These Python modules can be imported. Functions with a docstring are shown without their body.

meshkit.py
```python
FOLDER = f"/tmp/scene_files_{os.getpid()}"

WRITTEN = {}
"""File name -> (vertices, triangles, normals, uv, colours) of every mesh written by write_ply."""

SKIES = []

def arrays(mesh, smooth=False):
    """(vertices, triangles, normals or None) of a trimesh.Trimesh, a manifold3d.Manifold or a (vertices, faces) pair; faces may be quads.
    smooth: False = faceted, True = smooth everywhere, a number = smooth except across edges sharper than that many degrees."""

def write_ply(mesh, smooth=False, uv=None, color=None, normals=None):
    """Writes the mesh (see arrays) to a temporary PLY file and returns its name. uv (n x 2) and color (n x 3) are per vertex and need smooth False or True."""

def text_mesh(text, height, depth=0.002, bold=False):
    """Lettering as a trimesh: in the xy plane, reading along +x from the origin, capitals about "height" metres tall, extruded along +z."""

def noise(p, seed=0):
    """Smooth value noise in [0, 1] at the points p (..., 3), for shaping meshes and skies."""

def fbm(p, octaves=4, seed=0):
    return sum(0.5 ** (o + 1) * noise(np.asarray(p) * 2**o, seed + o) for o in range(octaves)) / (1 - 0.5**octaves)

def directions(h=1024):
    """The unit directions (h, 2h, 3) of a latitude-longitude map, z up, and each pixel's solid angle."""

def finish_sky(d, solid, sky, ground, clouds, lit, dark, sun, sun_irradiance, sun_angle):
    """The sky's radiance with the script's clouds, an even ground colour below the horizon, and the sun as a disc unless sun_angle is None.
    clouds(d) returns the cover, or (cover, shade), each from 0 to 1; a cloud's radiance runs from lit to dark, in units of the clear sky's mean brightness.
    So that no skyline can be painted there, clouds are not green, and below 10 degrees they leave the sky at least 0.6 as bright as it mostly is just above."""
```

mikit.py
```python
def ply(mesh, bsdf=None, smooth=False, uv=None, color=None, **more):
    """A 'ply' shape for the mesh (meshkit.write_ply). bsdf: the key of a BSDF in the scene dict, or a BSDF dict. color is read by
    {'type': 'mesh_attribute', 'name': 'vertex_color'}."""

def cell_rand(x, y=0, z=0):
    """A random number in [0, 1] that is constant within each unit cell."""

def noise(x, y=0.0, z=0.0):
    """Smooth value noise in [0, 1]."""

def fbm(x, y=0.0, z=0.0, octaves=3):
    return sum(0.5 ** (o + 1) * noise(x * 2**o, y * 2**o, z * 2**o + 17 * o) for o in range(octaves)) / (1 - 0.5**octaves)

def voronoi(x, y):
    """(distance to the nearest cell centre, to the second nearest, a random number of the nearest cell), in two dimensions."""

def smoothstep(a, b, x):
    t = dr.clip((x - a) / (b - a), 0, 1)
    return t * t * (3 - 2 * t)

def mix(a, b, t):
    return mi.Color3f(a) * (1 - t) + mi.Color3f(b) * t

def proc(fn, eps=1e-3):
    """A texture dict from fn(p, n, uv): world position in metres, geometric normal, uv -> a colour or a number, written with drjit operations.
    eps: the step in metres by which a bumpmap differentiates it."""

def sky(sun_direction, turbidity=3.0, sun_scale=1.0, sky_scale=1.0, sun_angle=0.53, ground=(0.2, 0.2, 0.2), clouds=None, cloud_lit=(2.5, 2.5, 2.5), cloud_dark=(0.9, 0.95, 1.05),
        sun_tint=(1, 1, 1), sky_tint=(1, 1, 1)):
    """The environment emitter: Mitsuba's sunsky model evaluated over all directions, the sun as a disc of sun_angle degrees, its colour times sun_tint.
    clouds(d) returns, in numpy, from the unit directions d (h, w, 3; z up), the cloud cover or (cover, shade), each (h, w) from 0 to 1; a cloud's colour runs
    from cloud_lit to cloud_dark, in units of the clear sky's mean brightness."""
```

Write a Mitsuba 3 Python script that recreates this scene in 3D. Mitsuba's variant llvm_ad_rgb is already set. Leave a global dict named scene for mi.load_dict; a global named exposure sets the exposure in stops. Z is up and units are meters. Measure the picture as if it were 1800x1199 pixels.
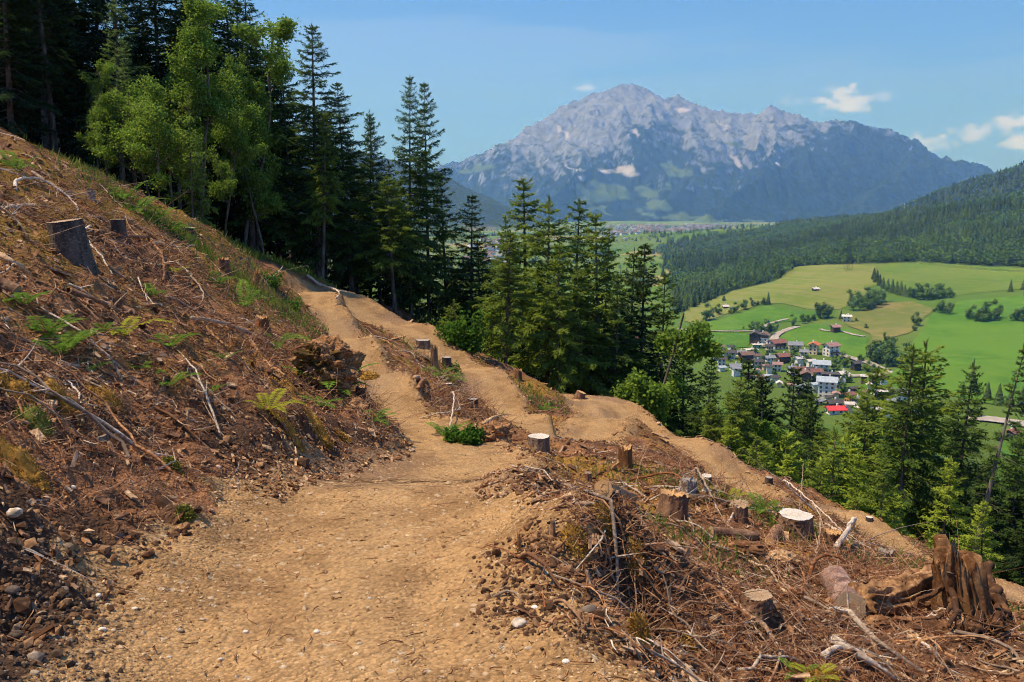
import math
import numpy as np
import trimesh
import drjit as dr
import mitsuba as mi
import mikit
import meshkit
from scipy.interpolate import RBFInterpolator
from scipy.spatial import Delaunay, cKDTree

T = mi.ScalarTransform4f
scene, labels = {}, {}

# ------------------------------------------------------------------ camera, sky, exposure
F_PX = 1559.0                       # focal length in pixels of the 1800 px wide photograph
PITCH = math.radians(9.81)          # the camera looks a little downhill
_fw = np.array([0, math.cos(PITCH), -math.sin(PITCH)])
_up = np.array([0, math.sin(PITCH), math.cos(PITCH)])
scene['camera'] = {'type': 'perspective', 'fov': 2 * math.degrees(math.atan(900 / F_PX)), 'fov_axis': 'x',
                   'to_world': T().look_at(origin=[0, 0, 0], target=_fw.tolist(), up=[0, 0, 1]),
                   'near_clip': 0.1, 'far_clip': 60000.0, 'medium': {'type': 'ref', 'id': 'air'}}
exposure = 1.85
SUN = np.array([-0.43, -0.05, 0.90])


def smooth01(a, b, x):
    t = np.clip((x - a) / (b - a), 0, 1)
    return t * t * (3 - 2 * t)


def ray(px, py):
    d = _fw + np.array([(px - 900) / F_PX, 0, 0]) + (599.5 - py) / F_PX * _up
    return d / d[1]


def P(px, py, Y):
    """the point of the place that stands at this spot of the photograph, Y metres ahead"""
    return ray(px, py) * Y


def _cloud_cover(d):
    az = np.degrees(np.arctan2(d[..., 0], d[..., 1]))
    el = np.degrees(np.arcsin(np.clip(d[..., 2], -1, 1)))
    q = np.stack([az * 0.9, el * 1.5, 0 * az], -1)
    puff = meshkit.fbm(q * 0.9, 5, 3)
    fine = meshkit.fbm(q * 2.5, 4, 8)
    cover = np.zeros(az.shape)
    for px, py, w, h, k in ((1485, 182, 36, 28, 1.25), (1532, 172, 38, 8, .4), (1640, 253, 42, 16, .8), (1715, 236, 45, 15, .7), (1785, 218, 38, 18, .9), (1795, 250, 26, 14, .85),
                            (1032, 155, 20, 6, .6), (1395, 178, 30, 9, .5), (1900, 225, 70, 26, 1.0), (2050, 180, 90, 30, 1.0)):
        r = ray(px, py)
        a0, e0 = math.degrees(math.atan2(r[0], r[1])), math.degrees(math.asin(r[2] / np.linalg.norm(r)))
        sx, sy = math.degrees(w / F_PX), math.degrees(h / F_PX)
        g = 1 - ((az - a0) / sx) ** 2 - ((el - e0) / sy) ** 2 * np.where(el < e0, 2.0, 1.0)
        cover = np.maximum(cover, k * np.clip(np.clip(g, -1, 1) * 0.8 + (fine - .5) * 2.4 + (puff - .5) * 1.2, 0, 1) * (g > -1.0))
    streak = meshkit.fbm(np.stack([az * 0.05 + el * .04, el * 0.6 - az * .03, 0 * az], -1), 4, 5)
    cirrus = np.clip((streak - 0.5) * .7, 0, .09) * np.clip((el - 3) / 6, 0, 1)
    shade = np.clip(.35 + (fine - .5) * 1.5, 0, 1)
    c = np.where(cover > .02, np.clip(cover * 1.1, 0, .85), 0)
    c = np.maximum(c, cirrus)
    return c, np.where(cover > .02, shade * .5, 0.2)


scene['sky'] = mikit.sky(SUN.tolist(), turbidity=3.0, clouds=_cloud_cover, cloud_lit=(2.9, 3.2, 3.7), cloud_dark=(1.8, 2.05, 2.4), sky_scale=1.04, sun_tint=(1.04, 1.0, .93), sky_tint=(0.53, 0.84, 1.18))

scene['air'] = {'type': 'homogeneous', 'albedo': {'type': 'rgb', 'value': [0.85, 0.94, 1.0]}, 'sigma_t': {'type': 'rgb', 'value': [2.2e-5, 4.5e-5, 10.2e-5]}, 'phase': {'type': 'hg', 'g': 0.3}}
scene['haze'] = {'type': 'cube', 'to_world': T().translate([1000, 7000, 480]).scale([9000, 7600, 960.0]), 'bsdf': {'type': 'null'}, 'interior': {'type': 'ref', 'id': 'air'}}
labels['haze'] = {'label': 'thin blue summer haze lying over the whole valley', 'category': 'haze', 'kind': 'stuff'}


# ------------------------------------------------------------------ helpers
_names = {}


def number(name):
    n = _names.get(name, 0)
    while n == 0 and name in scene:
        n = 1
    _names[name] = n + 1
    return name if n == 0 else f'{name}_{n:03d}'


def tag(key, label, cat=None, group=None, kind=None):
    d = {'label': label}
    if cat:
        d['category'] = cat
    if group:
        d['group'] = group
    if kind:
        d['kind'] = kind
    labels[key] = d
    return key


def put(key, mesh, bsdf, **kw):
    scene[key] = mikit.ply(mesh, bsdf, **kw)
    return key


def grid_faces(nx, ny):
    i = np.arange(nx * ny).reshape(ny, nx)
    return np.stack([i[:-1, :-1], i[:-1, 1:], i[1:, 1:], i[1:, :-1]], -1).reshape(-1, 4)


def tri(f):
    return np.vstack([f[:, [0, 1, 2]], f[:, [0, 2, 3]]])


class MB:
    """collects pieces into one mesh, with uv"""

    def __init__(self):
        self.v, self.f, self.c, self.n = [], [], [], 0

    def add(self, v, f, uv=None):
        v, f = np.asarray(v, float), np.asarray(f, int)
        if f.shape[1] == 4:
            f = tri(f)
        self.v.append(v)
        self.f.append(f + self.n)
        self.c.append(np.zeros((len(v), 2)) if uv is None else np.broadcast_to(uv, (len(v), 2)))
        self.n += len(v)
        return self

    def tube(self, pts, rad, sides=5, uv=None, cap=True):
        p = np.asarray(pts, float)
        rad = np.broadcast_to(rad, (len(p),)).astype(float)
        t = np.gradient(p, axis=0)
        t /= np.linalg.norm(t, axis=1, keepdims=True) + 1e-9
        m = t.mean(0)
        ref = np.array([0, 0, 1.0]) if abs(m[2]) < 0.8 * np.linalg.norm(m) + 1e-9 else np.array([1.0, 0, 0])
        a = np.cross(t, ref)
        a /= np.linalg.norm(a, axis=1, keepdims=True) + 1e-9
        b = np.cross(a, t)
        ang = np.arange(sides) * 2 * np.pi / sides
        v = p[:, None] + rad[:, None, None] * (np.cos(ang)[None, :, None] * a[:, None] + np.sin(ang)[None, :, None] * b[:, None])
        v = v.reshape(-1, 3)
        k = len(p)
        i, j = np.meshgrid(np.arange(k - 1), np.arange(sides), indexing='ij')
        q = np.stack([i * sides + j, i * sides + (j + 1) % sides, (i + 1) * sides + (j + 1) % sides, (i + 1) * sides + j], -1).reshape(-1, 4)
        f = tri(q)
        if cap:
            v = np.vstack([v, p[:1], p[-1:]])
            s = np.arange(sides)
            f = np.vstack([f, np.stack([0 * s + k * sides, (s + 1) % sides, s], 1), np.stack([0 * s + k * sides + 1, (k - 1) * sides + s, (k - 1) * sides + (s + 1) % sides], 1)])
        return self.add(v, f, uv)

    def box(self, c, h, R=None, uv=None):
        v = np.array([[x, y, z] for x in (-1, 1) for y in (-1, 1) for z in (-1, 1)], float) * np.asarray(h, float)
        if R is not None:
            v = v @ np.asarray(R).T
        f = np.array([[0, 1, 3, 2], [4, 6, 7, 5], [0, 4, 5, 1], [2, 3, 7, 6], [0, 2, 6, 4], [1, 5, 7, 3]])
        return self.add(v + np.asarray(c, float), f, uv)

    def mesh(self):
        return trimesh.Trimesh(np.vstack(self.v), np.vstack(self.f), process=False)

    def uv(self):
        return np.vstack(self.c)


def rotz(a):
    c, s = math.cos(a), math.sin(a)
    return np.array([[c, -s, 0], [s, c, 0], [0, 0, 1.0]])


# ------------------------------------------------------------------ the lie of the land near the trail
MAIN = [(600, 1320, 2.35), (600, 1199, 2.93), (610, 1050, 3.87), (650, 930, 5.3), (685, 859, 6.7), (745, 842, 9.0), (815, 815, 10.3), (800, 790, 11.8), (738, 745, 14), (680, 692, 17), (628, 620, 21.5), (590, 570, 25.5), (555, 530, 29), (557, 521, 31)]
SECOND = [(557, 521, 31), (600, 528, 32.5), (650, 550, 31.5), (740, 600, 29), (810, 640, 27), (865, 690, 24), (905, 745, 21), (980, 772, 19.6), (1040, 758, 21.5), (1068, 738, 24.3), (1040, 715, 27.2), (1020, 706, 28.5)]
THIRD = [(1020, 706, 28.5), (1060, 718, 28.2), (1110, 742, 26.6), (1200, 792, 23.6), (1270, 825, 22), (1320, 852, 21), (1300, 868, 20.0)]
FOURTH = [(1455, 899, 22.4), (1500, 922, 21.3), (1560, 950, 20), (1650, 990, 18.7), (1790, 1062, 17), (1950, 1150, 15.5)]


def _dense(path):
    p = np.array([P(*a) for a in path])
    s = np.r_[0, np.cumsum(np.linalg.norm(np.diff(p[:, :2], axis=0), axis=1))]
    k = np.linspace(0, s[-1], int(s[-1] / .12) + 2)
    from scipy.interpolate import PchipInterpolator
    c = PchipInterpolator(s, p)(k)
    c[:, 2] += .20 * np.sin(k * 2 * math.pi / 4.8) * smooth01(11.5, 15, c[:, 1])      # rollers
    return c


TRAILS = [_dense(p) for p in (MAIN, SECOND, THIRD, FOURTH)]
_trail_pts = np.vstack(TRAILS)
_trail_half = np.concatenate([np.interp(t[:, 1], [3, 6, 10, 14, 20, 27, 32], w) for t, w in zip(TRAILS, ([.98, .95, .95, .6, .55, .6, .9], [.8] * 5 + [.8, 1.0], [.85] * 7, [.52] * 7))])
_arms, _k = [], 0
for _t in TRAILS:
    _arms.append((_t, _trail_half[_k:_k + len(_t)], cKDTree(_t[:, :2])))
    _k += len(_t)

CONTROL = [
    # left bank and slope above the trail
    (-50, 1150, 2.6), (40, 1000, 3.4), (60, 1199, 2.7), (100, 850, 4.6), (0, 700, 5.0), (-200, 700, 4.2), (0, 500, 7.5), (-250, 450, 6.5), (105, 450, 10), (0, 255, 17), (-200, 200, 14), (60, 262, 19),
    (300, 600, 9), (300, 480, 14), (400, 500, 18), (300, 400, 20.5), (200, 335, 22), (490, 600, 17), (480, 530, 22.5), (500, 690, 11.2), (560, 700, 11.6), (610, 720, 11.8), (680, 785, 9.2), (560, 770, 8.4), (450, 800, 7.0), (300, 800, 5.8),
    (300, 900, 4.8), (180, 940, 4.2), (200, 700, 6.6), (400, 700, 8.0), (150, 560, 7.9), (520, 840, 6.9), (130, 310, 21.5), (380, 410, 24), (450, 470, 25),
    (600, 670, 14.2), (585, 640, 15.5),
    # between the first and the second arm
    (830, 775, 13.6), (760, 730, 15.1), (712, 665, 18.4), (690, 615, 22.6), (640, 575, 27.5), (760, 640, 24.5), (820, 700, 19.2), (860, 750, 17.5), (900, 785, 14.5), (948, 795, 13.6),
    # shoulder beyond the second arm
    (700, 560, 34), (790, 600, 32.5), (880, 640, 29.5), (940, 672, 27.8), (960, 720, 24.5), (980, 745, 22.2),
    # right of the trail
    (1000, 1100, 3.7), (1080, 950, 4.6), (1000, 960, 4.7), (1130, 1130, 4.0), (1180, 1000, 5.2), (1250, 1199, 3.7), (1400, 1199, 4.0), (1400, 1100, 5.2), (1335, 1105, 5.6), (1700, 1120, 5.9), (1800, 1199, 4.6), (2000, 1199, 4.9), (1550, 1199, 4.3),
    (1480, 1060, 6.6), (1600, 1060, 7.0), (1405, 955, 9.8), (1300, 960, 7.6), (1185, 917, 8.0), (1100, 900, 7.1), (1000, 860, 8.2), (1100, 825, 11.6), (1000, 810, 11.8), (1235, 865, 11.2), (1340, 905, 11.2), (1500, 960, 11.5), (1600, 1010, 10.5), (1700, 1050, 9.5), (1850, 1110, 8.6),
    (1100, 790, 15), (1200, 830, 16), (1300, 880, 15.5), (1400, 905, 16), (1500, 945, 15.5), (1650, 1015, 14), (1800, 1090, 12.5), (1250, 850, 18), (1150, 790, 20),
    # outer lip of the lower arms
    (1150, 750, 27.4), (1260, 803, 24.6), (1345, 838, 23.2), (1400, 858, 26), (1480, 893, 24.2), (1600, 950, 21.4), (1700, 1000, 19.6), (1800, 1050, 18.4),
    # forest floor
    (300, 385, 29), (150, 300, 30), (0, 235, 30), (-200, 150, 26), (420, 440, 33), (550, 500, 40), (640, 540, 42), (730, 566, 44),
]
_cp = [P(*c) for c in CONTROL]
_cp += [np.array(q, float) for q in ((3, 34, -11.2), (-3, 45, -11), (8, 36, -15), (14, 30, -15.5), (12, 45, -23), (22, 26, -18), (25, 40, -28), (5, 55, -21), (-10, 60, -13), (-25, 60, -4), (-35, 45, 5), (-30, 25, 8), (-20, 8, 5.5), (-20, -6, 5.5),
                                     (0, -4, -1.3), (-6, -3, .6), (8, -3, -5), (12, 4, -7.3), (25, 8, -14), (16, 14, -11.5), (40, 60, -46), (20, 70, -38), (-10, 80, -22), (-40, 80, 0), (50, 30, -38), (45, 0, -26), (-50, 20, 18))]
_tp = np.vstack([t[::14] for t in TRAILS])
_cp = np.vstack([np.array(_cp), _tp])
_near = RBFInterpolator(_cp[:, :2], _cp[:, 2], kernel='thin_plate_spline', smoothing=0.02, neighbors=None)

# ------------------------------------------------------------------ the valley
VALLEY = [(1300, 640, 600), (1470, 720, 480), (1540, 650, 590), (1450, 590, 715), (1480, 570, 765), (1250, 580, 755), (1240, 530, 950), (1450, 500, 960), (1380, 470, 1150), (1450, 467, 1130), (1600, 463, 1120), (1790, 470, 1060), (1790, 500, 900), (1790, 560, 720),
          (1700, 640, 560), (1790, 760, 400), (2100, 560, 700), (2100, 460, 1000), (1560, 560, 790), (1640, 520, 900), (1350, 560, 800), (1340, 520, 930)]
_vp = [P(*c) for c in VALLEY]
_vp += [np.array(q, float) for q in ((0, 80, -30), (40, 60, -46), (60, 80, -56), (0, 200, -88), (100, 180, -110), (-60, 100, -14), (-100, 200, -50), (-120, 60, 40), (0, 350, -119), (200, 330, -117), (-300, 400, -100), (-300, 150, 60), (0, 600, -122),
                                     (0, 1000, -132), (-400, 1000, -132), (300, 1300, -140), (-800, 700, -60), (60, 20, -36), (200, 120, -112), (400, 200, -115), (120, 40, -70), (30, 120, -72), (-30, 130, -40),
                                     (150, 1600, -147), (-500, 1600, -147), (700, 500, -95), (800, 900, -60), (900, 700, -60))]
_vp += [P(1170, 440, 2350), P(1290, 430, 2150), P(1400, 417, 2000), P(1500, 400, 1900), P(1600, 384, 1800), P(1650, 377, 1750), P(1720, 374, 1700), P(1800, 358, 1700), P(2000, 320, 1700),
        P(1500, 440, 1300), P(1650, 425, 1350), P(1800, 420, 1300), P(1350, 448, 1500), P(1250, 462, 1700), P(1180, 452, 2100), P(2100, 380, 1350)]
_vp = np.array(_vp)
_mid = RBFInterpolator(_vp[:, :2] / 500, _vp[:, 2], kernel='linear', smoothing=0.02)


def cone(x, y, pts, slope, power=1.0, wob=None):
    """ground of a ridge line: the crest's height less the slope times the distance from it"""
    out = np.full(x.shape, -1e9)
    for a, b in zip(pts[:-1], pts[1:]):
        d = b[:2] - a[:2]
        t = np.clip(((x - a[0]) * d[0] + (y - a[1]) * d[1]) / (d @ d), 0, 1)
        dist = np.hypot(x - a[0] - t * d[0], y - a[1] - t * d[1])
        out = np.maximum(out, a[2] + t * (b[2] - a[2]) - slope * dist ** power)
    return out


RIGHT_HILL = np.array([P(1560, 400, 3000), P(1640, 362, 2950), P(1720, 322, 2850), P(1800, 289, 2750), P(2000, 215, 2650), P(2300, 130, 2500)])
LEFT_HILL = np.array([P(480, 220, 5600), P(700, 285, 5400), P(770, 303, 5300), P(800, 318, 5200), P(850, 345, 5000), P(900, 372, 4900), P(930, 400, 4800)])


def valley(x, y):
    r = np.hypot(x, y)
    floor = -120 - .0238 * (y - 500) + 6 * np.sin(x / 900)
    q = np.stack([x, y], -1).reshape(-1, 2)
    out = np.empty(len(q))
    for s in range(0, len(q), 60000):
        out[s:s + 60000] = _mid(q[s:s + 60000] / 500)
    m = out.reshape(x.shape)
    w = smooth01(2700, 3600, y)
    m = np.maximum(m * (1 - w) + floor * w, floor - 8)
    m = np.maximum(m, cone(x, y, RIGHT_HILL, .42))
    m = np.maximum(m, cone(x, y, LEFT_HILL, .45) + 40 * (meshkit.fbm(np.stack([x / 400, y / 400, 0 * x], -1), 4, 4) - .5))
    hilly = smooth01(-100, -20, m) * smooth01(900, 1800, r)
    return m + hilly * 50 * (meshkit.fbm(np.stack([x / 260, y / 260, 0 * x], -1), 4, 2) - .5)


def trail_info(x, y):
    """(distance beyond the trail's edge, the trail's height there; where two arms meet their heights blend)"""
    q = np.stack([x, y], -1)
    best, zs, ws = np.full(len(q), 9.0), np.zeros(len(q)), np.full(len(q), 1e-12)
    for t, h, tree in _arms:
        d, i = tree.query(q, k=1, distance_upper_bound=8.0)
        ok = np.isfinite(d)
        i = np.where(ok, i, 0)
        r = np.where(ok, d / h[i], 9.0)
        w = np.exp(-1.6 * np.minimum(r, 4) ** 2)
        best, zs, ws = np.minimum(best, r), zs + w * t[i, 2], ws + w
    return best, zs / ws


def ground0(x, y):
    """the hillside without its small relief"""
    x, y = np.asarray(x, float), np.asarray(y, float)
    shape = x.shape
    x, y = x.ravel(), y.ravel()
    r = np.hypot(x, y)
    z = np.zeros(len(x))
    w = smooth01(55, 100, r)
    a = np.nonzero(w < 1)[0]
    for s in range(0, len(a), 60000):
        k = a[s:s + 60000]
        z[k] += (1 - w[k]) * _near(np.stack([x[k], y[k]], -1))
    b = np.nonzero(w > 0)[0]
    if len(b):
        z[b] += w[b] * valley(x[b], y[b])
    d, tz = trail_info(x, y)
    k = 1 - smooth01(.8, 1.55, d)
    return (z * (1 - k) + (tz + .02 * d ** 2 + .07 * smooth01(.6, 1.1, d)) * k).reshape(shape)


def moss_mask(x, y):
    return smooth01(.52, .66, meshkit.fbm(np.stack([x * .9, y * .9, 0 * x + 3], -1), 3, 21))


def relief(x, y, d):
    """small relief: clods and hollows off the trail, a rutted gravel surface on it"""
    off = smooth01(.75, 1.35, d)
    q = np.stack([x, y, 0 * x], -1)
    big = meshkit.fbm(q * .8, 3, 5) - .5
    mid = meshkit.fbm(q * 2.6, 3, 6) - .5
    fine = meshkit.fbm(q * 9, 3, 7) - .5
    rut = meshkit.fbm(q * [1.6, .7, 1], 3, 12) - .5
    fade = 1 - smooth01(40, 80, np.hypot(x, y))
    m_, h_ = P(1035, 990, 4.5), P(1118, 1090, 4.1)
    heap = .24 * np.exp(-((x - m_[0]) ** 2 + (y - m_[1]) ** 2) / .38 ** 2) - .46 * np.exp(-((x - h_[0]) ** 2 + (y - h_[1]) ** 2) / .17 ** 2)
    return heap + fade * (off * (.30 * big + .26 * mid + .15 * fine) + (1 - off) * (-.022 * np.exp(-((d - .38) / .10) ** 2) * smooth01(.42, .58, rut + .5) + .09 * rut + .035 * mid + .03 * fine))


def ground(x, y):
    x, y = np.asarray(x, float), np.asarray(y, float)
    d, _ = trail_info(x.ravel(), y.ravel())
    return ground0(x, y) + relief(x, y, d.reshape(x.shape))


# dense tables of the near ground, so that things can be set on it fast
_gx, _gy = np.arange(-26, 34.01, .1), np.arange(-2, 62.01, .1)
_GZ = ground(*np.meshgrid(_gx, _gy))
from scipy.interpolate import RegularGridInterpolator
_table = RegularGridInterpolator((_gy, _gx), _GZ, bounds_error=False, fill_value=None)


def gz(x, y):
    return _table(np.stack([np.asarray(y, float), np.asarray(x, float)], -1))


def drop(px, py, lo=2.0, hi=60.0):
    """where the line of sight through this spot of the photograph meets the near ground"""
    r = ray(px, py)
    Y = np.exp(np.linspace(math.log(lo), math.log(hi), 2500))
    under = r[2] * Y < gz(r[0] * Y, Y)
    k = int(np.argmax(under)) if under.any() else len(Y) - 1
    return r * Y[k]


def drop_far(px, py, lo=300., hi=6000.):
    r = ray(px, py)
    Y = np.exp(np.linspace(math.log(lo), math.log(hi), 900))
    under = r[2] * Y < valley(r[0] * Y, Y)
    k = int(np.argmax(under)) if under.any() else len(Y) - 1
    return r * Y[k]


# ------------------------------------------------------------------ materials of the land
def proc_bsdf(fn, rough=.9, bump=None, bump_scale=.01, eps=2e-3, spec=.2):
    b = {'type': 'principled', 'base_color': mikit.proc(fn), 'roughness': rough, 'specular': spec}
    if bump is not None:
        b = {'type': 'bumpmap', 'arbitrary': mikit.proc(bump, eps), 'scale': bump_scale, 'bsdf': b}
    return {'type': 'twosided', 'bsdf': b}


def _hill_colour(p, n, uv):
    """uv: x = 1 on the trail .. 0 off it, y = kind of litter (0 dark humus, .5 red needle litter, 1 moss)"""
    f1 = mikit.noise(p.x * 38, p.y * 38, p.z * 38)
    f2 = mikit.noise(p.x * 120, p.y * 120, p.z * 120)
    f3 = mikit.fbm(p.x * 3.1, p.y * 3.1, p.z * 3.1, 3)
    f4 = mikit.fbm(p.x * .7 + 9, p.y * .7, p.z * .7, 3)
    dirt = mikit.mix([.262, .156, .070], [.385, .240, .110], mikit.smoothstep(.3, .7, f3))
    dirt = mikit.mix(dirt, mi.Color3f(.225, .142, .088), mikit.smoothstep(.52, .72, f4) * .75)
    dirt = mikit.mix(dirt, mi.Color3f(.43, .28, .135), mikit.smoothstep(1.05, 1.55, uv.x + .5 * (f4 - .5)) * .5)
    va = mikit.voronoi(p.x * 52 + f3 * 3, p.y * 52 + p.z * 30)
    vb = mikit.voronoi(p.x * 23 + 5, p.y * 23 + p.z * 14)
    dirt = dirt * (.62 + .22 * f1 + .22 * f2 + .26 * va[2])
    dirt = mikit.mix(dirt, mi.Color3f(.43, .30, .16), mikit.smoothstep(.86, .97, va[2]) * .45)
    dirt = mikit.mix(dirt, mi.Color3f(.50, .41, .29), mikit.smoothstep(.93, .96, vb[2]) * (1 - mikit.smoothstep(.25, .42, vb[0])) * .7)
    dirt = dirt * (1 - .25 * mikit.smoothstep(.42, .70, va[0]))
    litter = mikit.mix([.112, .054, .028], [.262, .128, .062], mikit.smoothstep(.25, .6, f3))
    litter = mikit.mix(litter, mi.Color3f(.30, .18, .10), mikit.smoothstep(.70, .9, f2) * .55)
    litter = litter * (.45 + .7 * f1 + .3 * f2)
    humus = mi.Color3f(.070, .040, .024) * (.6 + .8 * f1)
    moss = mikit.mix([.20, .125, .028], [.34, .185, .042], f3) * (.5 + .9 * f2)
    off = mikit.mix(humus, litter, mikit.smoothstep(.08, .42, uv.y + .35 * (f3 - .5)))
    off = mikit.mix(off, moss, mikit.smoothstep(.62, .86, uv.y + .3 * (f1 - .5)))
    return mikit.mix(off, dirt, mikit.smoothstep(.35, .65, uv.x + .5 * (f3 - .5) + .3 * (f1 - .5)))


def _hill_bump(p, n, uv):
    va = mikit.voronoi(p.x * 52 + mikit.fbm(p.x * 3.1, p.y * 3.1, p.z * 3.1, 3) * 3, p.y * 52 + p.z * 30)
    return mikit.noise(p.x * 60, p.y * 60, p.z * 60) + .5 * mikit.noise(p.x * 150, p.y * 150, p.z * 150) - .9 * va[0]


scene['soil'] = proc_bsdf(_hill_colour, .95, _hill_bump, .010)


def _valley_colour(p, n, uv):
    g = mikit.fbm(p.x / 90, p.y / 90, 0, 3)
    h = mikit.noise(p.x / 9, p.y / 9, 0)
    v = mikit.voronoi(p.x / 170 + p.y / 600, p.y / 230)
    far = mikit.smoothstep(1900, 2600, p.y)
    field = mikit.mix([.055, .115, .012], [.115, .150, .030], v[2])
    field = mikit.mix(field, mi.Color3f(.19, .17, .06), mikit.smoothstep(.86, .9, v[2]) * .8) * (.85 + .3 * g)
    near = mikit.mix([.030, .050, .014], [.06, .085, .02], g) * (.8 + .4 * h)
    forest = mikit.mix([.016, .032, .012], [.03, .05, .018], h)
    out = mikit.mix(near, field, mikit.smoothstep(300, 420, p.y))
    out = mikit.mix(out, forest, uv.x)
    return out


scene['valley_ground'] = proc_bsdf(_valley_colour, .95)


def _mountain_colour(p, n, uv):
    g = mikit.fbm(p.x / 130, p.y / 130, p.z / 90, 4)
    h = mikit.fbm(p.x / 24, p.y / 28, p.z / 75, 3)
    s = mikit.noise(p.x / 40 + g * 2, p.y / 60, p.z / 110)
    rock = mikit.mix([.092, .120, .160], [.245, .285, .34], mikit.smoothstep(.2, .8, .4 * h + .3 * s + .3 * g))
    rock = mikit.mix(rock, mi.Color3f(.06, .075, .04), mikit.smoothstep(.58, .80, g + .2 * (h - .5)) * .35)
    forest = mikit.mix([.008, .022, .014], [.020, .042, .022], h)
    meadow = mikit.mix([.055, .105, .03], [.10, .145, .045], g)
    k = mikit.smoothstep(.22, .82, uv.x + 1.0 * (g - .5) + .5 * (h - .5))
    out = mikit.mix(forest, rock, k)
    out = mikit.mix(out, mi.Color3f(.38, .385, .40), mikit.smoothstep(.45, 1.05, -uv.y + .35 * (g - .5) + .2 * (h - .5)))
    return mikit.mix(out, meadow, mikit.smoothstep(.40, .95, uv.y + .45 * (g - .5) + .2 * (h - .5)))


scene['mountain_ground'] = proc_bsdf(_mountain_colour, .95)


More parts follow.
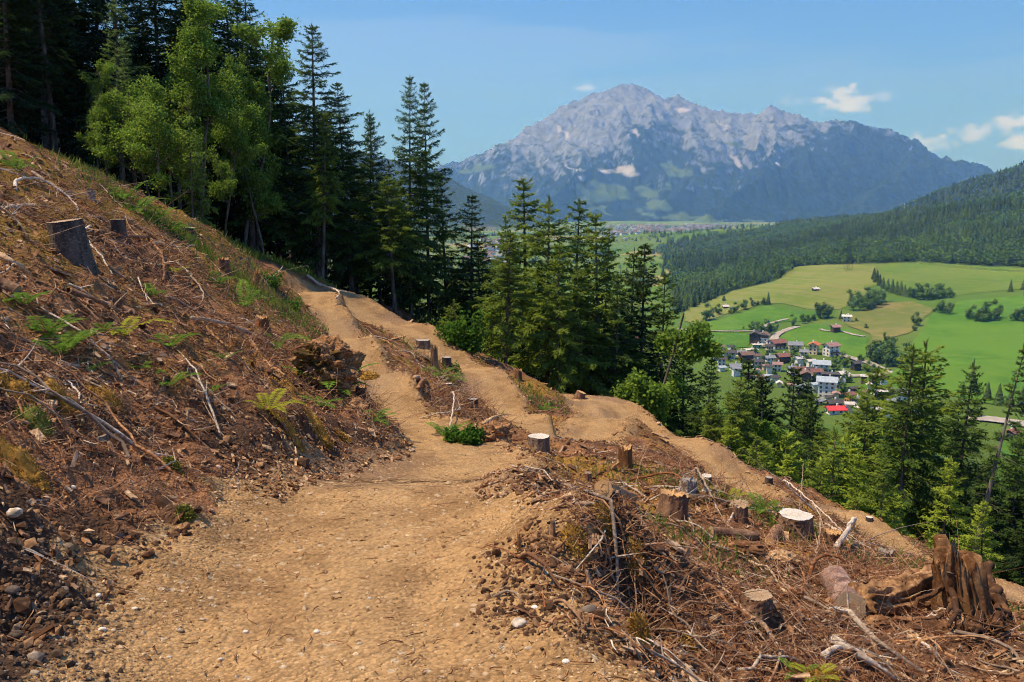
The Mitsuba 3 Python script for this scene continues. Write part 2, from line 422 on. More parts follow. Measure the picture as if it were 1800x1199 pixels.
# ------------------------------------------------------------------ the hillside and its trail
def _block(x0, x1, y0, y1, step, keep=None, lower=None):
    xs, ys = np.arange(x0, x1 + step / 2, step), np.arange(y0, y1 + step / 2, step)
    X, Y = np.meshgrid(xs, ys)
    d, _ = trail_info(X.ravel(), Y.ravel())
    d = d.reshape(X.shape)
    Z = ground0(X, Y) + relief(X, Y, d)
    if lower is not None:
        Z = Z - lower(X, Y)
    f = grid_faces(len(xs), len(ys))
    v = np.stack([X, Y, Z], -1).reshape(-1, 3)
    c = v[f].mean(1)
    if keep is not None:
        f = f[keep(c[:, 0], c[:, 1])]
    q = np.stack([X * .55, Y * .55, 0 * X], -1)
    kind = .18 + .55 * smooth01(.32, .55, meshkit.fbm(q, 4, 31)) + .55 * moss_mask(X, Y)
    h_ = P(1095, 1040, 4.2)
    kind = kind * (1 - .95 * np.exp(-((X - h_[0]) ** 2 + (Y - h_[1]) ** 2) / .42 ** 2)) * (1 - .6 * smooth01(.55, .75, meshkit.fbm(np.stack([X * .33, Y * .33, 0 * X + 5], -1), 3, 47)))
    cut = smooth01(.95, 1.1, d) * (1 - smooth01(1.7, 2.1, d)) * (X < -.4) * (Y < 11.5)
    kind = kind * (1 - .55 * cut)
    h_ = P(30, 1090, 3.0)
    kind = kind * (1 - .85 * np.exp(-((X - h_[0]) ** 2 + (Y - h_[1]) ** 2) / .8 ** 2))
    kind = np.where(np.hypot(X, Y) > 34, kind * .5, kind)
    w = 1.16 + 1.0 * (meshkit.fbm(np.stack([X * 1.5, Y * 1.5, 0 * X], -1), 4, 41) - .5)
    on = 1 - smooth01(-.2, .2, d - w) + .6 * (1 - smooth01(.1, .5, d + .5 * (meshkit.fbm(np.stack([X * .8, Y * .8, 0 * X], -1), 2, 43) - .5)))
    return v, f, np.stack([on, kind], -1).reshape(-1, 2), (d < 1.0).ravel()


def _hillside():
    A = (-8.0, 9.0, 1.4, 13.0)
    B = (-24.0, 32.0, -5.0, 45.0)
    inside = lambda b, m: (lambda x, y: (x > b[0] + m) & (x < b[1] - m) & (y > b[2] + m) & (y < b[3] - m))
    wedge = lambda x, y: np.abs(x) < .75 * y + 1.6
    inA = lambda m: (lambda x, y: inside(A, m)(x, y) & (np.abs(x) < .75 * y + 1.6 - m * 1.25))
    blocks = [_block(*A, .036, keep=wedge),
              _block(*B, .115, keep=lambda x, y: ~inA(.12)(x, y), lower=lambda x, y: .05 * inA(0)(x, y)),
              _block(-110, 130, -30, 130, 1.0, keep=lambda x, y: ~inside(B, 1.05)(x, y), lower=lambda x, y: .12 * inside(B, 0)(x, y))]
    for part in ('hillside', 'path'):
        mb = MB()
        for v, f, uv, on in blocks:
            k = on[f].all(1) if part == 'path' else ~on[f].all(1)
            g = f[k]
            if not len(g):
                continue
            u, inv = np.unique(g, return_inverse=True)
            mb.add(v[u], inv.reshape(g.shape), uv[u])
        put(part, mb.mesh(), 'soil', smooth=True, uv=mb.uv())
    tag('hillside', 'steep cleared slope of red needle litter, humus and moss above the valley', kind='structure')
    tag('path', 'ochre gravel bike trail winding down the cleared slope in switchbacks', kind='structure')


_hillside()


def _grow(a, b, s0, k, c=0.):
    out = [a]
    while out[-1] < b:
        out.append(out[-1] + s0 + k * abs(out[-1] - c))
    return np.array(out)


def _valley():
    ys = _grow(60, 13500, 6, .011)
    xr = _grow(0, 9500, 9, .012)
    xl = _grow(0, 3500, 10, .02)
    xs = np.r_[-xl[::-1], xr[1:]]
    X, Y = np.meshgrid(xs, ys)
    Z = valley(X, Y)
    near = (np.hypot(X, Y) < 128) & (X > -108) & (X < 128) & (Y < 128)
    Z = np.where(near, np.minimum(Z, Z - 1.5), Z)
    f = grid_faces(len(xs), len(ys))
    v = np.stack([X, Y, Z], -1).reshape(-1, 3)
    c = v[f].mean(1)
    f = f[~((c[:, 0] > -95) & (c[:, 0] < 115) & (c[:, 1] < 115))]
    fm = FOREST_MASK(X, Y, Z)
    put('valley', (v, f), 'valley_ground', smooth=True, uv=np.stack([fm, 0 * fm], -1).reshape(-1, 2))
    tag('valley', 'broad green valley floor and rolling hills far below the trail', kind='structure')


_WOOD_EDGE = [drop_far(*q)[:2] for q in ((1190, 552), (1235, 535), (1290, 511), (1360, 495), (1385, 480), (1402, 469), (1450, 466), (1500, 464), (1560, 463), (1620, 461), (1700, 466), (1800, 470), (1950, 472))]
_WOOD = np.array(_WOOD_EDGE + [P(2300, 380, 2300)[:2], P(2000, 330, 3200)[:2], P(1500, 330, 3200)[:2], P(1330, 400, 2600)[:2], P(1160, 432, 2450)[:2], P(1165, 480, 1500)[:2]])


def FOREST_MASK(X, Y, Z):
    """1 where woods stand on the hills to the right and along the valley"""
    import shapely
    wob = 60 * (meshkit.fbm(np.stack([X / 130, Y / 130, 0 * X], -1), 3, 9) - .5) * smooth01(1250, 1500, Y)
    poly = shapely.Polygon(_WOOD)
    inside = shapely.contains_xy(poly, (X + wob).ravel(), (Y + wob).ravel()).reshape(X.shape).astype(float)
    clear = smooth01(.70, .74, meshkit.fbm(np.stack([X / 210 + 3, Y / 210, 0 * X], -1), 2, 19)) * (1 - smooth01(-110, -85, Z))
    left = smooth01(-215, -190, Z) * smooth01(4300, 4600, Y)
    hill = smooth01(2500, 2600, Y) * smooth01(-100, -80, Z) * (1 - smooth01(3600, 3800, Y))
    return np.maximum(np.maximum(inside, hill) * (1 - clear), left)


_valley()

# ------------------------------------------------------------------ the mountain
RIDGE = [(560, 395, 11800), (690, 322, 11200), (770, 293, 10900), (800, 285, 10850), (850, 268, 10750), (900, 248, 10650), (940, 222, 10600), (965, 203, 10550), (985, 184, 10500), (1000, 180, 10500), (1030, 170, 10500), (1060, 158, 10500), (1085, 150, 10500),
         (1110, 147, 10500), (1132, 151, 10500), (1150, 168, 10500), (1166, 172, 10480), (1196, 167, 10450), (1220, 183, 10400), (1240, 187, 10350), (1270, 195, 10300), (1300, 199, 10250), (1330, 202, 10200), (1355, 187, 10150), (1385, 197, 10100),
         (1415, 207, 10050), (1440, 214, 10000), (1465, 209, 9950), (1500, 213, 9900), (1530, 222, 9850), (1560, 227, 9800), (1592, 240, 9750), (1610, 256, 9700), (1625, 273, 9650), (1665, 277, 9600), (1720, 286, 9500), (1745, 298, 9450), (1800, 335, 9300), (1900, 390, 9000)]
RIDGE = np.array([P(*a) for a in RIDGE])
SPURS = [[(1190, 200, 10300), (1165, 245, 9700), (1110, 285, 9000), (1040, 312, 8500), (1000, 332, 8100), (950, 372, 7500)],
         [(1500, 216, 9800), (1480, 250, 9100), (1430, 278, 8500), (1370, 305, 8000), (1300, 345, 7500), (1245, 380, 7000)],
         [(1600, 250, 9600), (1600, 280, 8900), (1570, 320, 8100), (1500, 362, 7300)],
         [(1290, 200, 10200), (1280, 250, 9600), (1230, 300, 9000), (1190, 345, 8300), (1150, 378, 7600)],
         [(1360, 192, 10100), (1375, 250, 9400), (1330, 300, 8700)],
         [(880, 258, 10700), (900, 295, 9900), (870, 330, 9100), (850, 375, 8300)],
         [(985, 186, 10500), (975, 240, 10000), (985, 290, 9600)], [(1060, 160, 10500), (1050, 220, 10000), (1060, 280, 9500)],
         [(1110, 150, 10500), (1095, 210, 10050), (1090, 265, 9600)], [(1440, 216, 10000), (1430, 250, 9600)], [(1240, 190, 10350), (1235, 235, 9950)], [(1020, 176, 10500), (1010, 220, 10150)], [(1150, 170, 10500), (1150, 215, 10150)],
         [(940, 224, 10600), (925, 270, 10200), (935, 305, 9800)], [(1330, 203, 10200), (1320, 240, 9800)], [(1400, 203, 10050), (1400, 235, 9700)]]
SPURS = [np.array([P(*a) for a in s]) for s in SPURS]


def mountain_height(x, y):
    q = np.stack([x, y, 0 * x], -1)
    n1 = meshkit.fbm(q / 900, 4, 51) - .5
    n2 = meshkit.fbm(q / 900, 4, 52) - .5
    wx, wy = x + 260 * n1, y + 260 * n2
    h = cone(x + 40 * n1, y, RIDGE, 1.75, .86)
    for i, s in enumerate(SPURS):
        h = np.maximum(h, cone(wx, wy, s, (.62 if i < 3 else .8) if i < 6 else 1.0))
    rid = 1 - np.abs(2 * meshkit.fbm(np.stack([wx / 420, wy / 900, 0 * x], -1), 4, 53) - 1)
    rid2 = 1 - np.abs(2 * meshkit.fbm(np.stack([(wx + .22 * y) / 120, y / 620, 0 * x], -1), 4, 54) - 1)
    rid3 = 1 - np.abs(2 * meshkit.fbm(np.stack([(x - .35 * y) / 260, y / 800, 0 * x], -1), 3, 57) - 1)
    crest = np.min([np.hypot(x - a, y - b) for a, b in _ridge_pts], axis=0)
    k = smooth01(0, 500, crest) * smooth01(-260, 100, h)
    return h + k * (300 * (rid - .72)) + (.25 + .75 * k) * (95 * (rid2 - .75) + 90 * k * (rid3 - .7)) + (20 + 34 * (1 - k)) * (meshkit.fbm(q / 70, 3, 55) - .5) + 12 * (.7 - np.abs(2 * meshkit.noise(np.stack([x / 75, y / 240, 0 * x], -1), 59) - 1))


_ridge_pts = np.vstack([np.linspace(a[:2], b[:2], 5) for a, b in zip(RIDGE[:-1], RIDGE[1:])])[::2]


def _mountain():
    xs = np.arange(-2700, 6800, 16.)
    ys = np.r_[np.arange(6300, 8600, 26.), np.arange(8600, 11000, 17.), np.arange(11000, 13000, 70.)]
    X, Y = np.meshgrid(xs, ys)
    Z = mountain_height(X, Y)
    base = -120 - .0238 * (Y - 500) - 14
    Z = np.maximum(Z, base - 25)
    gx = np.gradient(Z, xs, axis=1)
    gy = np.gradient(Z, ys, axis=0)
    steep = np.hypot(gx, gy)
    sx = X / Y
    line = 90 + 110 * smooth01(.10, .16, sx) + 410 * smooth01(.14, .42, sx) + 300 * (1 - smooth01(-.06, .05, sx)) + 120 * (meshkit.fbm(np.stack([X / 500, Y / 500, 0 * X], -1), 3, 61) - .5)
    rock = np.clip(.45 + (Z - line) / 900 + .40 * (steep - .95), 0, 1)
    for sp in SPURS[:3]:
        crest = cone(X, Y, np.c_[sp[1:, :2], 0 * sp[1:, 2]], 1.0)
        rock = rock - .55 * np.exp(-(crest / 420) ** 2)
    meadow = np.zeros(X.shape)
    scree = np.zeros(X.shape)
    for px, py, w, h in ((1180, 297, 26, 9), (1140, 335, 24, 6), (1165, 362, 24, 12), (1190, 378, 30, 10), (1010, 335, 30, 10), (1035, 350, 26, 8), (1120, 375, 18, 6), (845, 300, 32, 7), (1260, 388, 60, 6), (1330, 393, 40, 4), (1050, 375, 40, 5), (1235, 268, 22, 6), (1160, 325, 14, 3), (-1022, 298, 8, 12), (-1062, 297, 18, 6), (-1040, 310, 16, 5), (-1195, 195, 24, 6), (-1300, 285, 7, 12), (-1012, 311, 9, 7), (-1250, 225, 5, 14), (-1120, 235, 5, 16), (-985, 240, 5, 14)):
        bare, px = px < 0, abs(px)
        # a clearing or pasture of the foothills: a patch on the ground round its middle point
        r = ray(px, py)
        k = np.argmin((X / Y - r[0]) ** 2 + (Z / Y - r[2]) ** 2 + 1e-7 * (Y - 8000) / 1000)
        x0, y0, z0 = X.flat[k], Y.flat[k], Z.flat[k]
        qq = np.stack([X / 190 + px, Z / 110, 0 * X], -1)
        ux = X - x0 + 330 * (meshkit.fbm(qq, 3, 91) - .5)
        uz = (Z - z0) + 150 * (meshkit.fbm(qq, 3, 92) - .5)
        spot = np.maximum(0, 1 - (ux / (w * y0 / F_PX)) ** 2 * .5 - (uz / (h * y0 / F_PX)) ** 2 * .5)
        if bare:
            scree = np.maximum(scree, spot)
        else:
            meadow = np.maximum(meadow, spot)
    f = grid_faces(len(xs), len(ys))
    v = np.stack([X, Y, Z], -1).reshape(-1, 3)
    f = f[(Z - base).ravel()[f].max(1) > -12]
    put('mountain', (v, f), 'mountain_ground', smooth=True, uv=np.stack([rock, np.clip(np.where(scree > .02, -scree, meadow), -1, 1)], -1).reshape(-1, 2))
    tag('mountain', 'pale grey limestone massif with forested foothills behind the valley', kind='structure')


_mountain()


# ------------------------------------------------------------------ trees near the trail
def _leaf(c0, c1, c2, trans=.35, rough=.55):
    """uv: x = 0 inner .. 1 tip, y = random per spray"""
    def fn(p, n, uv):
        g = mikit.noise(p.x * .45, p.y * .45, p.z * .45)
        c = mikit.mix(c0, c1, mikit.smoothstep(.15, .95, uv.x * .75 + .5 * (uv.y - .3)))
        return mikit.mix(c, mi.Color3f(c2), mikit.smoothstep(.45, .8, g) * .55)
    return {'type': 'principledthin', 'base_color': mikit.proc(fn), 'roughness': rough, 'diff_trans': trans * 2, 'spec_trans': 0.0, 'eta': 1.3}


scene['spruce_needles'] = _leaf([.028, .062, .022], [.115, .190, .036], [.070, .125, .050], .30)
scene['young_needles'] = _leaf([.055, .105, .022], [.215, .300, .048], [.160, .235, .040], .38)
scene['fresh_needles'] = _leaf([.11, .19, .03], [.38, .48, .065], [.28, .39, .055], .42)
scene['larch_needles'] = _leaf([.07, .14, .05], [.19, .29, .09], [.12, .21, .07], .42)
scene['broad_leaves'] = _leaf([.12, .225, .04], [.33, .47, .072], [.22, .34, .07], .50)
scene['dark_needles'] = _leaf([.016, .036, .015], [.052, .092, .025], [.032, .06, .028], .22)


def _bark_colour(p, n, uv):
    f = mikit.fbm(p.x * 9, p.y * 9, p.z * 2.2, 3)
    g = mikit.noise(p.x * 30, p.y * 30, p.z * 12)
    c = mikit.mix([.075, .058, .042], [.20, .165, .13], mikit.smoothstep(.3, .75, f + .25 * (g - .5)))
    return mikit.mix(c, mi.Color3f(.13, .15, .10), mikit.smoothstep(.62, .8, f) * .4)


scene['bark'] = proc_bsdf(_bark_colour, .92)
scene['pale_bark'] = proc_bsdf(lambda p, n, uv: mikit.mix([.11, .10, .08], [.27, .245, .20], mikit.fbm(p.x * 8, p.y * 8, p.z * 4, 3)), .9)


def rhombi(base, d, w, nrm, uv):
    """thin leaf blades: base points, length vectors, half widths, normals"""
    side = np.cross(d, nrm)
    side /= np.linalg.norm(side, axis=1, keepdims=True) + 1e-9
    m = base + d * .45
    v = np.stack([base, m + side * w[:, None], base + d, m - side * w[:, None]], 1)
    k = np.arange(len(base))[:, None] * 4
    f = np.concatenate([k + [[0, 1, 2]], k + [[0, 2, 3]]])
    return v.reshape(-1, 3), f, np.repeat(uv, 4, axis=0) * np.tile([[1, 1]], (len(base) * 4, 1))


def spruce(seed, H, R, crown=.15, dens=1.0, droop=.5, blade=.055, young=0., skew=0., one_side=None, blades=5, dead=.8):
    rng = np.random.default_rng(seed)
    wood, twig, leaf = MB(), MB(), MB()
    bend = rng.normal(0, .006 * H, 2)
    axis = lambda z: np.stack([bend[0] * np.sin(z / H * 2.5) + skew * z, bend[1] * np.sin(z / H * 2.1), z], -1)
    zz = np.linspace(-.8, H, 12)
    r0 = .0115 * H + .015
    wood.tube(axis(zz), r0 * np.clip(1 - np.clip(zz, 0, H) / H, .03, 1) ** .85 + .006 + .10 * r0 * np.exp(-np.clip(zz, -1, 9) / .3), 9)
    h = crown * H
    lop = rng.uniform(0, 6.28)
    B, D, W, N, U = [], [], [], [], []
    while h < H * .985:
        t = (h - crown * H) / (H - crown * H)
        n = rng.integers(4, 7) if t < .9 else 4
        a0 = rng.uniform(0, 6.28)
        for k in range(n):
            az = a0 + k * 6.283 / n + rng.normal(0, .25)
            shape = (1 - t) ** .8 * min(1, .62 + 2.2 * t)
            L = R * shape * rng.uniform(.50, 1.25) * (1 + .22 * math.cos(az - lop + h * .4)) + .12
            if one_side is not None:
                L *= .42 + .58 * max(0, math.cos(az - one_side)) ** .6
            if rng.random() > dens * (.75 + .4 * math.sin(3.1 * az + h * 2.3) ** 2):
                continue
            s = np.linspace(0, 1, 7)
            up = (-.12 + .75 * t ** 1.3) + rng.normal(0, .09)
            dr_ = droop * (1 - t) ** .7 + rng.normal(0, .06)
            rad = np.stack([math.cos(az) * s, math.sin(az) * s], -1) * L
            z = h + L * (up * s - dr_ * s ** 2 + .62 * dr_ * s ** 3)
            base = axis(np.array([h]))[0]
            pts = np.concatenate([base[:2] + rad, z[:, None]], 1)
            (wood if L > .9 else twig).tube(pts, np.linspace(.008 + .009 * L, .003, 7), 3, cap=False)
            nt = max(5, int(L / .085))
            sj = np.linspace(.14 if t > .5 else .25, 1, nt) + rng.normal(0, .012, nt)
            sj = np.clip(sj, .08, 1)
            for side in (-1, 1):
                keep = rng.random(nt) < .93
                sk = sj[keep]
                pb = np.stack([np.interp(sk, s, pts[:, i]) for i in range(3)], -1)
                l = (.40 * (1 - sk) ** .8 + .16) * min(L, 1.9) * rng.uniform(.6, 1.15, len(sk))
                l = np.minimum(l, .75)
                ang = az + side * (rng.normal(.95, .16, len(sk)) * (1 - .45 * sk))
                dz = rng.normal(-.12 - .55 * droop * (1 - t), .2, len(sk)) + .35 * t
                d = np.stack([np.cos(ang), np.sin(ang), dz], -1)
                d /= np.linalg.norm(d, axis=1, keepdims=True)
                up_n = np.stack([rng.normal(0, .45, len(sk)), rng.normal(0, .45, len(sk)), np.ones(len(sk))], -1)
                rnd = rng.random(len(sk))
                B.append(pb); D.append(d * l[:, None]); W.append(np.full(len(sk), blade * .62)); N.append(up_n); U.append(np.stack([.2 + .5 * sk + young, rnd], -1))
                for q in range(blades - 1):
                    f = rng.uniform(.2, .95, len(sk))
                    tb = pb + d * (l * f)[:, None]
                    a2 = ang + rng.choice([-1, 1], len(sk)) * rng.uniform(.4, .95, len(sk))
                    d2 = np.stack([np.cos(a2), np.sin(a2), dz + rng.normal(-.08, .25, len(sk))], -1)
                    l2 = (.10 + .30 * l * (1 - f)) * rng.uniform(.7, 1.3, len(sk)) + .03
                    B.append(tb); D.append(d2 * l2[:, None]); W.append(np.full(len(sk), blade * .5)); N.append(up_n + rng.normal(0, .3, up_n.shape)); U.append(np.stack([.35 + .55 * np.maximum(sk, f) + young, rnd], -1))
        h += (.27 + .10 * (1 - t)) * rng.uniform(.75, 1.25) * (H / 13) ** .4
    # the leading shoot
    top = axis(np.array([H * .97]))[0]
    for k in range(14):
        a = rng.uniform(0, 6.28)
        B.append(top[None] + [[0, 0, rng.uniform(-.3, .3) * H / 13]]); D.append(np.array([[math.cos(a) * .09, math.sin(a) * .09, .26]])); W.append(np.array([blade * .5])); N.append(np.array([[0.1, .2, 1.]])); U.append(np.array([[.8, .5]]))
    v, f, uv = rhombi(np.vstack(B), np.vstack(D), np.concatenate(W), np.vstack(N), np.vstack(U))
    leaf.add(v, f, uv)
    # bare dead twigs below the crown
    for k in range(int(dead * 26 * crown * H / 3)):
        z = rng.uniform(.4, max(.6, crown * H + .8))
        a = rng.uniform(0, 6.28)
        L = rng.uniform(.25, 1.0) * min(1, R * .7)
        b = axis(np.array([z]))[0]
        s = np.linspace(0, 1, 4)[:, None]
        twig.tube(b + s * L * [math.cos(a), math.sin(a), 0] + s ** 2 * [0, 0, -L * rng.uniform(.1, .6)], np.linspace(.012, .004, 4), 3, cap=False)
    return wood, twig, leaf


def broadleaf(seed, H, R, crown=.3, leaf=.075, n_leaf=9000, lean=0., stems=1, clump=.55):
    rng = np.random.default_rng(seed)
    wood, lf = MB(), MB()
    tips = []

    def grow(p, d, L, r, lev):
        k = 6
        pts = [p]
        for i in range(k):
            d = d + rng.normal(0, .10 + .05 * lev, 3) + np.array([0, 0, .05])
            d /= np.linalg.norm(d)
            pts.append(pts[-1] + d * L / k)
        pts = np.array(pts)
        wood.tube(pts, np.linspace(r, r * .45, k + 1), 7 if lev == 0 else 4, cap=False)
        tips.extend(pts[2:] if lev >= 2 else pts[-2:])
        if lev < 3:
            m = (9, 5, 4)[lev] if lev else int(9 + H * .5)
            for j in range(m):
                f = rng.uniform(crown if lev == 0 else .25, 1.0)
                b = np.array([np.interp(f, np.linspace(0, 1, k + 1), pts[:, q]) for q in range(3)])
                a = rng.uniform(0, 6.28)
                el = rng.uniform(.25, .95) if lev == 0 else rng.uniform(-.2, .8)
                dd = np.array([math.cos(a) * math.cos(el), math.sin(a) * math.cos(el), math.sin(el)])
                if lev:
                    dd = dd * .8 + d * .6
                    dd /= np.linalg.norm(dd)
                ll = (R * rng.uniform(.55, 1.05) * (1 - .55 * abs(f - .55)) if lev == 0 else L * rng.uniform(.35, .6))
                grow(b, dd, ll, r * (.42 if lev == 0 else .5) * (1.05 - .5 * f), lev + 1)

    for s in range(stems):
        a = rng.uniform(0, 6.28)
        tilt = (.12 if stems > 1 else .02)
        d0 = np.array([math.cos(a) * tilt + lean, math.sin(a) * tilt, 1.0])
        grow(np.array([.18 * math.cos(a) * (stems > 1), .18 * math.sin(a) * (stems > 1), -.5]), d0 / np.linalg.norm(d0), H * rng.uniform(.85, 1.0) * .93, .0062 * H + .012, 0)
    tips = np.array(tips)
    # light and dark clumps: some twigs carry many leaves, some none
    wgt = rng.gamma(.42, 1, len(tips)) + .03
    c = tips[rng.choice(len(tips), n_leaf, p=wgt / wgt.sum())]
    c = c + rng.normal(0, clump * R * .11, (n_leaf, 3))
    d = rng.normal(0, 1, (n_leaf, 3)) + [0, 0, -.35]
    d /= np.linalg.norm(d, axis=1, keepdims=True)
    size = leaf * rng.uniform(.6, 1.35, n_leaf)
    nrm = rng.normal(0, .6, (n_leaf, 3)) + [0, 0, 1]
    v, f, uv = rhombi(c, d * size[:, None] * 1.3, size * .48, nrm, np.stack([rng.random(n_leaf), rng.random(n_leaf)], -1))
    lf.add(v, f, uv)
    return wood, None, lf


_protos = {}


def proto(name, parts, leaf_bsdf, bark='bark'):
    wood, twig, leaf = parts
    g = {'type': 'shapegroup', 'trunk': mikit.ply(wood.mesh(), bark, smooth=True)}
    if twig is not None and twig.n:
        g['dead_twigs'] = mikit.ply(twig.mesh(), bark)
    g['crown'] = mikit.ply(leaf.mesh(), leaf_bsdf, uv=leaf.uv())
    scene['proto_' + name] = g
    z = np.vstack(leaf.v)[:, 2].max()
    _protos[name] = z
    return name


proto('spruce_a', spruce(1, 13, 2.7, .16, 1.0, .70), 'spruce_needles')
proto('spruce_b', spruce(2, 13, 2.3, .22, 1.0, .62), 'spruce_needles')
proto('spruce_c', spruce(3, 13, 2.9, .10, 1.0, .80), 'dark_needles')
proto('spruce_d', spruce(4, 13, 2.1, .32, .85, .5), 'spruce_needles')
proto('spruce_e', spruce(14, 13, 2.2, .26, .80, .90, dead=1.8), 'spruce_needles')
proto('open_spruce_c', spruce(15, 12, 2.4, .40, .80, .85, dead=1.8), 'young_needles')
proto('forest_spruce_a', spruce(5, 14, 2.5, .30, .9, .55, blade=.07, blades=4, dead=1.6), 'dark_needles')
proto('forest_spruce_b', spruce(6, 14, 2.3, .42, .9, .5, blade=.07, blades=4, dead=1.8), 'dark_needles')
proto('open_spruce_a', spruce(7, 12, 2.2, .44, .95, .75, young=.25), 'young_needles')
proto('open_spruce_b', spruce(8, 12, 2.0, .42, .95, .70, young=.15), 'young_needles')
proto('lean_spruce', spruce(9, 14, 2.2, .52, .62, .5, skew=.12, one_side=0.0, young=.1, dead=1.5), 'spruce_needles', 'pale_bark')
proto('high_spruce', spruce(10, 14, 1.9, .52, .85, .55, dead=1.3), 'spruce_needles')
proto('sapling_a', spruce(11, 5, 1.3, .08, .74, .3, blade=.05, young=.35), 'fresh_needles')
proto('sapling_b', spruce(12, 5, 1.4, .12, .70, .45, blade=.05, young=.2), 'young_needles')
proto('larch', spruce(13, 12, 1.7, .25, .8, .35, blade=.045, young=.2, blades=4), 'larch_needles')
proto('birch_a', broadleaf(21, 11, 2.2, .22, .080, 22000), 'broad_leaves')
proto('birch_b', broadleaf(22, 11, 2.0, .16, .080, 22000), 'broad_leaves')
proto('young_beech', broadleaf(23, 6, 2.0, .22, .08, 16000, stems=2), 'broad_leaves')
proto('maple', broadleaf(24, 9, 1.7, .14, .10, 14000), 'broad_leaves')


def plant_tree(kind, name, x, y, H, label=None, cat='tree', group=None, spin=0., z=None, wide=1.0, sink=.1):
    key = number(name)
    s = H / _protos[kind]
    z = float(gz(x, y)) if z is None else z
    scene[key] = {'type': 'instance', 'shapegroup': {'type': 'ref', 'id': 'proto_' + kind},
                  'to_world': T().translate([x, y, z - sink]).rotate([1, 0, 0], 2.2 * math.sin(spin * 1.7)).rotate([0, 1, 0], 2.2 * math.sin(spin * 2.9 + 1)).rotate([0, 0, 1], spin).scale([s * wide, s * wide, s])}
    tag(key, label, cat, group)
    labels[key + '__dead_twigs'] = {'kind': 'stuff'}
    labels[key + '__crown'] = {'kind': 'stuff'}
    return key


def tree_px(kind, name, px, py_top, Y, label, spin, group=None, wide=1.0, Hmin=3.0, H=None):
    """a tree Y metres ahead whose tip shows at this spot"""
    top = P(px, py_top, Y)
    z = float(gz(top[0], Y))
    return plant_tree(kind, name, top[0], Y, H or max(Hmin, top[2] - z), label, group=group, spin=spin, wide=wide)


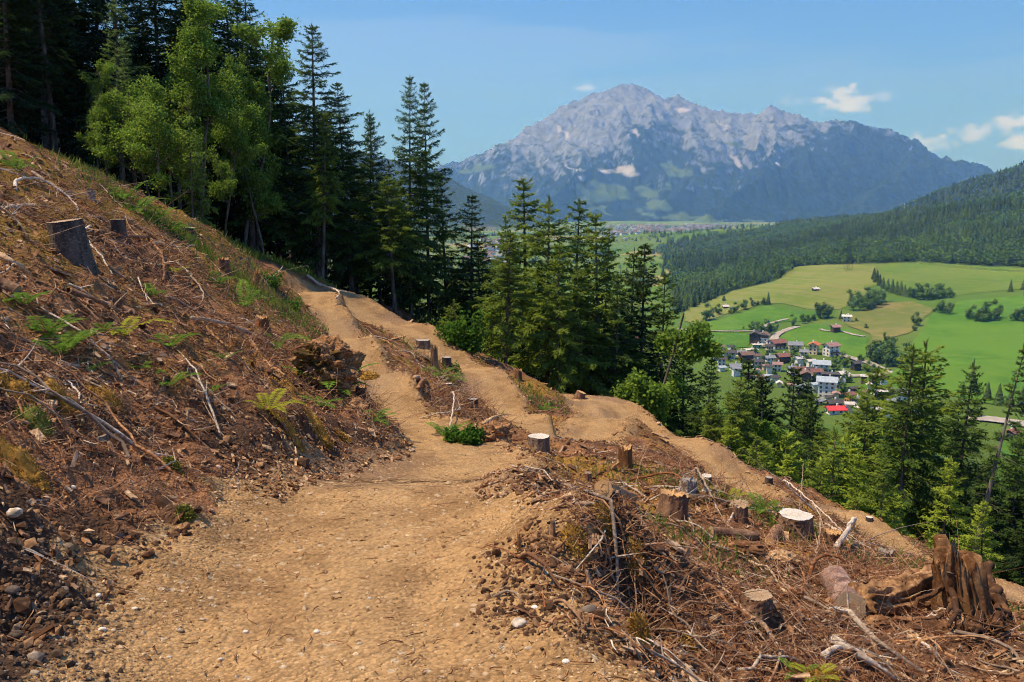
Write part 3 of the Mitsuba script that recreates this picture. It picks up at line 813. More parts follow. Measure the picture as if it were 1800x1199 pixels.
FOREST = [
    # kind, name, px, py_top, Y, width, label
    ('spruce_c', 'spruce_tree', -20, -190, 30, 1.1, 'dark spruce with a wide drooping crown at the left edge of the photo'),
    ('forest_spruce_a', 'spruce_tree', 62, -150, 31.5, 1.1, 'black shaded spruce rising out of the photo above the eroded bank at the top left'),
    ('spruce_c', 'spruce_tree', 20, -60, 36, 1.2, 'dark spruce half hidden behind the two black spruces at the top left'),
    ('spruce_b', 'spruce_tree', 112, -5, 45, .9, 'slim bluish spruce tip showing in the gap left of the broadleaf trees'),
    ('spruce_d', 'spruce_tree', 146, 2, 47, .9, 'second slim spruce tip in the sky gap left of the broadleaf trees'),
    ('larch', 'larch_tree', 190, -20, 33, 1.15, 'feathery pale green larch with a soft crown at the upper left'),
    ('larch', 'larch_tree', 218, 60, 30.5, 1.1, 'shorter feathery larch standing in front of the taller larch'),
    ('spruce_c', 'spruce_tree', 262, -150, 38, 1.0, 'dark spruce towering behind the broadleaf trees at the top of the photo'),
    ('spruce_a', 'spruce_tree', 420, -40, 40, 1.0, 'dark spruce whose tip shows above the right broadleaf crown at the top edge'),
    ('birch_a', 'birch_tree', 330, -15, 33.5, 1.0, 'tall airy broadleaf tree with bare twigs on its trunk, highest of the broadleaf trees'),
    ('birch_b', 'birch_tree', 292, -35, 36, 1.05, 'airy broadleaf tree whose crown is cut by the top edge of the photo'),
    ('birch_a', 'birch_tree', 428, 5, 41, 1.05, 'broadleaf tree behind the rounded crown, lighter at its tip'),
    ('birch_b', 'birch_tree', 405, 20, 38, 1.05, 'bright green broadleaf tree with a rounded crown against the blue sky'),
    ('birch_a', 'birch_tree', 448, 75, 37, .9, 'bluish green broadleaf crown at the right end of the broadleaf group'),
    ('open_spruce_a', 'spruce_tree', 290, 150, 30.5, .9, 'light spruce with bare lower trunk among the broadleaf trees'),
    ('spruce_b', 'spruce_tree', 440, 175, 41, .9, 'shaded spruce at the right foot of the broadleaf group'),
    ('larch', 'larch_tree', 345, 230, 29.0, .8, 'small feathery larch under the broadleaf crowns'),
    ('birch_a', 'birch_tree', 375, 90, 35, .8, 'airy broadleaf tree with bare lower twigs in front of the rounded crown'),
    ('birch_b', 'birch_tree', 175, 95, 29.5, .85, 'light green broadleaf tree at the left end of the broadleaf group'),
    ('young_beech', 'beech_tree', 245, 112, 28, 1.15, 'low bright yellow-green broadleaf tree with a domed crown above the bank'),
    ('sapling_b', 'spruce_sapling', 323, 140, 28.5, .55, 'thin young spruce with sparse level branches in front of the broadleaf trees'),
    ('spruce_b', 'spruce_tree', 160, 130, 31.5, .9, 'green spruce with sunlit branch tips beside the shaded forest corner'),
    ('spruce_a', 'spruce_tree', 545, 38, 42, 1.05, 'tall pointed spruce standing alone against the sky right of the broadleaf trees'),
    ('spruce_b', 'spruce_tree', 502, 95, 45, .85, 'thin spruce tip just left of the tall pointed spruce'),
    ('spruce_a', 'spruce_tree', 608, 138, 43, .95, 'spruce with a narrow double looking tip right of the tall pointed spruce'),
    ('spruce_d', 'spruce_tree', 641, 196, 47, .8, 'sparse thin spruce tip, left of the two low tips beside the twin spruces'),
    ('spruce_b', 'spruce_tree', 661, 186, 46, .8, 'sparse thin spruce tip, right of the two low tips beside the twin spruces'),
    ('spruce_a', 'spruce_tree', 714, 126, 44, .70, 'left and taller of the twin spruces at the middle of the forest edge'),
    ('spruce_a', 'spruce_tree', 748, 134, 45.2, .66, 'right one of the twin spruces at the middle of the forest edge'),
    ('open_spruce_a', 'spruce_tree', 690, 300, 41, 1.25, 'low sunlit yellow-green spruce at the foot of the twin spruces'),
    ('open_spruce_b', 'spruce_tree', 555, 190, 38.5, .8, 'narrow yellow-green spruce lit by the sun in front of the tall pointed spruce'),
    ('spruce_b', 'spruce_tree', 790, 302, 47, 1.0, 'dark spruce with a thin tip in front of the blue left foothill'),
    ('spruce_a', 'spruce_tree', 823, 334, 46, .95, 'green spruce reaching just left of the gap to the far valley'),
    ('open_spruce_b', 'spruce_tree', 926, 305, 44, 1.1, 'tallest spruce of the light group at the centre, left of its neighbours'),
    ('open_spruce_a', 'spruce_tree', 964, 336, 40, 1.0, 'yellow-green spruce with a thick brown trunk in the centre group'),
    ('spruce_b', 'spruce_tree', 1000, 340, 43, 1.1, 'green spruce behind the yellow-green one in the centre group'),
    ('open_spruce_b', 'spruce_tree', 1072, 366, 40, 1.0, 'slender spruce with a long bare trunk standing free over the far town'),
    ('spruce_b', 'spruce_tree', 1160, 470, 39, .9, 'green spruce behind the rounded broadleaf tree with pale leaves'),
    ('spruce_a', 'spruce_tree', 1208, 575, 40, .9, 'dark spruce right behind the rounded broadleaf tree'),
    ('open_spruce_b', 'spruce_tree', 985, 420, 37.5, .8, 'slim spruce with a bare trunk at the front of the centre group'),
    ('high_spruce', 'spruce_tree', 1050, 390, 42, .8, 'thin spruce with a high crown behind the slender free standing spruce'),
    ('high_spruce', 'spruce_tree', 905, 372, 42.5, .8, 'spruce with a long bare trunk left of the tallest spruce of the light group'),
    ('spruce_b', 'spruce_tree', 1103, 425, 43, 1.0, 'green spruce filling the gap left of the dark centre spruce'),
    ('spruce_a', 'spruce_tree', 1090, 470, 39, .85, 'lower spruce in front of the gap left of the dark centre spruce'),
    ('spruce_c', 'spruce_tree', 1136, 420, 41, .95, 'dark green spruce at the right end of the centre group'),
    ('open_spruce_a', 'spruce_tree', 885, 395, 37, 1.0, 'pale thin spruce with dry lower branches at the gap beside the trail'),
    ('open_spruce_a', 'spruce_tree', 1030, 455, 38.5, .9, 'half grown spruce between the tall spruces of the centre group'),
    ('maple', 'maple_tree', 1182, 545, 36, 1.0, 'rounded broadleaf tree with pale glinting leaves right of the centre spruces'),
    ('sapling_b', 'spruce_sapling', 800, 522, 37, 1.25, 'bushy low spruce at the edge of the upper trail arm'),
    ('sapling_a', 'spruce_sapling', 862, 520, 38, 1.0, 'young spruce with drooping branches behind the upper trail arm'),
    # lower right wood
    ('spruce_a', 'spruce_tree', 1240, 622, 36, .9, 'green spruce beside the rounded broadleaf tree, above the lower trail'),
    ('spruce_c', 'spruce_tree', 1345, 628, 46, .9, 'dark spruce below the village, left of its dark neighbours'),
    ('spruce_c', 'spruce_tree', 1383, 640, 47, 1.0, 'broad dark spruce directly below the village roofs'),
    ('spruce_c', 'spruce_tree', 1425, 672, 50, .95, 'dark spruce just left of the red roof'),
    ('spruce_a', 'spruce_tree', 1285, 688, 38, 1.0, 'green spruce just left of the sunlit spruce, lower on the slope'),
    ('spruce_c', 'spruce_tree', 1322, 662, 44, 1.0, 'dark spruce left of the dark group under the village'),
    ('spruce_c', 'spruce_tree', 1364, 655, 43, 1.0, 'dark spruce between the two dark spruces under the village'),
    ('spruce_a', 'spruce_tree', 1405, 682, 44, 1.0, 'green spruce in front of the dark group under the village'),
    ('open_spruce_b', 'spruce_tree', 1452, 752, 42, 1.1, 'light spruce with its tip just below the bright red roof'),
    ('open_spruce_c', 'spruce_tree', 1520, 690, 41, 1.0, 'loose crowned spruce right of the bright red roof'),
    ('open_spruce_a', 'spruce_tree', 1298, 652, 33, 1.05, 'sunlit spruce with a bare brown lower trunk above the lower trail'),
    ('open_spruce_b', 'spruce_tree', 1255, 700, 34, 1.1, 'light spruce with thin branches left of the bare brown trunk'),
    ('maple', 'maple_tree', 1325, 712, 34, .8, 'fresh green broadleaf sapling beside the sunlit spruce'),
    ('open_spruce_b', 'spruce_tree', 1545, 632, 45, 1.1, 'thin light spruce right of the red roof'),
    ('spruce_d', 'spruce_tree', 1570, 690, 43, 1.0, 'spruce with a loose crown right of the red roof, below the road bend'),
    ('high_spruce', 'spruce_tree', 1606, 594, 33, .95, 'spruce with a long bare trunk left of the tallest spruce on the right'),
    ('open_spruce_a', 'spruce_tree', 1645, 582, 37, 1.1, 'tallest full spruce on the right, with brownish cones at its top'),
    ('high_spruce', 'spruce_tree', 1690, 624, 34, .8, 'slim spruce with drooping branches between the tallest spruce and the leaning one'),
    ('spruce_b', 'spruce_tree', 1720, 690, 40, 1.0, 'green spruce behind the leaning pole-like spruce'),
    ('spruce_a', 'spruce_tree', 1795, 760, 33, 1.1, 'dark spruce at the right edge of the photo'),
    ('spruce_c', 'spruce_tree', 1850, 690, 34, 1.1, 'dark spruce just beyond the right edge'),
    ('forest_spruce_a', 'spruce_tree', 1750, 800, 30, 1.0, 'shaded spruce at the lower right under the leaning spruce'),
    ('sapling_a', 'spruce_sapling', 1668, 796, 25, .85, 'bright yellow-green young spruce with layered branches at the lower right'),
    ('sapling_a', 'spruce_sapling', 1738, 878, 24, .9, 'smaller bright young spruce right of the leaning trunk'),
    ('sapling_a', 'spruce_sapling', 1512, 826, 27, .9, 'young spruce with a yellow-green top behind the lower trail'),
    ('sapling_b', 'spruce_sapling', 1468, 745, 31, 1.0, 'grey-green young spruce with bare twisted lower branches'),
    ('sapling_a', 'spruce_sapling', 1400, 790, 31, 1.1, 'dense light green young spruce above the third trail arm'),
    ('sapling_b', 'spruce_sapling', 1440, 820, 29, 1.05, 'low spreading young spruce above the third trail arm'),
    ('sapling_a', 'spruce_sapling', 1385, 745, 34, 1.1, 'young spruce in the bright thicket under the dark spruces'),
    ('sapling_a', 'spruce_sapling', 1495, 752, 37, 1.0, 'young spruce directly under the red roof'),
    ('sapling_b', 'spruce_sapling', 1550, 850, 26, 1.0, 'greyish young spruce with fine twigs beside the fourth trail arm'),
    ('sapling_a', 'spruce_sapling', 1345, 765, 31, 1.0, 'young spruce at the left end of the bright thicket'),
]
for i, (kind, name, px, pt, Y, wide, lab) in enumerate(FOREST):
    if i % 2:
        kind = {'spruce_b': 'spruce_e', 'spruce_d': 'spruce_e', 'open_spruce_a': 'open_spruce_c'}.get(kind, kind)
    tree_px(kind, name, px, pt, Y, lab, spin=(i * 137.5) % 360, wide=wide)

_b = P(1690, 962, 27.0)
_t = P(1757, 588, 27.0)
plant_tree('lean_spruce', 'spruce_tree', _b[0] + .1, 27.0, _t[2] - float(gz(_b[0], 27.0)), 'thin leaning spruce with a pale bare trunk and a one sided crown', spin=0, wide=.95)


def fill_forest():
    """the trees behind the forest edge, which nothing but the dark of the wood tells apart"""
    rng = np.random.default_rng(77)
    placed = [(scene[k]['to_world'].matrix[0][3], scene[k]['to_world'].matrix[1][3]) for k in labels if scene.get(k, {}).get('type') == 'instance']
    placed = [(float(a), float(b)) for a, b in placed]

    def scatter(n, box, mind, kinds, name, label, group, hr, ok):
        done = 0
        for _ in range(n * 60):
            if done >= n:
                break
            x, y = rng.uniform(box[0], box[1]), rng.uniform(box[2], box[3])
            if not ok(x, y) or min((x - a) ** 2 + (y - b) ** 2 for a, b in placed) < mind ** 2:
                continue
            H, q = rng.uniform(*hr), 900 + F_PX * x / y
            if 1280 < q < 1600:        # the village stays in view over these
                H = min(H, ray(q, np.interp(q, [1280, 1350, 1435, 1510, 1545, 1600], [690, 690, 748, 748, 690, 690]))[2] * y - float(gz(x, y)))
                if H < 2.2:
                    continue
            placed.append((x, y))
            plant_tree(kinds[rng.integers(len(kinds))], name, x, y, H, label, group=group, spin=rng.uniform(0, 360), wide=rng.uniform(.9, 1.15))
            done += 1

    px = lambda x, y: 900 + F_PX * x / y
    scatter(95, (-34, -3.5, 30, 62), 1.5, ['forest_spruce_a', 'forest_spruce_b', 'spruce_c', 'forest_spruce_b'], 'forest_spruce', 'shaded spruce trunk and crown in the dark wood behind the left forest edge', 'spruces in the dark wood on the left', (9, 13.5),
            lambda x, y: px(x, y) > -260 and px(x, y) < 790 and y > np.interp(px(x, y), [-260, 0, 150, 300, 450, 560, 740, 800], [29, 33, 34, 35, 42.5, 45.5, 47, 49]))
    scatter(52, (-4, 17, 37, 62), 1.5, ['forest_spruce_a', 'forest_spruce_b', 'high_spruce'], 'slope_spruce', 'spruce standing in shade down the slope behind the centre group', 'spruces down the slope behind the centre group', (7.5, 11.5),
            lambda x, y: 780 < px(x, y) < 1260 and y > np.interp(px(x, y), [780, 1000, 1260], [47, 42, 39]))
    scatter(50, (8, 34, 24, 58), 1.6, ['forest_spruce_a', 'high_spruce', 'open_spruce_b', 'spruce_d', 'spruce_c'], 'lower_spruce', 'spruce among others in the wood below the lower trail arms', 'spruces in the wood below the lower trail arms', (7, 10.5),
            lambda x, y: 1250 < px(x, y) < 1950 and y > np.interp(px(x, y), [1250, 1500, 1950], [38, 34, 26]))
    scatter(26, (8, 22, 24, 40), 1.1, ['sapling_a', 'sapling_b'], 'thicket_sapling', 'bushy young tree in the bright thicket behind the third trail arm', 'young trees in the thicket behind the third trail arm', (2.2, 4.2),
            lambda x, y: 1290 < px(x, y) < 1800 and y > np.interp(px(x, y), [1290, 1500, 1800], [29, 26, 22]))
    scatter(9, (-8, 12, 33, 44), 1.2, ['sapling_b', 'sapling_a'], 'edge_sapling', 'small bushy tree on the shaded ground under the forest edge', 'small trees under the forest edge', (1.5, 3.2),
            lambda x, y: 640 < px(x, y) < 1260 and y > np.interp(px(x, y), [640, 1000, 1260], [40, 36, 33]))


fill_forest()


# ------------------------------------------------------------------ fields and roads in the valley
def _grass(c0, c1, c2, stripe=0.):
    def fn(p, n, uv):
        g = mikit.fbm(p.x / 45, p.y / 45, 0, 4)
        h = mikit.fbm(p.x / 7, p.y / 7, 0, 2)
        s = mikit.noise((p.x * .8 + p.y * .45) / 4.5, (p.y * .8 - p.x * .45) / 60)
        c = mikit.mix(c0, c1, mikit.smoothstep(.3, .7, g + .25 * (h - .5)))
        return mikit.mix(c, mi.Color3f(c2), mikit.smoothstep(.45, .75, h * .45 + stripe * 1.3 * s) * .6)
    return proc_bsdf(fn, .95)


scene['grass_bright'] = _grass([.050, .130, .010], [.075, .160, .014], [.095, .165, .022], .3)
scene['grass_mown'] = _grass([.105, .150, .022], [.140, .165, .034], [.175, .170, .055], .5)
scene['grass_rough'] = _grass([.10, .125, .025], [.16, .145, .045], [.20, .155, .07], .3)
scene['grass_mid'] = _grass([.075, .140, .016], [.10, .150, .022], [.12, .150, .03], .4)
scene['road_surface'] = proc_bsdf(lambda p, n, uv: mikit.mix([.24, .215, .18], [.34, .31, .27], mikit.noise(p.x / 3, p.y / 3)), .9)


def drape(pix, bsdf, name, label, lift, step=9.):
    """a sheet over the ground inside an outline"""
    from shapely.geometry import Polygon, Point
    import shapely
    w = np.array([drop_far(*q) for q in pix])[:, :2]
    poly = Polygon(w).buffer(0)
    poly = poly.buffer(14).buffer(-14)
    if poly.geom_type != 'Polygon':
        poly = max(poly.geoms, key=lambda g: g.area)
    ring = np.array(poly.exterior.segmentize(step).coords)[:-1]
    n = meshkit.fbm(np.c_[ring / 25, 0 * ring[:, 0]], 3, 5) - .5
    ring = ring + 5 * np.c_[n, -n]
    poly = Polygon(ring).buffer(0)
    x0, y0, x1, y1 = poly.bounds
    gx, gy = np.meshgrid(np.arange(x0, x1, step), np.arange(y0, y1, step))
    ip = np.c_[gx.ravel(), gy.ravel()]
    ip = ip[shapely.contains_xy(poly.buffer(-step * .4), ip[:, 0], ip[:, 1])]
    pts = np.vstack([ring, ip])
    f = Delaunay(pts).simplices
    c = pts[f].mean(1)
    f = f[shapely.contains_xy(poly, c[:, 0], c[:, 1])]
    a, b, cc = pts[f[:, 0]], pts[f[:, 1]], pts[f[:, 2]]
    flip = (b[:, 0] - a[:, 0]) * (cc[:, 1] - a[:, 1]) - (b[:, 1] - a[:, 1]) * (cc[:, 0] - a[:, 0]) < 0
    f[flip] = f[flip][:, ::-1]
    z = valley(pts[:, 0], pts[:, 1]) + lift
    key = number(name)
    put(key, (np.c_[pts, z], f), bsdf, smooth=True)
    tag(key, label, kind='structure')


def ribbon(pix, width, bsdf, name, label, lift):
    w = np.array([drop_far(*q) for q in pix])[:, :2]
    s = np.r_[0, np.cumsum(np.linalg.norm(np.diff(w, axis=0), axis=1))]
    from scipy.interpolate import PchipInterpolator
    c = PchipInterpolator(s, w)(np.linspace(0, s[-1], int(s[-1] / 4) + 2))
    t = np.gradient(c, axis=0)
    t /= np.linalg.norm(t, axis=1, keepdims=True)
    nn = np.c_[-t[:, 1], t[:, 0]]
    k = np.stack([c - nn * width / 2, c, c + nn * width / 2], 1).reshape(-1, 2)
    zc = valley(c[:, 0], c[:, 1])
    z = np.repeat(zc, 3) + lift + np.tile([0, .05, 0], len(c))
    key = number(name)
    put(key, (np.c_[k, z], grid_faces(3, len(c))), bsdf, smooth=True)
    tag(key, label, kind='structure')


drape([(1205, 540), (1290, 512), (1360, 496), (1402, 469), (1500, 466), (1540, 468), (1541, 500), (1508, 530), (1475, 545), (1420, 545), (1370, 533), (1350, 532), (1280, 552), (1222, 570), (1205, 565)], 'grass_mown', 'meadow', 'sunlit yellow-green mown meadow on the dome beside the wood', .5)
drape([(1545, 468), (1620, 463), (1700, 468), (1900, 474), (1900, 505), (1790, 510), (1660, 521), (1605, 523), (1560, 500)], 'grass_mid', 'meadow', 'long green meadow under the forested slope at the upper right', .5)
drape([(1215, 582), (1222, 574), (1285, 556), (1352, 538), (1400, 548), (1470, 548), (1462, 558), (1420, 566), (1380, 567), (1330, 581), (1280, 582)], 'grass_bright', 'meadow', 'bright green strip of meadow below the row of trees', .5)
drape([(1215, 586), (1330, 586), (1322, 600), (1318, 612), (1250, 616), (1215, 618)], 'grass_bright', 'meadow', 'bright green meadow left of the village under the farm track', .5)
drape([(1362, 600), (1385, 582), (1430, 571), (1450, 572), (1500, 582), (1528, 596), (1526, 628), (1515, 634), (1480, 624), (1430, 612)], 'grass_bright', 'meadow', 'bright green meadow above the village roofs', .5)
drape([(1470, 560), (1500, 552), (1545, 535), (1605, 530), (1640, 545), (1600, 585), (1540, 605), (1530, 588), (1495, 575)], 'grass_rough', 'meadow', 'rough brownish pasture between the hedge and the big meadow', .55)
drape([(1612, 590), (1645, 548), (1690, 530), (1900, 512), (1900, 720), (1760, 715), (1640, 690), (1560, 705), (1490, 700), (1530, 662), (1560, 655), (1590, 640)], 'grass_bright', 'meadow', 'wide bright green meadow on the right behind the slim spruces', .5)
drape([(1765, 775), (1900, 775), (1900, 870), (1740, 870)], 'grass_bright', 'meadow', 'small bright meadow behind the spruces at the right edge', .5)
ribbon([(1190, 580), (1228, 582.5), (1280, 584), (1330, 584), (1350, 572), (1385, 562)], 3.5, 'road_surface', 'road', 'pale farm track crossing the meadow left of the village', .95)
ribbon([(1345, 612), (1358, 600), (1368, 588), (1390, 579), (1402, 576)], 6, 'road_surface', 'road', 'pale gravel road leaving the village uphill', .95)
ribbon([(1442, 581), (1455, 584), (1475, 584), (1500, 590), (1520, 594)], 4, 'road_surface', 'path', 'pale dirt lane past the small farmhouse', 1.0)
ribbon([(1462, 618), (1476, 625), (1505, 634), (1530, 641), (1552, 650), (1558, 657), (1540, 662), (1505, 663), (1478, 664)], 7, 'road_surface', 'road', 'white road bending sharply at the right end of the village', .95)
ribbon([(1700, 736), (1750, 741), (1800, 749), (1880, 760)], 12, 'road_surface', 'road', 'wide valley road seen between the trunks at the right', .95)

# ------------------------------------------------------------------ the woods and trees of the valley
scene['far_conifer_leaf'] = proc_bsdf(lambda p, n, uv: mikit.mix(mikit.mix([.022, .046, .015], [.064, .108, .027], uv.y), mi.Color3f(.10, .155, .033), mikit.smoothstep(.55, .75, mikit.noise(p.x / 60, p.y / 60)) * .5) * (.55 + .9 * mikit.noise(p.x / 10, p.y / 10)), .95)
scene['far_broad_leaf'] = proc_bsdf(lambda p, n, uv: mikit.mix(mikit.mix([.050, .105, .026], [.155, .245, .048], uv.y), mi.Color3f(.10, .175, .042), mikit.noise(p.x / 25, p.y / 25)) * (.65 + .7 * mikit.noise(p.x / 11 + 7, p.y / 11)), .95)


def far_conifer(seed, tiers=9, spikes=9):
    """12 m high, ragged tiers of drooping boughs"""
    rng = np.random.default_rng(seed)
    mb = MB()
    for k in range(tiers):
        t = k / tiers
        z = 1.2 + 10.6 * t
        R = 2.5 * (1 - t) ** .85 + .2
        a = rng.uniform(0, 6.28) + np.arange(spikes) * 6.283 / spikes + rng.normal(0, .2, spikes)
        r = R * rng.uniform(.65, 1.2, spikes)
        tip = np.c_[np.cos(a) * r, np.sin(a) * r, z - .5 * r + rng.normal(0, .15, spikes)]
        top = np.array([0, 0, z + 1.7])
        w = .55 * R
        l = tip * [.55, .55, 1] + np.c_[-np.sin(a) * w, np.cos(a) * w, .3 * r]
        m = tip * [.55, .55, 1] - np.c_[-np.sin(a) * w, np.cos(a) * w, -.3 * r]
        v = np.stack([np.tile(top, (spikes, 1)), l, tip, m], 1).reshape(-1, 3)
        i = np.arange(spikes)[:, None] * 4
        mb.add(v, np.vstack([i + [[0, 1, 2]], i + [[0, 2, 3]]]), np.repeat(np.c_[np.full(spikes, t), rng.random(spikes)], 4, 0))
    return mb


def far_broad(seed, n=130, tall=1.0):
    """10 m high crown of leaf clumps round some limbs"""
    rng = np.random.default_rng(seed)
    mb = MB()
    c = rng.normal(0, 1, (9, 3)) * [1.5, 1.5, 1.7 * tall] + [0, 0, 5.2]
    k = rng.integers(0, 9, n)
    d = rng.normal(0, 1, (n, 3))
    d /= np.linalg.norm(d, axis=1, keepdims=True)
    p = c[k] + d * rng.uniform(.5, 2.1, (n, 1))
    u = np.cross(d, rng.normal(0, 1, (n, 3)))
    u /= np.linalg.norm(u, axis=1, keepdims=True)
    w = np.cross(d, u)
    s = rng.uniform(.5, 1.0, (n, 1)) * min(1, (200 / n) ** .4)
    v = np.stack([p + u * s, p + w * s + d * .2, p - u * s, p - w * s + d * .2], 1).reshape(-1, 3)
    i = np.arange(n)[:, None] * 4
    mb.add(v, np.vstack([i + [[0, 1, 2]], i + [[0, 2, 3]]]), np.repeat(np.c_[np.ones(n), rng.random(n)], 4, 0))
    return mb


for i in range(3):
    m = far_conifer(100 + i)
    scene[f'proto_wood_conifer_{i}'] = {'type': 'shapegroup', 'tree': mikit.ply(m.mesh(), 'far_conifer_leaf', uv=m.uv())}
    m = far_broad(110 + i, 70)
    scene[f'proto_wood_broad_{i}'] = {'type': 'shapegroup', 'tree': mikit.ply(m.mesh(), 'far_broad_leaf', uv=m.uv())}
for i in range(2):
    m, t = far_conifer(120 + i, 14, 12), MB()
    t.tube([[0, 0, -1], [0, 0, 11.5]], [.28, .03], 6)
    scene[f'proto_field_conifer_{i}'] = {'type': 'shapegroup', 'trunk': mikit.ply(t.mesh(), 'bark'), 'crown': mikit.ply(m.mesh(), 'far_conifer_leaf', uv=m.uv())}
for i in range(3):
    m, t = far_broad(130 + i, 700), MB()
    t.tube([[0, 0, -1], [0.1, 0, 3], [0, .2, 6]], [.3, .25, .1], 6).tube([[.1, 0, 3], [1.2, .4, 6]], [.18, .05], 5).tube([[.1, 0, 2.8], [-1.1, -.5, 5.6]], [.18, .05], 5)
    scene[f'proto_field_broad_{i}'] = {'type': 'shapegroup', 'trunk': mikit.ply(t.mesh(), 'bark'), 'crown': mikit.ply(m.mesh(), 'far_broad_leaf', uv=m.uv())}


def inst(key, proto_name, p, s, spin, wide=1.0):
    scene[key] = {'type': 'instance', 'shapegroup': {'type': 'ref', 'id': proto_name}, 'to_world': T().translate(np.asarray(p, float).tolist()).rotate([0, 0, 1], float(spin)).scale([s * wide, s * wide, s])}


def woods():
    rng = np.random.default_rng(5)
    xs, ys, big = [], [], []
    y = 780.
    while y < 3100:
        step = 6.6 + max(0, y - 1200) / 210
        x = np.arange(.10 * y, .66 * y, step)
        xs.append(x + rng.uniform(-.5, .5, len(x)) * step)
        ys.append(y + rng.uniform(-.5, .5, len(x)) * step)
        y += step
    x, y = np.concatenate(xs), np.concatenate(ys)
    z = valley(x, y)
    k = rng.random(len(x)) < FOREST_MASK(x, y, z) * 1.25 - .12
    x, y, z = x[k], y[k], z[k]
    # copses along the valley floor
    cx, cy = [], []
    for _ in range(70):
        Y = rng.uniform(1250, 5200)
        X = rng.uniform(-.13, .26) * Y
        n = rng.integers(10, 42)
        a = rng.uniform(-.5, .5)
        L = rng.uniform(30, 130) * (1 + Y / 4000)
        t = rng.uniform(-1, 1, n) * L
        cx.append(X + t * math.cos(a) + rng.normal(0, 9, n))
        cy.append(Y + t * math.sin(a) + rng.normal(0, 14, n))
    cx, cy = np.concatenate(cx), np.concatenate(cy)
    cz = valley(cx, cy)
    con = meshkit.fbm(np.stack([x / 160, y / 160, 0 * x], -1), 3, 71) + .10 * smooth01(-110, -40, z) + rng.normal(0, .09, len(x)) > .56
    n0 = len(x)
    x, y, z, con = np.r_[x, cx], np.r_[y, cy], np.r_[z, cz], np.r_[con, rng.random(len(cx)) < .3]
    for i in range(len(x)):
        far = y[i] > 1900
        h = rng.uniform(.55, 1.45) * (1.1 if con[i] else 1.0)
        inst('forest' if i == 0 else f'forest__{i:05d}', f"proto_wood_{'conifer' if con[i] else 'broad'}_{rng.integers(3)}", (x[i], y[i], z[i] - .5), h, rng.uniform(0, 360), (1.35 if far else 1.12))
    tag('forest', 'far mixed woods covering the hills on the right and the valley floor', 'forest', kind='stuff')


woods()

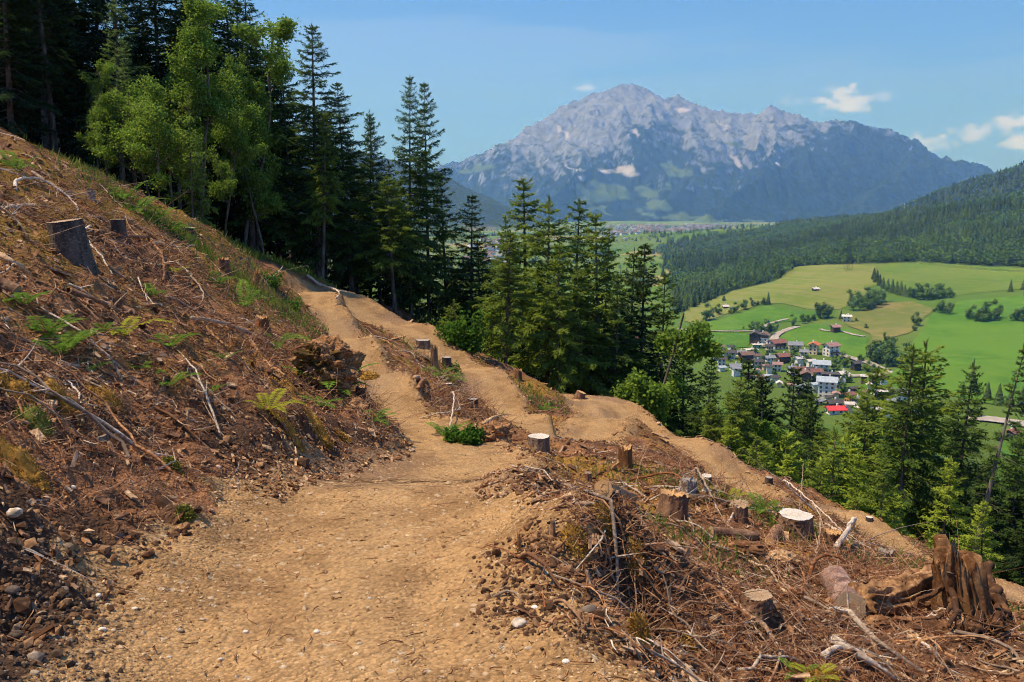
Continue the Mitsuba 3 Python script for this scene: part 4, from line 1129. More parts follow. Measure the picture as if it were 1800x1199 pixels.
FIELD_TREES = [
    # px, py of the foot, height px, kind, label, group
    (1242, 563, 25, 'b', 'round broadleaf tree at the left end of the tree row in the meadow'), (1253, 559, 8, 'b', 'small bush right of the first round tree of the row'),
    (1263, 554, 17, 'b', 'broadleaf tree left of the white hay hut'), (1284, 552, 12, 'b', 'low bush right of the white hay hut'), (1291, 550, 16, 'b', 'broadleaf tree second from the white hay hut'),
    (1308, 544, 18, 'b', 'widest broadleaf tree in the middle of the meadow row'), (1322, 539, 13, 'b', 'small broadleaf tree in the right half of the meadow row'), (1332, 538, 10, 'b', 'smallest tree of the meadow row'),
    (1342, 537, 15, 'b', 'broadleaf tree left of the tallest tree of the row'), (1350, 536, 23, 'c', 'tall dark tree at the right end of the meadow row'), (1272, 530, 11, 'b', 'lone bush above the tree row at the wood edge'),
    (1204, 547, 14, 'b', 'lone tree in the meadow by the wood at the left'),
    (1440, 561, 24, 'b', 'left tree of the tall clump above the farm lane'), (1448, 560, 29, 'b', 'middle tree of the tall clump above the farm lane'), (1456, 559, 24, 'b', 'right tree of the tall clump above the farm lane'),
    (1430, 564, 13, 'b', 'low tree at the left foot of the tall clump'), (1420, 567, 15, 'b', 'broadleaf tree in the row along the lane, right of centre'), (1411, 569, 18, 'b', 'broadleaf tree in the row along the lane, left of centre'), (1393, 573, 18, 'b', 'dark tree at the top of the village road'),
    (1478, 562, 18, 'c', 'dark pointed tree beside the farm with the pale roof'), (1505, 566, 8, 'b', 'bush right of the farm with the pale roof'), (1522, 578, 10, 'b', 'bush in the garden of the lower farmhouse'),
    (1307, 579, 6, 'b', 'tiny bush beside the farm track'), (1322, 580, 17, 'b', 'leftmost tree of the clump at the village road'), (1331, 586, 22, 'b', 'front tree of the clump at the village road'), (1342, 590, 25, 'b', 'largest tree of the clump at the village road'),
    (1352, 589, 23, 'b', 'right tree of the clump at the village road'), (1362, 583, 16, 'b', 'small tree closing the clump at the village road'),
    (1764, 512, 0, 'x', ''), (1776, 513, 22, 'c', 'single dark conifer in the upper right meadow'), (1799, 510, 22, 'c', 'second single conifer at the right edge of the photo'),
    (1654, 552, 25, 'b', 'left tree of the pair in the right meadow'), (1668, 553, 22, 'b', 'right tree of the pair in the right meadow'), (1643, 549, 8, 'b', 'little bush left of the pair in the right meadow'),
    (1611, 574, 22, 'b', 'slim tree on the pasture border'), (1608, 582, 12, 'b', 'bush below the slim tree on the pasture border'),
    (1703, 563, 22, 'b', 'leftmost tree of the dark clump in the right meadow'), (1714, 565, 24, 'b', 'second tree of the dark clump in the right meadow'), (1726, 567, 26, 'b', 'middle tree of the dark clump in the right meadow'), (1739, 566, 30, 'b', 'tallest tree of the dark clump in the right meadow'), (1750, 561, 28, 'b', 'rightmost tree of the dark clump in the right meadow'),
    (1786, 565, 24, 'b', 'left tree of the clump cut by the right edge'), (1797, 567, 27, 'b', 'tree of the clump cut by the right edge'),
    (1532, 636, 33, 'b', 'left tree of the big dark clump behind the road bend'), (1545, 640, 36, 'b', 'front tree of the big dark clump behind the road bend'), (1559, 645, 34, 'b', 'second front tree of the big dark clump behind the road bend'), (1573, 646, 38, 'b', 'broad tree of the big dark clump behind the road bend'), (1588, 641, 34, 'b', 'right tree of the big dark clump behind the road bend'), (1550, 622, 25, 'b', 'rear tree of the big dark clump behind the road bend'), (1568, 612, 22, 'b', 'uppermost small tree over the big dark clump'), (1557, 600, 14, 'b', 'shrub in the rough pasture above the big dark clump'),
    (1402, 642, 27, 'b', 'tree in the garden between the red and the grey roof'), (1412, 655, 22, 'c', 'dark tree in front of the grey hipped roof'), (1395, 650, 16, 'b', 'garden tree under the red roof'), (1466, 650, 22, 'b', 'tree right of the grey hipped roof'), (1474, 640, 20, 'b', 'tree between the white house and the dark chalet'), (1484, 645, 22, 'b', 'tree left of the dark chalet'), (1512, 637, 16, 'b', 'tree behind the dark chalet'),
    (1525, 655, 18, 'b', 'bushy tree right of the dark chalet'), (1535, 657, 19, 'b', 'bushy tree inside the road bend'), (1490, 674, 20, 'b', 'tree right of the long flat roof'), (1478, 684, 22, 'b', 'tree beside the pale four storey building'), (1483, 694, 20, 'b', 'tree in front of the pale four storey building'), (1290, 618, 10, 'b', 'bush behind the roofs at the left end of the village'), (1348, 628, 14, 'b', 'garden tree under the chalet with the dormers'), (1360, 634, 10, 'b', 'garden bush left of the red roof'),
    (1422, 640, 14, 'b', 'garden tree under the orange roof'), (1340, 640, 16, 'b', 'garden tree right of the dark brown roof'), (1625, 700, 22, 'c', 'dark conifer behind the slim spruces'), (1710, 690, 40, 'c', 'conifer standing beyond the leaning trunk'), (1735, 705, 36, 'c', 'dark conifer at the road right of the leaning trunk'), (1755, 712, 40, 'c', 'tall conifer at the valley road'), (1775, 715, 34, 'c', 'conifer at the valley road near the right edge'), (1795, 716, 38, 'c', 'last conifer at the valley road by the right edge'), (1690, 700, 20, 'b', 'bush by the valley road'), (1715, 735, 22, 'b', 'broad bush in front of the valley road'), (1755, 775, 20, 'b', 'bush left of the red barn'),
]
_rs = np.random.default_rng(88)
for (a, b, h, k, lab) in FIELD_TREES:
    if k == 'x':
        continue
    p = drop_far(a, b)
    key = number('field_conifer' if k == 'c' else 'field_tree')
    inst(key, f"proto_field_{'conifer' if k == 'c' else 'broad'}_{_rs.integers(2)}", p - [0, 0, .3], h * p[1] / F_PX / (12 if k == 'c' else 9), _rs.uniform(0, 360), _rs.uniform(.9, 1.15) * (1.2 if k == 'c' else 1))
    tag(key, lab, 'bush' if ('bush' in lab or 'shrub' in lab) else 'tree')
HEDGE = [(1497, 536), (1507, 535), (1518, 537), (1530, 538), (1541, 533), (1551, 530), (1500, 546), (1512, 547), (1524, 545), (1536, 542), (1545, 538)]
for (a, b) in HEDGE:
    p = drop_far(a, b)
    key = number('hedge_tree')
    inst(key, f'proto_field_broad_{_rs.integers(3)}', p, _rs.uniform(22, 28) * p[1] / F_PX / 9, _rs.uniform(0, 360))
    tag(key, 'broadleaf tree in the thick hedge between the two upper meadows', 'tree', 'broadleaf trees of the thick hedge')
for (a, b, h) in [(1536, 492, 22), (1541, 497, 24), (1546, 503, 22), (1552, 508, 22), (1560, 513, 24), (1568, 515, 25), (1576, 517, 24), (1583, 519, 26), (1590, 521, 22), (1597, 523, 20)]:
    p = drop_far(a, b)
    key = number('hedge_conifer')
    inst(key, f'proto_field_conifer_{_rs.integers(2)}', p - [0, 0, .4], h * p[1] / F_PX / 12, _rs.uniform(0, 360), 1.35)
    tag(key, 'dark conifer in the diagonal row running down the upper meadow', 'tree', 'conifers of the diagonal row')
for (a, b) in [(1606, 524), (1614, 527), (1623, 528), (1632, 527), (1641, 526), (1650, 525), (1659, 524), (1668, 523), (1627, 524), (1645, 523)]:
    p = drop_far(a, b)
    key = number('hedge_bush')
    inst(key, f'proto_field_broad_{_rs.integers(3)}', p, _rs.uniform(17, 22) * p[1] / F_PX / 9, _rs.uniform(0, 360), 1.2)
    tag(key, 'dense tree of the hedge that runs to the right from the diagonal row', 'tree', 'trees of the hedge to the right')

# ------------------------------------------------------------------ houses
for name, c in (('roof_dark', (.075, .07, .07)), ('roof_brown', (.17, .115, .09)), ('roof_red', (.22, .105, .085)), ('roof_orange', (.42, .15, .08)), ('roof_bright_red', (.62, .06, .07)), ('roof_grey', (.22, .24, .27)), ('roof_blue', (.36, .43, .50)),
                ('roof_pink', (.30, .19, .17)), ('roof_white', (.55, .52, .48)), ('wall_white', (.72, .70, .66)), ('wall_cream', (.66, .52, .33)), ('wall_wood', (.14, .075, .045)), ('wall_dark_wood', (.06, .045, .035)), ('wall_orange', (.65, .33, .12)), ('wall_pale_green', (.18, .38, .33))):
    def _fn(p, n, uv, c=c):
        return mi.Color3f(c) * (.82 + .36 * mikit.noise(p.x * .9, p.y * .9, p.z * 2.2))
    scene[name] = proc_bsdf(_fn, .8)
scene['window_glass'] = {'type': 'principled', 'base_color': {'type': 'rgb', 'value': [.05, .06, .075]}, 'roughness': .15, 'specular': .6}
scene['metal'] = {'type': 'principled', 'base_color': {'type': 'rgb', 'value': [.45, .46, .47]}, 'roughness': .6, 'metallic': .1}


def gable(w, d, h, rise, over=1.3, th=.3):
    """walls (with gables at the ends of the x axis ridge) and a two sided roof"""
    wl = MB()
    a = np.array([[-w, -d, -2], [w, -d, -2], [w, d, -2], [-w, d, -2], [-w, -d, h], [w, -d, h], [w, d, h], [-w, d, h], [-w, 0, h + rise], [w, 0, h + rise]])
    wl.add(a, np.array([[0, 1, 5], [0, 5, 4], [1, 2, 6], [1, 6, 5], [2, 3, 7], [2, 7, 6], [3, 0, 4], [3, 4, 7], [4, 8, 7], [5, 6, 9]]))
    rf = MB()
    sl = rise / d
    e = d + over
    for s in (-1, 1):
        v = []
        for dz in (0.05, th):
            v += [[-w - over, s * e, h + rise - sl * e + dz], [w + over, s * e, h + rise - sl * e + dz], [w + over, 0, h + rise + dz], [-w - over, 0, h + rise + dz]]
        rf.add(v, np.array([[0, 3, 2, 1], [4, 5, 6, 7], [0, 1, 5, 4], [1, 2, 6, 5], [2, 3, 7, 6], [3, 0, 4, 7]]))
    return wl, rf


def house(px, py, w_px, roof, wall, label, yaw, aspect=.8, floors=2, name='house', upper=None, pitch=.46, balcony=True, cat='house'):
    p = drop_far(px, py)
    W = w_px * (.76 if w_px > 14 else 1) * p[1] / F_PX
    w, d = W / 2, W * aspect / 2
    h = 2.45 * floors + .5
    key = number(name)
    wl, rf = gable(w, d, h, d * pitch)
    M = T().translate(p.tolist()).rotate([0, 0, 1], yaw)
    sh = lambda m, b: mikit.ply(m.mesh(), b, to_world=M)
    scene[key + '__wall'] = sh(wl, wall)
    scene[key + '__roof'] = sh(rf, roof)
    if upper:
        u = MB()
        u.box([0, 0, h - 1.2], [w + .06, d + .06, 1.15])
        scene[key + '__upper_wall'] = sh(u, upper)
    c = MB()
    c.box([w * .3, d * .3, h + d * pitch * .8 + .6], [.4, .4, 1.0])
    scene[key + '__roof__chimney'] = sh(c, 'wall_white')
    win = mikit.ply(MB().box([0, 0, 0], [.62, .06, .72]).mesh(), 'window_glass')
    k = 0
    for f in range(floors):
        z = 1.5 + 2.5 * f
        for side in range(4):
            L = w if side % 2 == 0 else d
            off = (d if side % 2 == 0 else w) + (.06 if upper and f == floors - 1 else 0)
            n = max(2, int(L * 2 / 3.1))
            for i in range(n):
                u = -L + (i + .5) * 2 * L / n
                wk = key + '__window' + ('' if k == 0 else f'_{k:03d}')
                scene[wk] = {**win, 'to_world': M.rotate([0, 0, 1], 90 * side).translate([u, -off - .02, z])}
                k += 1
    if balcony and floors > 1:
        b = MB()
        b.box([0, -d - .65, 2.6], [w * .9, .6, .09]).box([0, -d - 1.22, 3.05], [w * .9, .05, .42])
        scene[key + '__balcony'] = sh(b, 'wall_wood')
    tag(key, label, cat)


HOUSES = [
    (1244, 622, 19, 'roof_pink', 'wall_white', 'house with a faded pink-brown roof at the far left of the village', 20, .8, 2, None),
    (1279, 631, 32, 'roof_dark', 'wall_white', 'long white house under a dark grey roof at the left end of the village', -12, .5, 2, None),
    (1311, 635, 28, 'roof_brown', 'wall_wood', 'dark brown chalet next to the long white house', 15, .7, 2, 'wall_dark_wood'),
    (1292, 650, 24, 'roof_grey', 'wall_white', 'low house with a blue-grey roof in front of the dark brown chalet', 10, .7, 1, None),
    (1327, 604, 24, 'roof_dark', 'wall_wood', 'left wing of the big inn with dark roof and brown gable', 70, 1.0, 3, 'wall_dark_wood'),
    (1342, 605, 22, 'roof_brown', 'wall_white', 'right wing of the big inn with white walls and brown roof', 65, 1.0, 3, 'wall_wood'),
    (1331, 612, 18, 'roof_white', 'wall_pale_green', 'pale green annex with a flat light roof in front of the inn', 0, .5, 1, None),
    (1320, 621, 24, 'roof_white', 'wall_white', 'flat light roofed hall below the inn', 10, .5, 1, None),
    (1366, 613, 32, 'roof_red', 'wall_white', 'white chalet with a red-brown roof beside the village road', 18, .75, 2, 'wall_wood'),
    (1397, 617, 27, 'roof_grey', 'wall_cream', 'house with a slate grey roof right of the red-brown one', -10, .75, 2, None),
    (1430, 623, 23, 'roof_orange', 'wall_cream', 'yellow house with an orange roof at the meadow edge', 60, .8, 3, None),
    (1460, 625, 30, 'roof_pink', 'wall_white', 'white house with balconies and a rosy brown roof at the road', 25, .75, 3, None),
    (1376, 638, 28, 'roof_red', 'wall_wood', 'chalet with a red roof among garden trees', 15, .7, 2, None),
    (1443, 652, 33, 'roof_blue', 'wall_white', 'wide house with a low blue-grey hipped looking roof', -15, .8, 2, None),
    (1504, 651, 18, 'roof_dark', 'wall_dark_wood', 'small dark wooden chalet near the road bend', 20, .8, 2, None),
    (1404, 662, 20, 'roof_red', 'wall_cream', 'small house with a red roof behind the dark spruces', 15, .8, 2, None),
    (1417, 670, 26, 'roof_brown', 'wall_wood', 'brown roofed chalet between two red roofs', 75, .8, 2, None),
    (1433, 666, 22, 'roof_red', 'wall_white', 'red roofed house left of the long dark roof', 10, .8, 2, None),
    (1458, 671, 34, 'roof_dark', 'wall_wood', 'long building with a dark almost flat roof and brown walls', -12, .6, 2, None),
    (1411, 686, 18, 'roof_blue', 'wall_white', 'small pale blue roof showing between the dark spruces', 10, .8, 1, None),
    (1452, 698, 38, 'roof_blue', 'wall_white', 'pale four storey building with a light blue roof', -20, .85, 4, None),
    (1466, 715, 30, 'roof_dark', 'wall_wood', 'dark roofed house right behind the bright red roof', 10, .6, 1, None),
    (1468, 727, 37, 'roof_bright_red', 'wall_white', 'low hall with a bright red roof below the village', 5, .6, 1, None),
    (1492, 708, 16, 'roof_red', 'wall_orange', 'small orange house right of the pale four storey building', 30, .9, 2, None),
    (1584, 704, 26, 'roof_grey', 'wall_white', 'grey roofed house seen between the trunks on the right', -10, .7, 2, None),
    (1545, 702, 20, 'roof_white', 'wall_white', 'pale house half hidden behind the thin light spruce', 12, .8, 2, None),
    (1120, 604, 22, 'roof_red', 'wall_white', 'red roofed white house glimpsed through the centre spruces', 25, .8, 2, None),
    (1145, 612, 20, 'roof_pink', 'wall_white', 'rosy roofed house glimpsed right of the dark centre spruce', -15, .8, 2, None),
    (1488, 566, 17, 'roof_white', 'wall_white', 'farm with a pale roof above the lane', -20, .6, 2, None),
    (1468, 585, 13, 'roof_pink', 'wall_wood', 'small farmhouse with white ground floor on the lane', 10, .8, 2, None),
    (1257, 634, 15, 'roof_grey', 'wall_white', 'small grey roofed house left of the long white house', 10, .8, 2, None),
    (1268, 643, 17, 'roof_dark', 'wall_white', 'dark roofed white house in front of the long white house', -8, .8, 2, None),
    (1302, 626, 13, 'roof_grey', 'wall_white', 'tiny grey roofed house behind the dark brown chalet', 15, .8, 1, None),
    (1352, 620, 15, 'roof_dark', 'wall_cream', 'dark roofed house between the inn and the red-brown chalet', 20, .8, 2, None),
    (1412, 630, 15, 'roof_grey', 'wall_white', 'small grey house below the slate roofed one', -10, .8, 2, None),
    (1352, 641, 18, 'roof_grey', 'wall_white', 'white house with a grey roof left of the red roof among trees', 12, .7, 2, None),
    (1330, 648, 19, 'roof_dark', 'wall_white', 'white house with a dark roof at the front edge of the village', 8, .7, 2, None),
    (1366, 653, 16, 'roof_pink', 'wall_white', 'rosy roofed house in front of the red roof among trees', -12, .8, 2, None),
    (1391, 660, 15, 'roof_grey', 'wall_white', 'grey roofed house partly behind the dark spruces', 18, .8, 2, None),
    (1425, 656, 14, 'roof_dark', 'wall_white', 'small dark roofed house left under the wide blue-grey roof', 5, .8, 1, None),
    (1481, 670, 13, 'roof_white', 'wall_white', 'small white house at the right end of the long dark roof', 15, .9, 2, None),
    (1475, 683, 15, 'roof_grey', 'wall_white', 'grey roofed house behind the pale four storey building', -15, .8, 2, None),
    (1438, 712, 17, 'roof_grey', 'wall_white', 'grey roofed house in front of the pale four storey building', 10, .7, 1, None),
    (1507, 716, 16, 'roof_grey', 'wall_white', 'grey roofed house right of the small orange house', 20, .8, 2, None),
    (1528, 716, 17, 'roof_dark', 'wall_white', 'dark roofed white house behind the thin light spruce', -10, .8, 2, None),
    (1562, 720, 20, 'roof_grey', 'wall_white', 'long grey roofed house low between the slim trunks', 8, .6, 2, None),
    (1610, 722, 18, 'roof_white', 'wall_white', 'pale roofed house behind the tallest spruce on the right', -5, .8, 2, None),
]
for (a, b, w, rf, wl, lab, yaw, asp, fl, up) in HOUSES:
    house(a, b, w, rf, wl, lab, yaw, asp, fl, upper=up, pitch=.12 if 'flat' in lab else .46, balcony=fl > 1 and 'wood' in wl + str(up) or 'balcon' in lab)
house(1433, 512, 9, 'roof_white', 'wall_dark_wood', 'lone wooden hay barn in the middle of the mown meadow', 15, .7, 1, name='barn', cat='barn')
house(1275, 543, 8, 'roof_white', 'wall_dark_wood', 'little hay hut with a white roof in the meadow tree row', 10, .8, 1, name='barn', cat='barn')
house(1778, 768, 20, 'roof_red', 'wall_dark_wood', 'dark barn with a red roof at the right edge behind the trees', 35, .8, 1, name='barn', cat='barn')


_rv = np.random.default_rng(404)
_n = 0
while _n < 30:
    a, b = _rv.uniform(1250, 1500), _rv.uniform(615, 720)
    if b < 600 + .28 * (a - 1250) - 4 or b > 640 + .42 * (a - 1250):
        continue
    p = drop_far(a, b)
    key = number('garden_tree')
    inst(key, f'proto_field_broad_{_rv.integers(3)}', p, _rv.uniform(8, 17) * p[1] / F_PX / 9, _rv.uniform(0, 360))
    tag(key, 'broadleaf tree in one of the gardens between the village houses', 'tree', 'garden trees of the village')
    _n += 1


def distant_town():
    rng = np.random.default_rng(9)
    mbs = {'wall_white': MB(), 'roof_brown': MB(), 'roof_grey': MB()}
    spots = []
    for (px, py, sx, sy, n) in ((1160, 408, 75, 9, 300), (1240, 402, 55, 6, 120), (1110, 398, 45, 7, 110), (870, 440, 35, 16, 45), (1080, 420, 40, 10, 90), (1290, 395, 30, 4, 40)):
        for _ in range(n):
            spots.append((px + rng.normal(0, .55) * sx, py + rng.normal(0, .55) * sy))
    for a, b in spots:
        if b < 393 and a < 1000:
            continue
        r = ray(a, b)
        Y = (-120 + .0238 * 500 ) / (r[2] + .0238) if r[2] < -.03 else None
        if Y is None or not 1800 < Y < 6000:
            continue
        x, y = r[0] * Y, Y
        z = float(valley(np.array([x]), np.array([y]))[0])
        w = rng.uniform(6, 11)
        wl, rf = gable(w, w * rng.uniform(.5, .9), rng.uniform(5, 9), w * .25)
        R = rotz(rng.uniform(0, 3.14))
        mbs['wall_white'].add(np.vstack(wl.v) @ R.T + [x, y, z], np.vstack(wl.f))
        mbs[rng.choice(['roof_brown', 'roof_grey', 'roof_brown'])].add(np.vstack(rf.v) @ R.T + [x, y, z], np.vstack(rf.f))
    for k, (b, m) in enumerate(mbs.items()):
        put('distant_town' + ('' if k == 0 else f'__{k:03d}'), m.mesh(), b)
    tag('distant_town', 'far town of tiny white houses spread over the valley floor', 'town', kind='stuff')


distant_town()

# a slim church tower in the far town
_p = drop_far(1040, 412, 1500, 6000)
_m = MB().box([0, 0, 9], [2.6, 2.6, 11])
scene['church_tower__wall'] = mikit.ply(_m.mesh(), 'wall_white', to_world=T().translate(_p.tolist()))
_m = MB().tube([[0, 0, 20], [0, 0, 22], [0, 0, 34]], [3.4, 2.4, .1], 8)
scene['church_tower__roof'] = mikit.ply(_m.mesh(), 'roof_dark', to_world=T().translate(_p.tolist()))
tag('church_tower', 'slim white church tower with a pointed roof in the far town', 'church tower')


def small_houses():
    rng = np.random.default_rng(515)
    done, n, looks = [], 0, {}
    for _ in range(900):
        if n >= 34:
            break
        a, b = rng.uniform(1232, 1570), rng.uniform(615, 735)
        c = 624 + .30 * (a - 1250)
        if abs(b - c) > 22 + .05 * (a - 1232) or any(abs(a - u) < 11 and abs(b - v) < 6 for u, v in done) or any(abs(a - h_[0]) < 14 and abs(b - h_[1]) < 8 for h_ in HOUSES):
            continue
        done.append((a, b))
        p = drop_far(a, b)
        w = rng.uniform(8, 13) * p[1] / F_PX / 2
        key = number('village_house')
        wl, rf = gable(w, w * rng.uniform(.6, .85), rng.choice([3.2, 5.4]), w * .35, 1.0)
        M = T().translate(p.tolist()).rotate([0, 0, 1], float(rng.choice([-12, 10, 22, 75])))
        scene[key + '__wall'] = mikit.ply(wl.mesh(), ('wall_white', 'wall_white', 'wall_cream', 'wall_wood')[(i1 := rng.integers(4))], to_world=M)
        scene[key + '__roof'] = mikit.ply(rf.mesh(), ('roof_grey', 'roof_dark', 'roof_white', 'roof_pink', 'roof_brown', 'roof_blue')[(i2 := rng.integers(6))], to_world=M)
        look = ('white', 'white', 'cream', 'brown')[i1] + ' house with a ' + ('grey', 'dark', 'pale', 'rosy', 'brown', 'light blue')[i2] + ' roof'
        looks.setdefault(look, []).append((a, key))
        n += 1
    for look, v in looks.items():
        for i, (_, key) in enumerate(sorted(v)):
            tag(key, f"small {look}{', ' + ('first', 'second', 'third', 'fourth', 'fifth', 'sixth', 'seventh')[i] + ' such from the left' if len(v) > 1 else ' in the village'}", 'house', 'small houses of the village')


small_houses()

# ------------------------------------------------------------------ power line
def pylon(key, p, H, yaw):
    m = MB()
    w = H * .085
    q = lambda x, y, t: [x * w * (1 - .86 * t), y * w * (1 - .86 * t), H * t]
    r = .12
    lv = np.linspace(0, .95, 8)
    for x, y in ((-1, -1), (1, -1), (1, 1), (-1, 1)):
        m.tube([q(x, y, 0), q(x, y, 1)], [r * 1.3, r], 4)
    cs = ((-1, -1), (1, -1), (1, 1), (-1, 1))
    for a, b in zip(cs, cs[1:] + cs[:1]):
        for t0, t1 in zip(lv[:-1], lv[1:]):
            m.tube([q(*a, t0), q(*b, t1)], r * .6, 3).tube([q(*b, t0), q(*a, t1)], r * .6, 3)
    scene[key + '__tower'] = mikit.ply(m.mesh(), 'metal', to_world=T().translate(p.tolist()).rotate([0, 0, 1], yaw))
    tips = []
    for k, (t, L) in enumerate(((.62, .17), (.77, .22), (.91, .13))):
        a = MB()
        for s in (-1, 1):
            a.tube([[0, 0, H * t + H * .03], [s * L * H, 0, H * t]], r * .7, 4).tube([[0, 0, H * t - H * .015], [s * L * H, 0, H * t]], r * .7, 4)
            tips.append(p + rotz(math.radians(yaw)) @ [s * L * H, 0, H * t - 1.5])
            a.tube([[s * L * H, 0, H * t], [s * L * H, 0, H * t - 1.5]], .12, 4)
        scene[key + '__arm' + ('' if k == 0 else f'_{k:03d}')] = mikit.ply(a.mesh(), 'metal', to_world=T().translate(p.tolist()).rotate([0, 0, 1], yaw))
    tips.append(p + [0, 0, H])
    return tips


_pa, _pb, _pc = drop_far(1491, 477), drop_far(2120, 520), drop_far(1180, 515)
_ta = pylon('pylon', _pa, 42, 15)
tag('pylon', 'grey lattice pylon at the upper edge of the mown meadow', 'pylon')
_tb = pylon('pylon_001', _pb, 40, 15)
tag('pylon_001', 'next pylon of the power line outside the right edge', 'pylon')
_tc = pylon('pylon_002', np.array([_pc[0] * 1.7, _pc[1] * 1.75, _pc[2] - 8]), 40, 15)
tag('pylon_002', 'pylon of the power line down in the woods towards the far town', 'pylon')
for i, (a, b, c) in enumerate(zip(_ta, _tb, _tc)):
    for j, (u, v, sag) in enumerate(((a, b, 12), (c, a, 14))):
        s = np.linspace(0, 1, 30)[:, None]
        key = number('power_line')
        put(key, MB().tube(u + (v - u) * s - [0, 0, 1] * (4 * s * (1 - s)) * sag * (.6 if i == 6 else 1), .07 if j else .11, 4).mesh(), 'metal')
        tag(key, ('thin wire of the power line hanging between the pylon and the right edge' if j == 0 else 'thin wire of the power line running left over the woods from the pylon'), 'wire', 'wires of the power line to the right' if j == 0 else 'wires of the power line to the left')

_p = drop_far(1589, 372, 900, 3000)
_m = MB().tube([[0, 0, 0], [0, 0, 24]], [.5, .3], 6).box([0, 0, 23], [1.1, 1.1, 2.2])
put('transmitter_mast', _m.mesh(), 'wall_white', to_world=T().translate(_p.tolist()))
tag('transmitter_mast', 'tiny pale mast rising out of the wood on the hilltop', 'mast')


# ------------------------------------------------------------------ things on the cleared slope
def _mat(c0, c1, c2, fx=10., fz=3., grit=60., rough=.92, bump=.004):
    """dead wood, stone and the like; uv.x = random per piece"""
    def fn(p, n, uv):
        f = mikit.fbm(p.x * fx, p.y * fx, p.z * fz, 3)
        g = mikit.noise(p.x * grit, p.y * grit, p.z * grit)
        return mikit.mix(mikit.mix(c0, c1, mikit.smoothstep(.25, .75, f + .5 * (uv.x - .5))), mi.Color3f(c2), mikit.smoothstep(.5, .8, uv.x * .55 + .45 * g)) * (.75 + .5 * g)
    return proc_bsdf(fn, rough)


scene['dead_wood'] = _mat([.14, .072, .040], [.31, .185, .108], [.44, .33, .23])
scene['brush_wood'] = _mat([.15, .062, .032], [.32, .155, .078], [.44, .31, .20])
scene['grey_wood'] = _mat([.20, .15, .11], [.40, .325, .25], [.54, .47, .39])
scene['red_wood'] = _mat([.19, .075, .032], [.36, .165, .075], [.44, .26, .13])
scene['litter_wood'] = _mat([.11, .047, .024], [.26, .115, .052], [.40, .235, .125])
scene['chip_wood'] = _mat([.16, .075, .035], [.36, .195, .095], [.50, .36, .22])
scene['stump_bark'] = _mat([.045, .036, .030], [.13, .105, .088], [.20, .17, .145], 14, 3)
scene['stump_bark_warm'] = _mat([.11, .060, .038], [.27, .16, .098], [.33, .24, .17], 14, 3)
scene['stump_bark_pale'] = _mat([.13, .090, .068], [.33, .25, .19], [.48, .42, .36], 9, 4)
scene['log_bark'] = _mat([.12, .070, .055], [.27, .175, .14], [.40, .36, .34], 7, 7)
scene['rotten_wood'] = _mat([.13, .060, .026], [.36, .205, .095], [.47, .32, .18], 16, 3)
scene['dark_rotten'] = _mat([.06, .030, .016], [.20, .100, .045], [.36, .20, .095], 12, 4)
scene['moss_dark'] = _mat([.06, .04, .012], [.20, .115, .028], [.26, .16, .045], 9, 9)
scene['stone'] = _mat([.23, .175, .115], [.44, .36, .26], [.60, .56, .50], 12, 12)
scene['gravel_stone'] = _mat([.20, .120, .055], [.40, .26, .130], [.52, .40, .26], 20, 20)
scene['pale_stone'] = _mat([.50, .46, .40], [.66, .62, .56], [.72, .70, .66], 12, 12)
scene['grey_stone'] = _mat([.10, .08, .065], [.21, .17, .135], [.29, .24, .195], 9, 9)
scene['rubble_stone'] = _mat([.065, .042, .028], [.16, .105, .066], [.31, .23, .15], 14, 14)
scene['clod_soil'] = _mat([.055, .030, .017], [.17, .085, .042], [.26, .155, .080], 14, 14)
scene['moss_fuzz'] = _mat([.24, .130, .025], [.42, .235, .045], [.46, .31, .08], 6, 6)
scene['green_moss_fuzz'] = _mat([.11, .125, .022], [.24, .23, .035], [.32, .28, .055], 6, 6)
scene['fern_leaf'] = _leaf([.085, .18, .028], [.19, .33, .045], [.15, .27, .04], .42)
scene['fern_yellow'] = _leaf([.26, .31, .03], [.44, .45, .05], [.36, .38, .05], .42)
scene['grass_blade'] = _leaf([.10, .17, .028], [.21, .28, .055], [.28, .27, .09], .38)
scene['bush_leaf'] = _leaf([.045, .115, .018], [.100, .210, .028], [.07, .17, .025], .40)


def _cut(c_in, c_out, tone):
    def fn(p, n, uv):
        r = uv.x
        ring = mikit.noise(r * 22 + .5 * mikit.noise(p.x * 14, p.y * 14), 0, 0) - .9 * mikit.smoothstep(.80, .9, mikit.noise(uv.y * 17, r * .7, 3))
        c = mikit.mix(c_in, c_out, r)
        return c * (.70 + .45 * ring + .14 * mikit.noise(p.x * 70, p.y * 70, 0)) * tone
    return proc_bsdf(fn, .85)


scene['cut_pale'] = _cut([.50, .44, .36], [.60, .57, .52], 1.0)
scene['cut_brown'] = _cut([.30, .20, .12], [.40, .30, .20], 1.0)
scene['cut_orange'] = _cut([.52, .32, .14], [.50, .30, .14], 1.0)
scene['cut_grey'] = _cut([.27, .24, .21], [.34, .31, .28], 1.0)

# a finer table of the ground close by
_fx, _fy = np.arange(-8, 9.01, .036), np.arange(1.4, 13.01, .036)
_fine = RegularGridInterpolator((_fy, _fx), ground(*np.meshgrid(_fx, _fy)), bounds_error=False, fill_value=None)


def gz(x, y):
    x, y = np.asarray(x, float), np.asarray(y, float)
    q = np.stack([y, x], -1)
    near = (x > -8) & (x < 9) & (y > 1.4) & (y < 13)
    return np.where(near, _fine(q), _table(q))


def gnormal(x, y, e=.15):
    n = np.stack([gz(x - e, y) - gz(x + e, y), gz(x, y - e) - gz(x, y + e), np.full(np.shape(x), 2 * e)], -1)
    return n / np.linalg.norm(n, axis=-1, keepdims=True)


